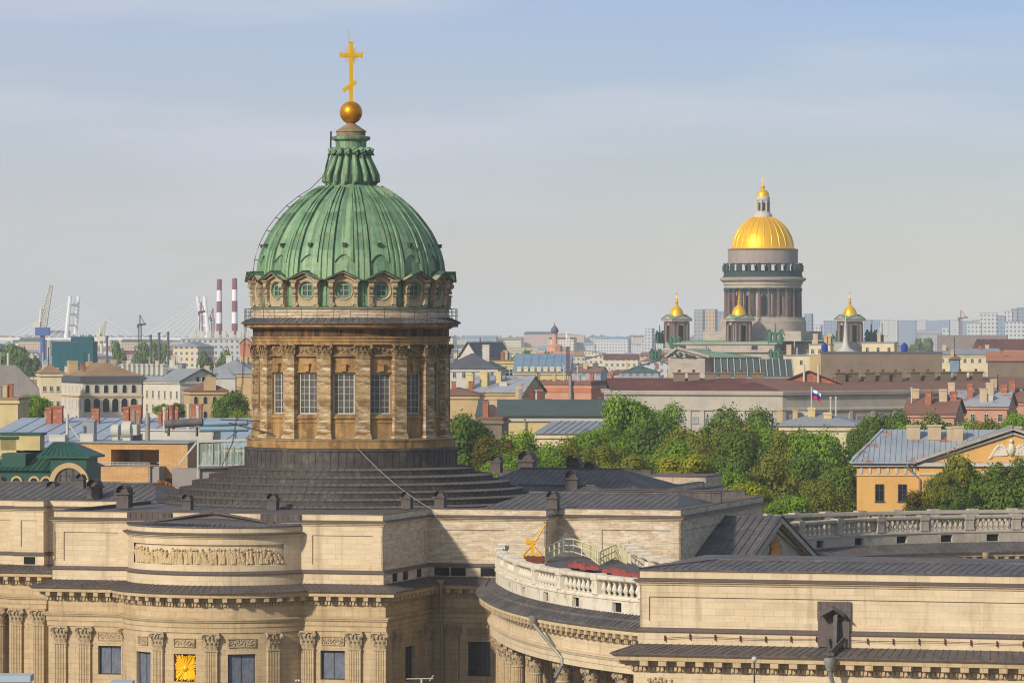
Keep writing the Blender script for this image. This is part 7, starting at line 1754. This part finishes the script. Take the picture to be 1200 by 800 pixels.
for i in range(6):
    o = crown_mesh(100 + i, 13000, .5).build('crown', M['t_bright']); CR.append(o.data); bpy.data.objects.remove(o)
CS = []
for i in range(3):
    o = crown_mesh(200 + i, 2600, 1.1).build('crown', M['t_bright']); CS.append(o.data); bpy.data.objects.remove(o)
tcache = {}
def tree(px, yt, hw, Y, mt, lab, var, group, asp=1.0, small=False, zb=0):
    r = hw * Y / F; zt = zat(yt, Y); hgt = 2.2 * r * asp
    if small: asp = max(asp, (zt - 4) / (2.2 * r)); hgt = 2.2 * r * asp
    t = thing('tree', lab, 'tree', (xat(px, Y), Y, zb), random.Random(px * 7 + yt).uniform(0, 6.28), group); zt -= zb
    src = (CS if small else CR)[var % (3 if small else 6)]
    key = (src.name, mt)
    if key not in tcache:
        me = src.copy(); me.materials[0] = M[mt]; tcache[key] = me
    o = bpy.data.objects.new('crown', tcache[key]); C.objects.link(o); o.parent = t; o.scale = (r, r, r * asp); o.location = (0, 0, zt - max(v.co.z for v in tcache[key].vertices) * r * asp)
    b = MB(); zc = max(zt - hgt, .5); b.tube([(0, 0, 0), (.15, .1, zc * .5), (0, 0, zc + hgt * .1), (.1 * r, 0, zc + hgt * .55)], max(.3, r * .09), 7, r1=r * .03)
    rnd = random.Random(px)
    for k in range(5):
        a = k * 1.26 + rnd.random(); b.tube([(0, 0, zc + hgt * (.0 + .05 * k)), (math.cos(a) * r * .35, math.sin(a) * r * .35, zc + hgt * (.22 + .05 * k)), (math.cos(a) * r * .7, math.sin(a) * r * .7, zc + hgt * (.35 + .07 * k))], r * .04, 5, r1=r * .012)
    b.build('trunk', M['bark'], t); return t
gA = 'trees behind the cathedral'; gB = 'trees before the yellow mansion'; gC = 'trees among the middle distance roofs'; gD = 'far trees'
TL = [(548, 478, 34, 600, 't_dark', 'dark leafy tree pressed against the right side of the drum', 0, gA, 1.3), (578, 508, 30, 585, 't_autumn', 'mottled green and brown tree second from the drum', 1, gA, 1.15), (618, 499, 38, 590, 't_bright', 'bright green rounded tree below the yellow building', 2, gA, 1.05), (668, 507, 34, 575, 't_olive', 'yellow green tree below the pale blue roof', 3, gA, 1.1), (700, 517, 34, 570, 't_olive', 'yellowish tree left of the tall dark clump', 4, gA, 1.0), (645, 520, 28, 570, 't_bright', 'smaller light green tree between two yellow green trees', 5, gA, 1.0),
      (738, 456, 38, 690, 't_bright', 'tallest bright green crown in front of the white bank wall', 1, gA, 1.5), (776, 466, 30, 700, 't_bright', 'bright crown beside the tallest bright crown', 3, gA, 1.3), (760, 486, 44, 620, 't_dark', 'large dark green tree below the tallest bright crown', 4, gA, 1.3), (712, 496, 24, 640, 't_dark', 'small dark crown beside the pale blue roof', 2, gA, 1.3), (800, 492, 42, 610, 't_olive', 'dark olive tree with orange flecks in the middle of the grove', 0, gA, 1.3), (845, 470, 46, 680, 't_dark', 'broad dark crown before the red roofed block', 5, gA, 1.2), (880, 471, 34, 690, 't_dark', 'dark crown at the corner of the white block', 2, gA, 1.3), (835, 505, 40, 600, 't_olive', 'olive tree right of the orange flecked one', 3, gA, 1.2),
      (805, 528, 40, 560, 't_yellow', 'low pale yellow green tree just behind the stone corner block', 1, gA, .85), (872, 500, 40, 600, 't_dark', 'dark tree left of the dense bright green tree', 4, gA, 1.3), (925, 497, 32, 640, 't_olive', 'olive crown below the flag', 0, gA, 1.3), (905, 524, 46, 570, 't_olive', 'large dark yellow green tree above the pediment', 5, gA, 1.15), (978, 497, 42, 600, 't_bright', 'dense bright green tree at the left corner of the yellow mansion', 2, gA, 1.35), (945, 520, 34, 585, 't_dark', 'dark green tree between the olive crown and the mansion', 3, gA, 1.35), (985, 540, 30, 575, 't_dark', 'dark low tree against the mansion corner', 1, gA, 1.3), (880, 562, 34, 540, 't_yellow', 'bright yellow leaved bush tree by the cathedral parapet', 4, gA, .8), (925, 575, 34, 535, 't_bright', 'low green tree behind the balustrade', 0, gA, .8), (850, 545, 30, 550, 't_bright', 'green tree behind the corner of the cathedral roof', 2, gA, 1.0),
      (602, 520, 30, 575, 't_olive', 'olive tree filling the gap below the bright rounded tree', 0, gA, 1.1), (630, 528, 32, 562, 't_dark', 'dark tree low behind the tall roof vent', 3, gA, 1.0), (690, 498, 30, 610, 't_bright', 'fresh green crown in front of the pale blue tin roof', 1, gA, 1.2), (722, 508, 32, 600, 't_bright', 'fresh green crown left of the large dark tree', 5, gA, 1.2), (785, 510, 34, 580, 't_bright', 'lit green crown below the orange flecked tree', 2, gA, 1.1), (862, 488, 34, 650, 't_olive', 'lit olive crown below the broad dark crown', 4, gA, 1.2), (955, 500, 32, 620, 't_bright', 'green crown left of the dense bright green tree by the mansion', 1, gA, 1.3), (900, 486, 30, 670, 't_bright', 'green crown under the flagpole', 3, gA, 1.2), (848, 528, 34, 565, 't_dark', 'dark tree right of the low pale yellow green tree', 0, gA, 1.1), (960, 556, 34, 545, 't_olive', 'olive tree above the far balustrade beside the mansion', 2, gA, 1.0),
      (1040, 477, 34, 660, 't_dark', 'dark crown behind the roof of the yellow mansion on its left', 1, gC, 1.3), (1085, 478, 34, 670, 't_dark', 'bushy dark crown behind the mansion chimneys', 3, gC, 1.2), (1130, 486, 36, 680, 't_bright', 'greener crown behind the right part of the mansion roof', 5, gC, 1.1), (1190, 478, 26, 700, 't_bright', 'green crown behind the mansion at the right edge', 0, gC, 1.3), (1012, 490, 24, 650, 't_dark', 'dark crown at the left end of the mansion roof', 4, gC, 1.3),
      (1062, 490, 30, 630, 't_bright', 'green crown just above the ridge of the mansion roof', 2, gC, 1.2), (1112, 494, 30, 625, 't_dark', 'dark crown above the middle of the mansion roof', 0, gC, 1.2), (1160, 488, 32, 640, 't_olive', 'olive crown above the right of the mansion roof', 4, gC, 1.2), (590, 530, 34, 560, 't_bright', 'low green tree beside the roof vent right of the drum', 4, gA, .9), (735, 528, 34, 560, 't_olive', 'low olive tree above the metal hipped roof', 2, gA, .9), (1130, 524, 35, 520, 't_olive', 'open branched tree covering the mansion pediment', 2, gB, 1.4), (1172, 540, 42, 515, 't_dark', 'large dark tree before the right half of the mansion', 4, gB, 1.2), (1088, 572, 30, 512, 't_autumn', 'low reddish brown tree below the mansion windows', 1, gB, .8), (1205, 530, 26, 520, 't_dark', 'dark tree cut by the right edge before the mansion', 3, gB, 1.4), (1104, 546, 24, 509, 't_olive', 'thin branched tree left of the tree covering the mansion pediment', 0, gB, 1.3), (1122, 566, 28, 508, 't_dark', 'dark lower tree left of the large dark tree', 5, gB, 1.0)]
for a in TL: tree(*a)
for a in [(42, 460, 20, 830, 't_bright', 'green tree before the cream corner building on the left', 1, gC, 1.0), (270, 453, 24, 800, 't_dark', 'dark tree just left of the drum', 0, gC, 1.25), (285, 478, 18, 760, 't_yellow', 'lighter small tree below the dark tree left of the drum', 3, gC, 1.0), (206, 470, 12, 820, 't_dark', 'small dark tree below the ochre baroque house', 2, gC, .9), (190, 472, 10, 830, 't_bright', 'small light tree beside the baroque house', 4, gC, .9)]: tree(*a)
for px, yt, hw, Y, mt, lab in [(6, 399, 16, 2100, 't_dark', 'far dark grove tree at the left edge'), (26, 403, 14, 2050, 't_dark', 'far dark tree right of the left edge grove'), (0, 412, 14, 1950, 't_dark', 'far lower tree at the left edge'), (137, 398, 8, 2400, 't_dark', 'far rounded tree between the jib crane and the black stacks'), (165, 397, 9, 2450, 't_dark', 'far tree just left of the black stacks'), (182, 396, 9, 2450, 't_dark', 'far tree behind the black stacks'), (195, 399, 8, 2450, 't_dark', 'far tree at the right of the black stacks'),
                           (238, 408, 9, 2300, 't_dark', 'far low tree below the white plant'), (262, 406, 10, 2350, 't_dark', 'far low tree right below the white plant'), (555, 399, 12, 2300, 't_dark', 'far dark tree right of the drum cornice'), (617, 408, 9, 2200, 't_dark', 'far tree left of the pink church'), (641, 410, 9, 2200, 't_dark', 'far tree below the pink church'), (1075, 393, 9, 3000, 't_dark', 'far tree below the slab towers'), (1088, 394, 8, 3000, 't_dark', 'far small tree below the slab towers')]:
    tree(px, yt, hw * 1.5, Y, mt, lab, px, gD, .9, True)
# distant woods closing the horizon: one mass
wb_ = MB(); rnd = random.Random(5)
for k in range(5200):
    Y = rnd.uniform(8200, 11500); x = rnd.uniform(-.14, .14) * Y; h = rnd.uniform(24, 38) if rnd.random() < .95 else rnd.uniform(38, 43); w_ = rnd.uniform(8, 26)
    wb_.face([(x - w_, Y, 0), (x + w_, Y + rnd.uniform(-20, 20), 0), (x + w_ * .7, Y, h * .8), (x, Y, h), (x - w_ * .7, Y, h * .75)])
setp(wb_.build('distant_woods', mat('distant_woods', srgb(70, 84, 60), [(.02, V1, srgb(120, 118, 112), .5, .6, .8)])), kind='stuff')
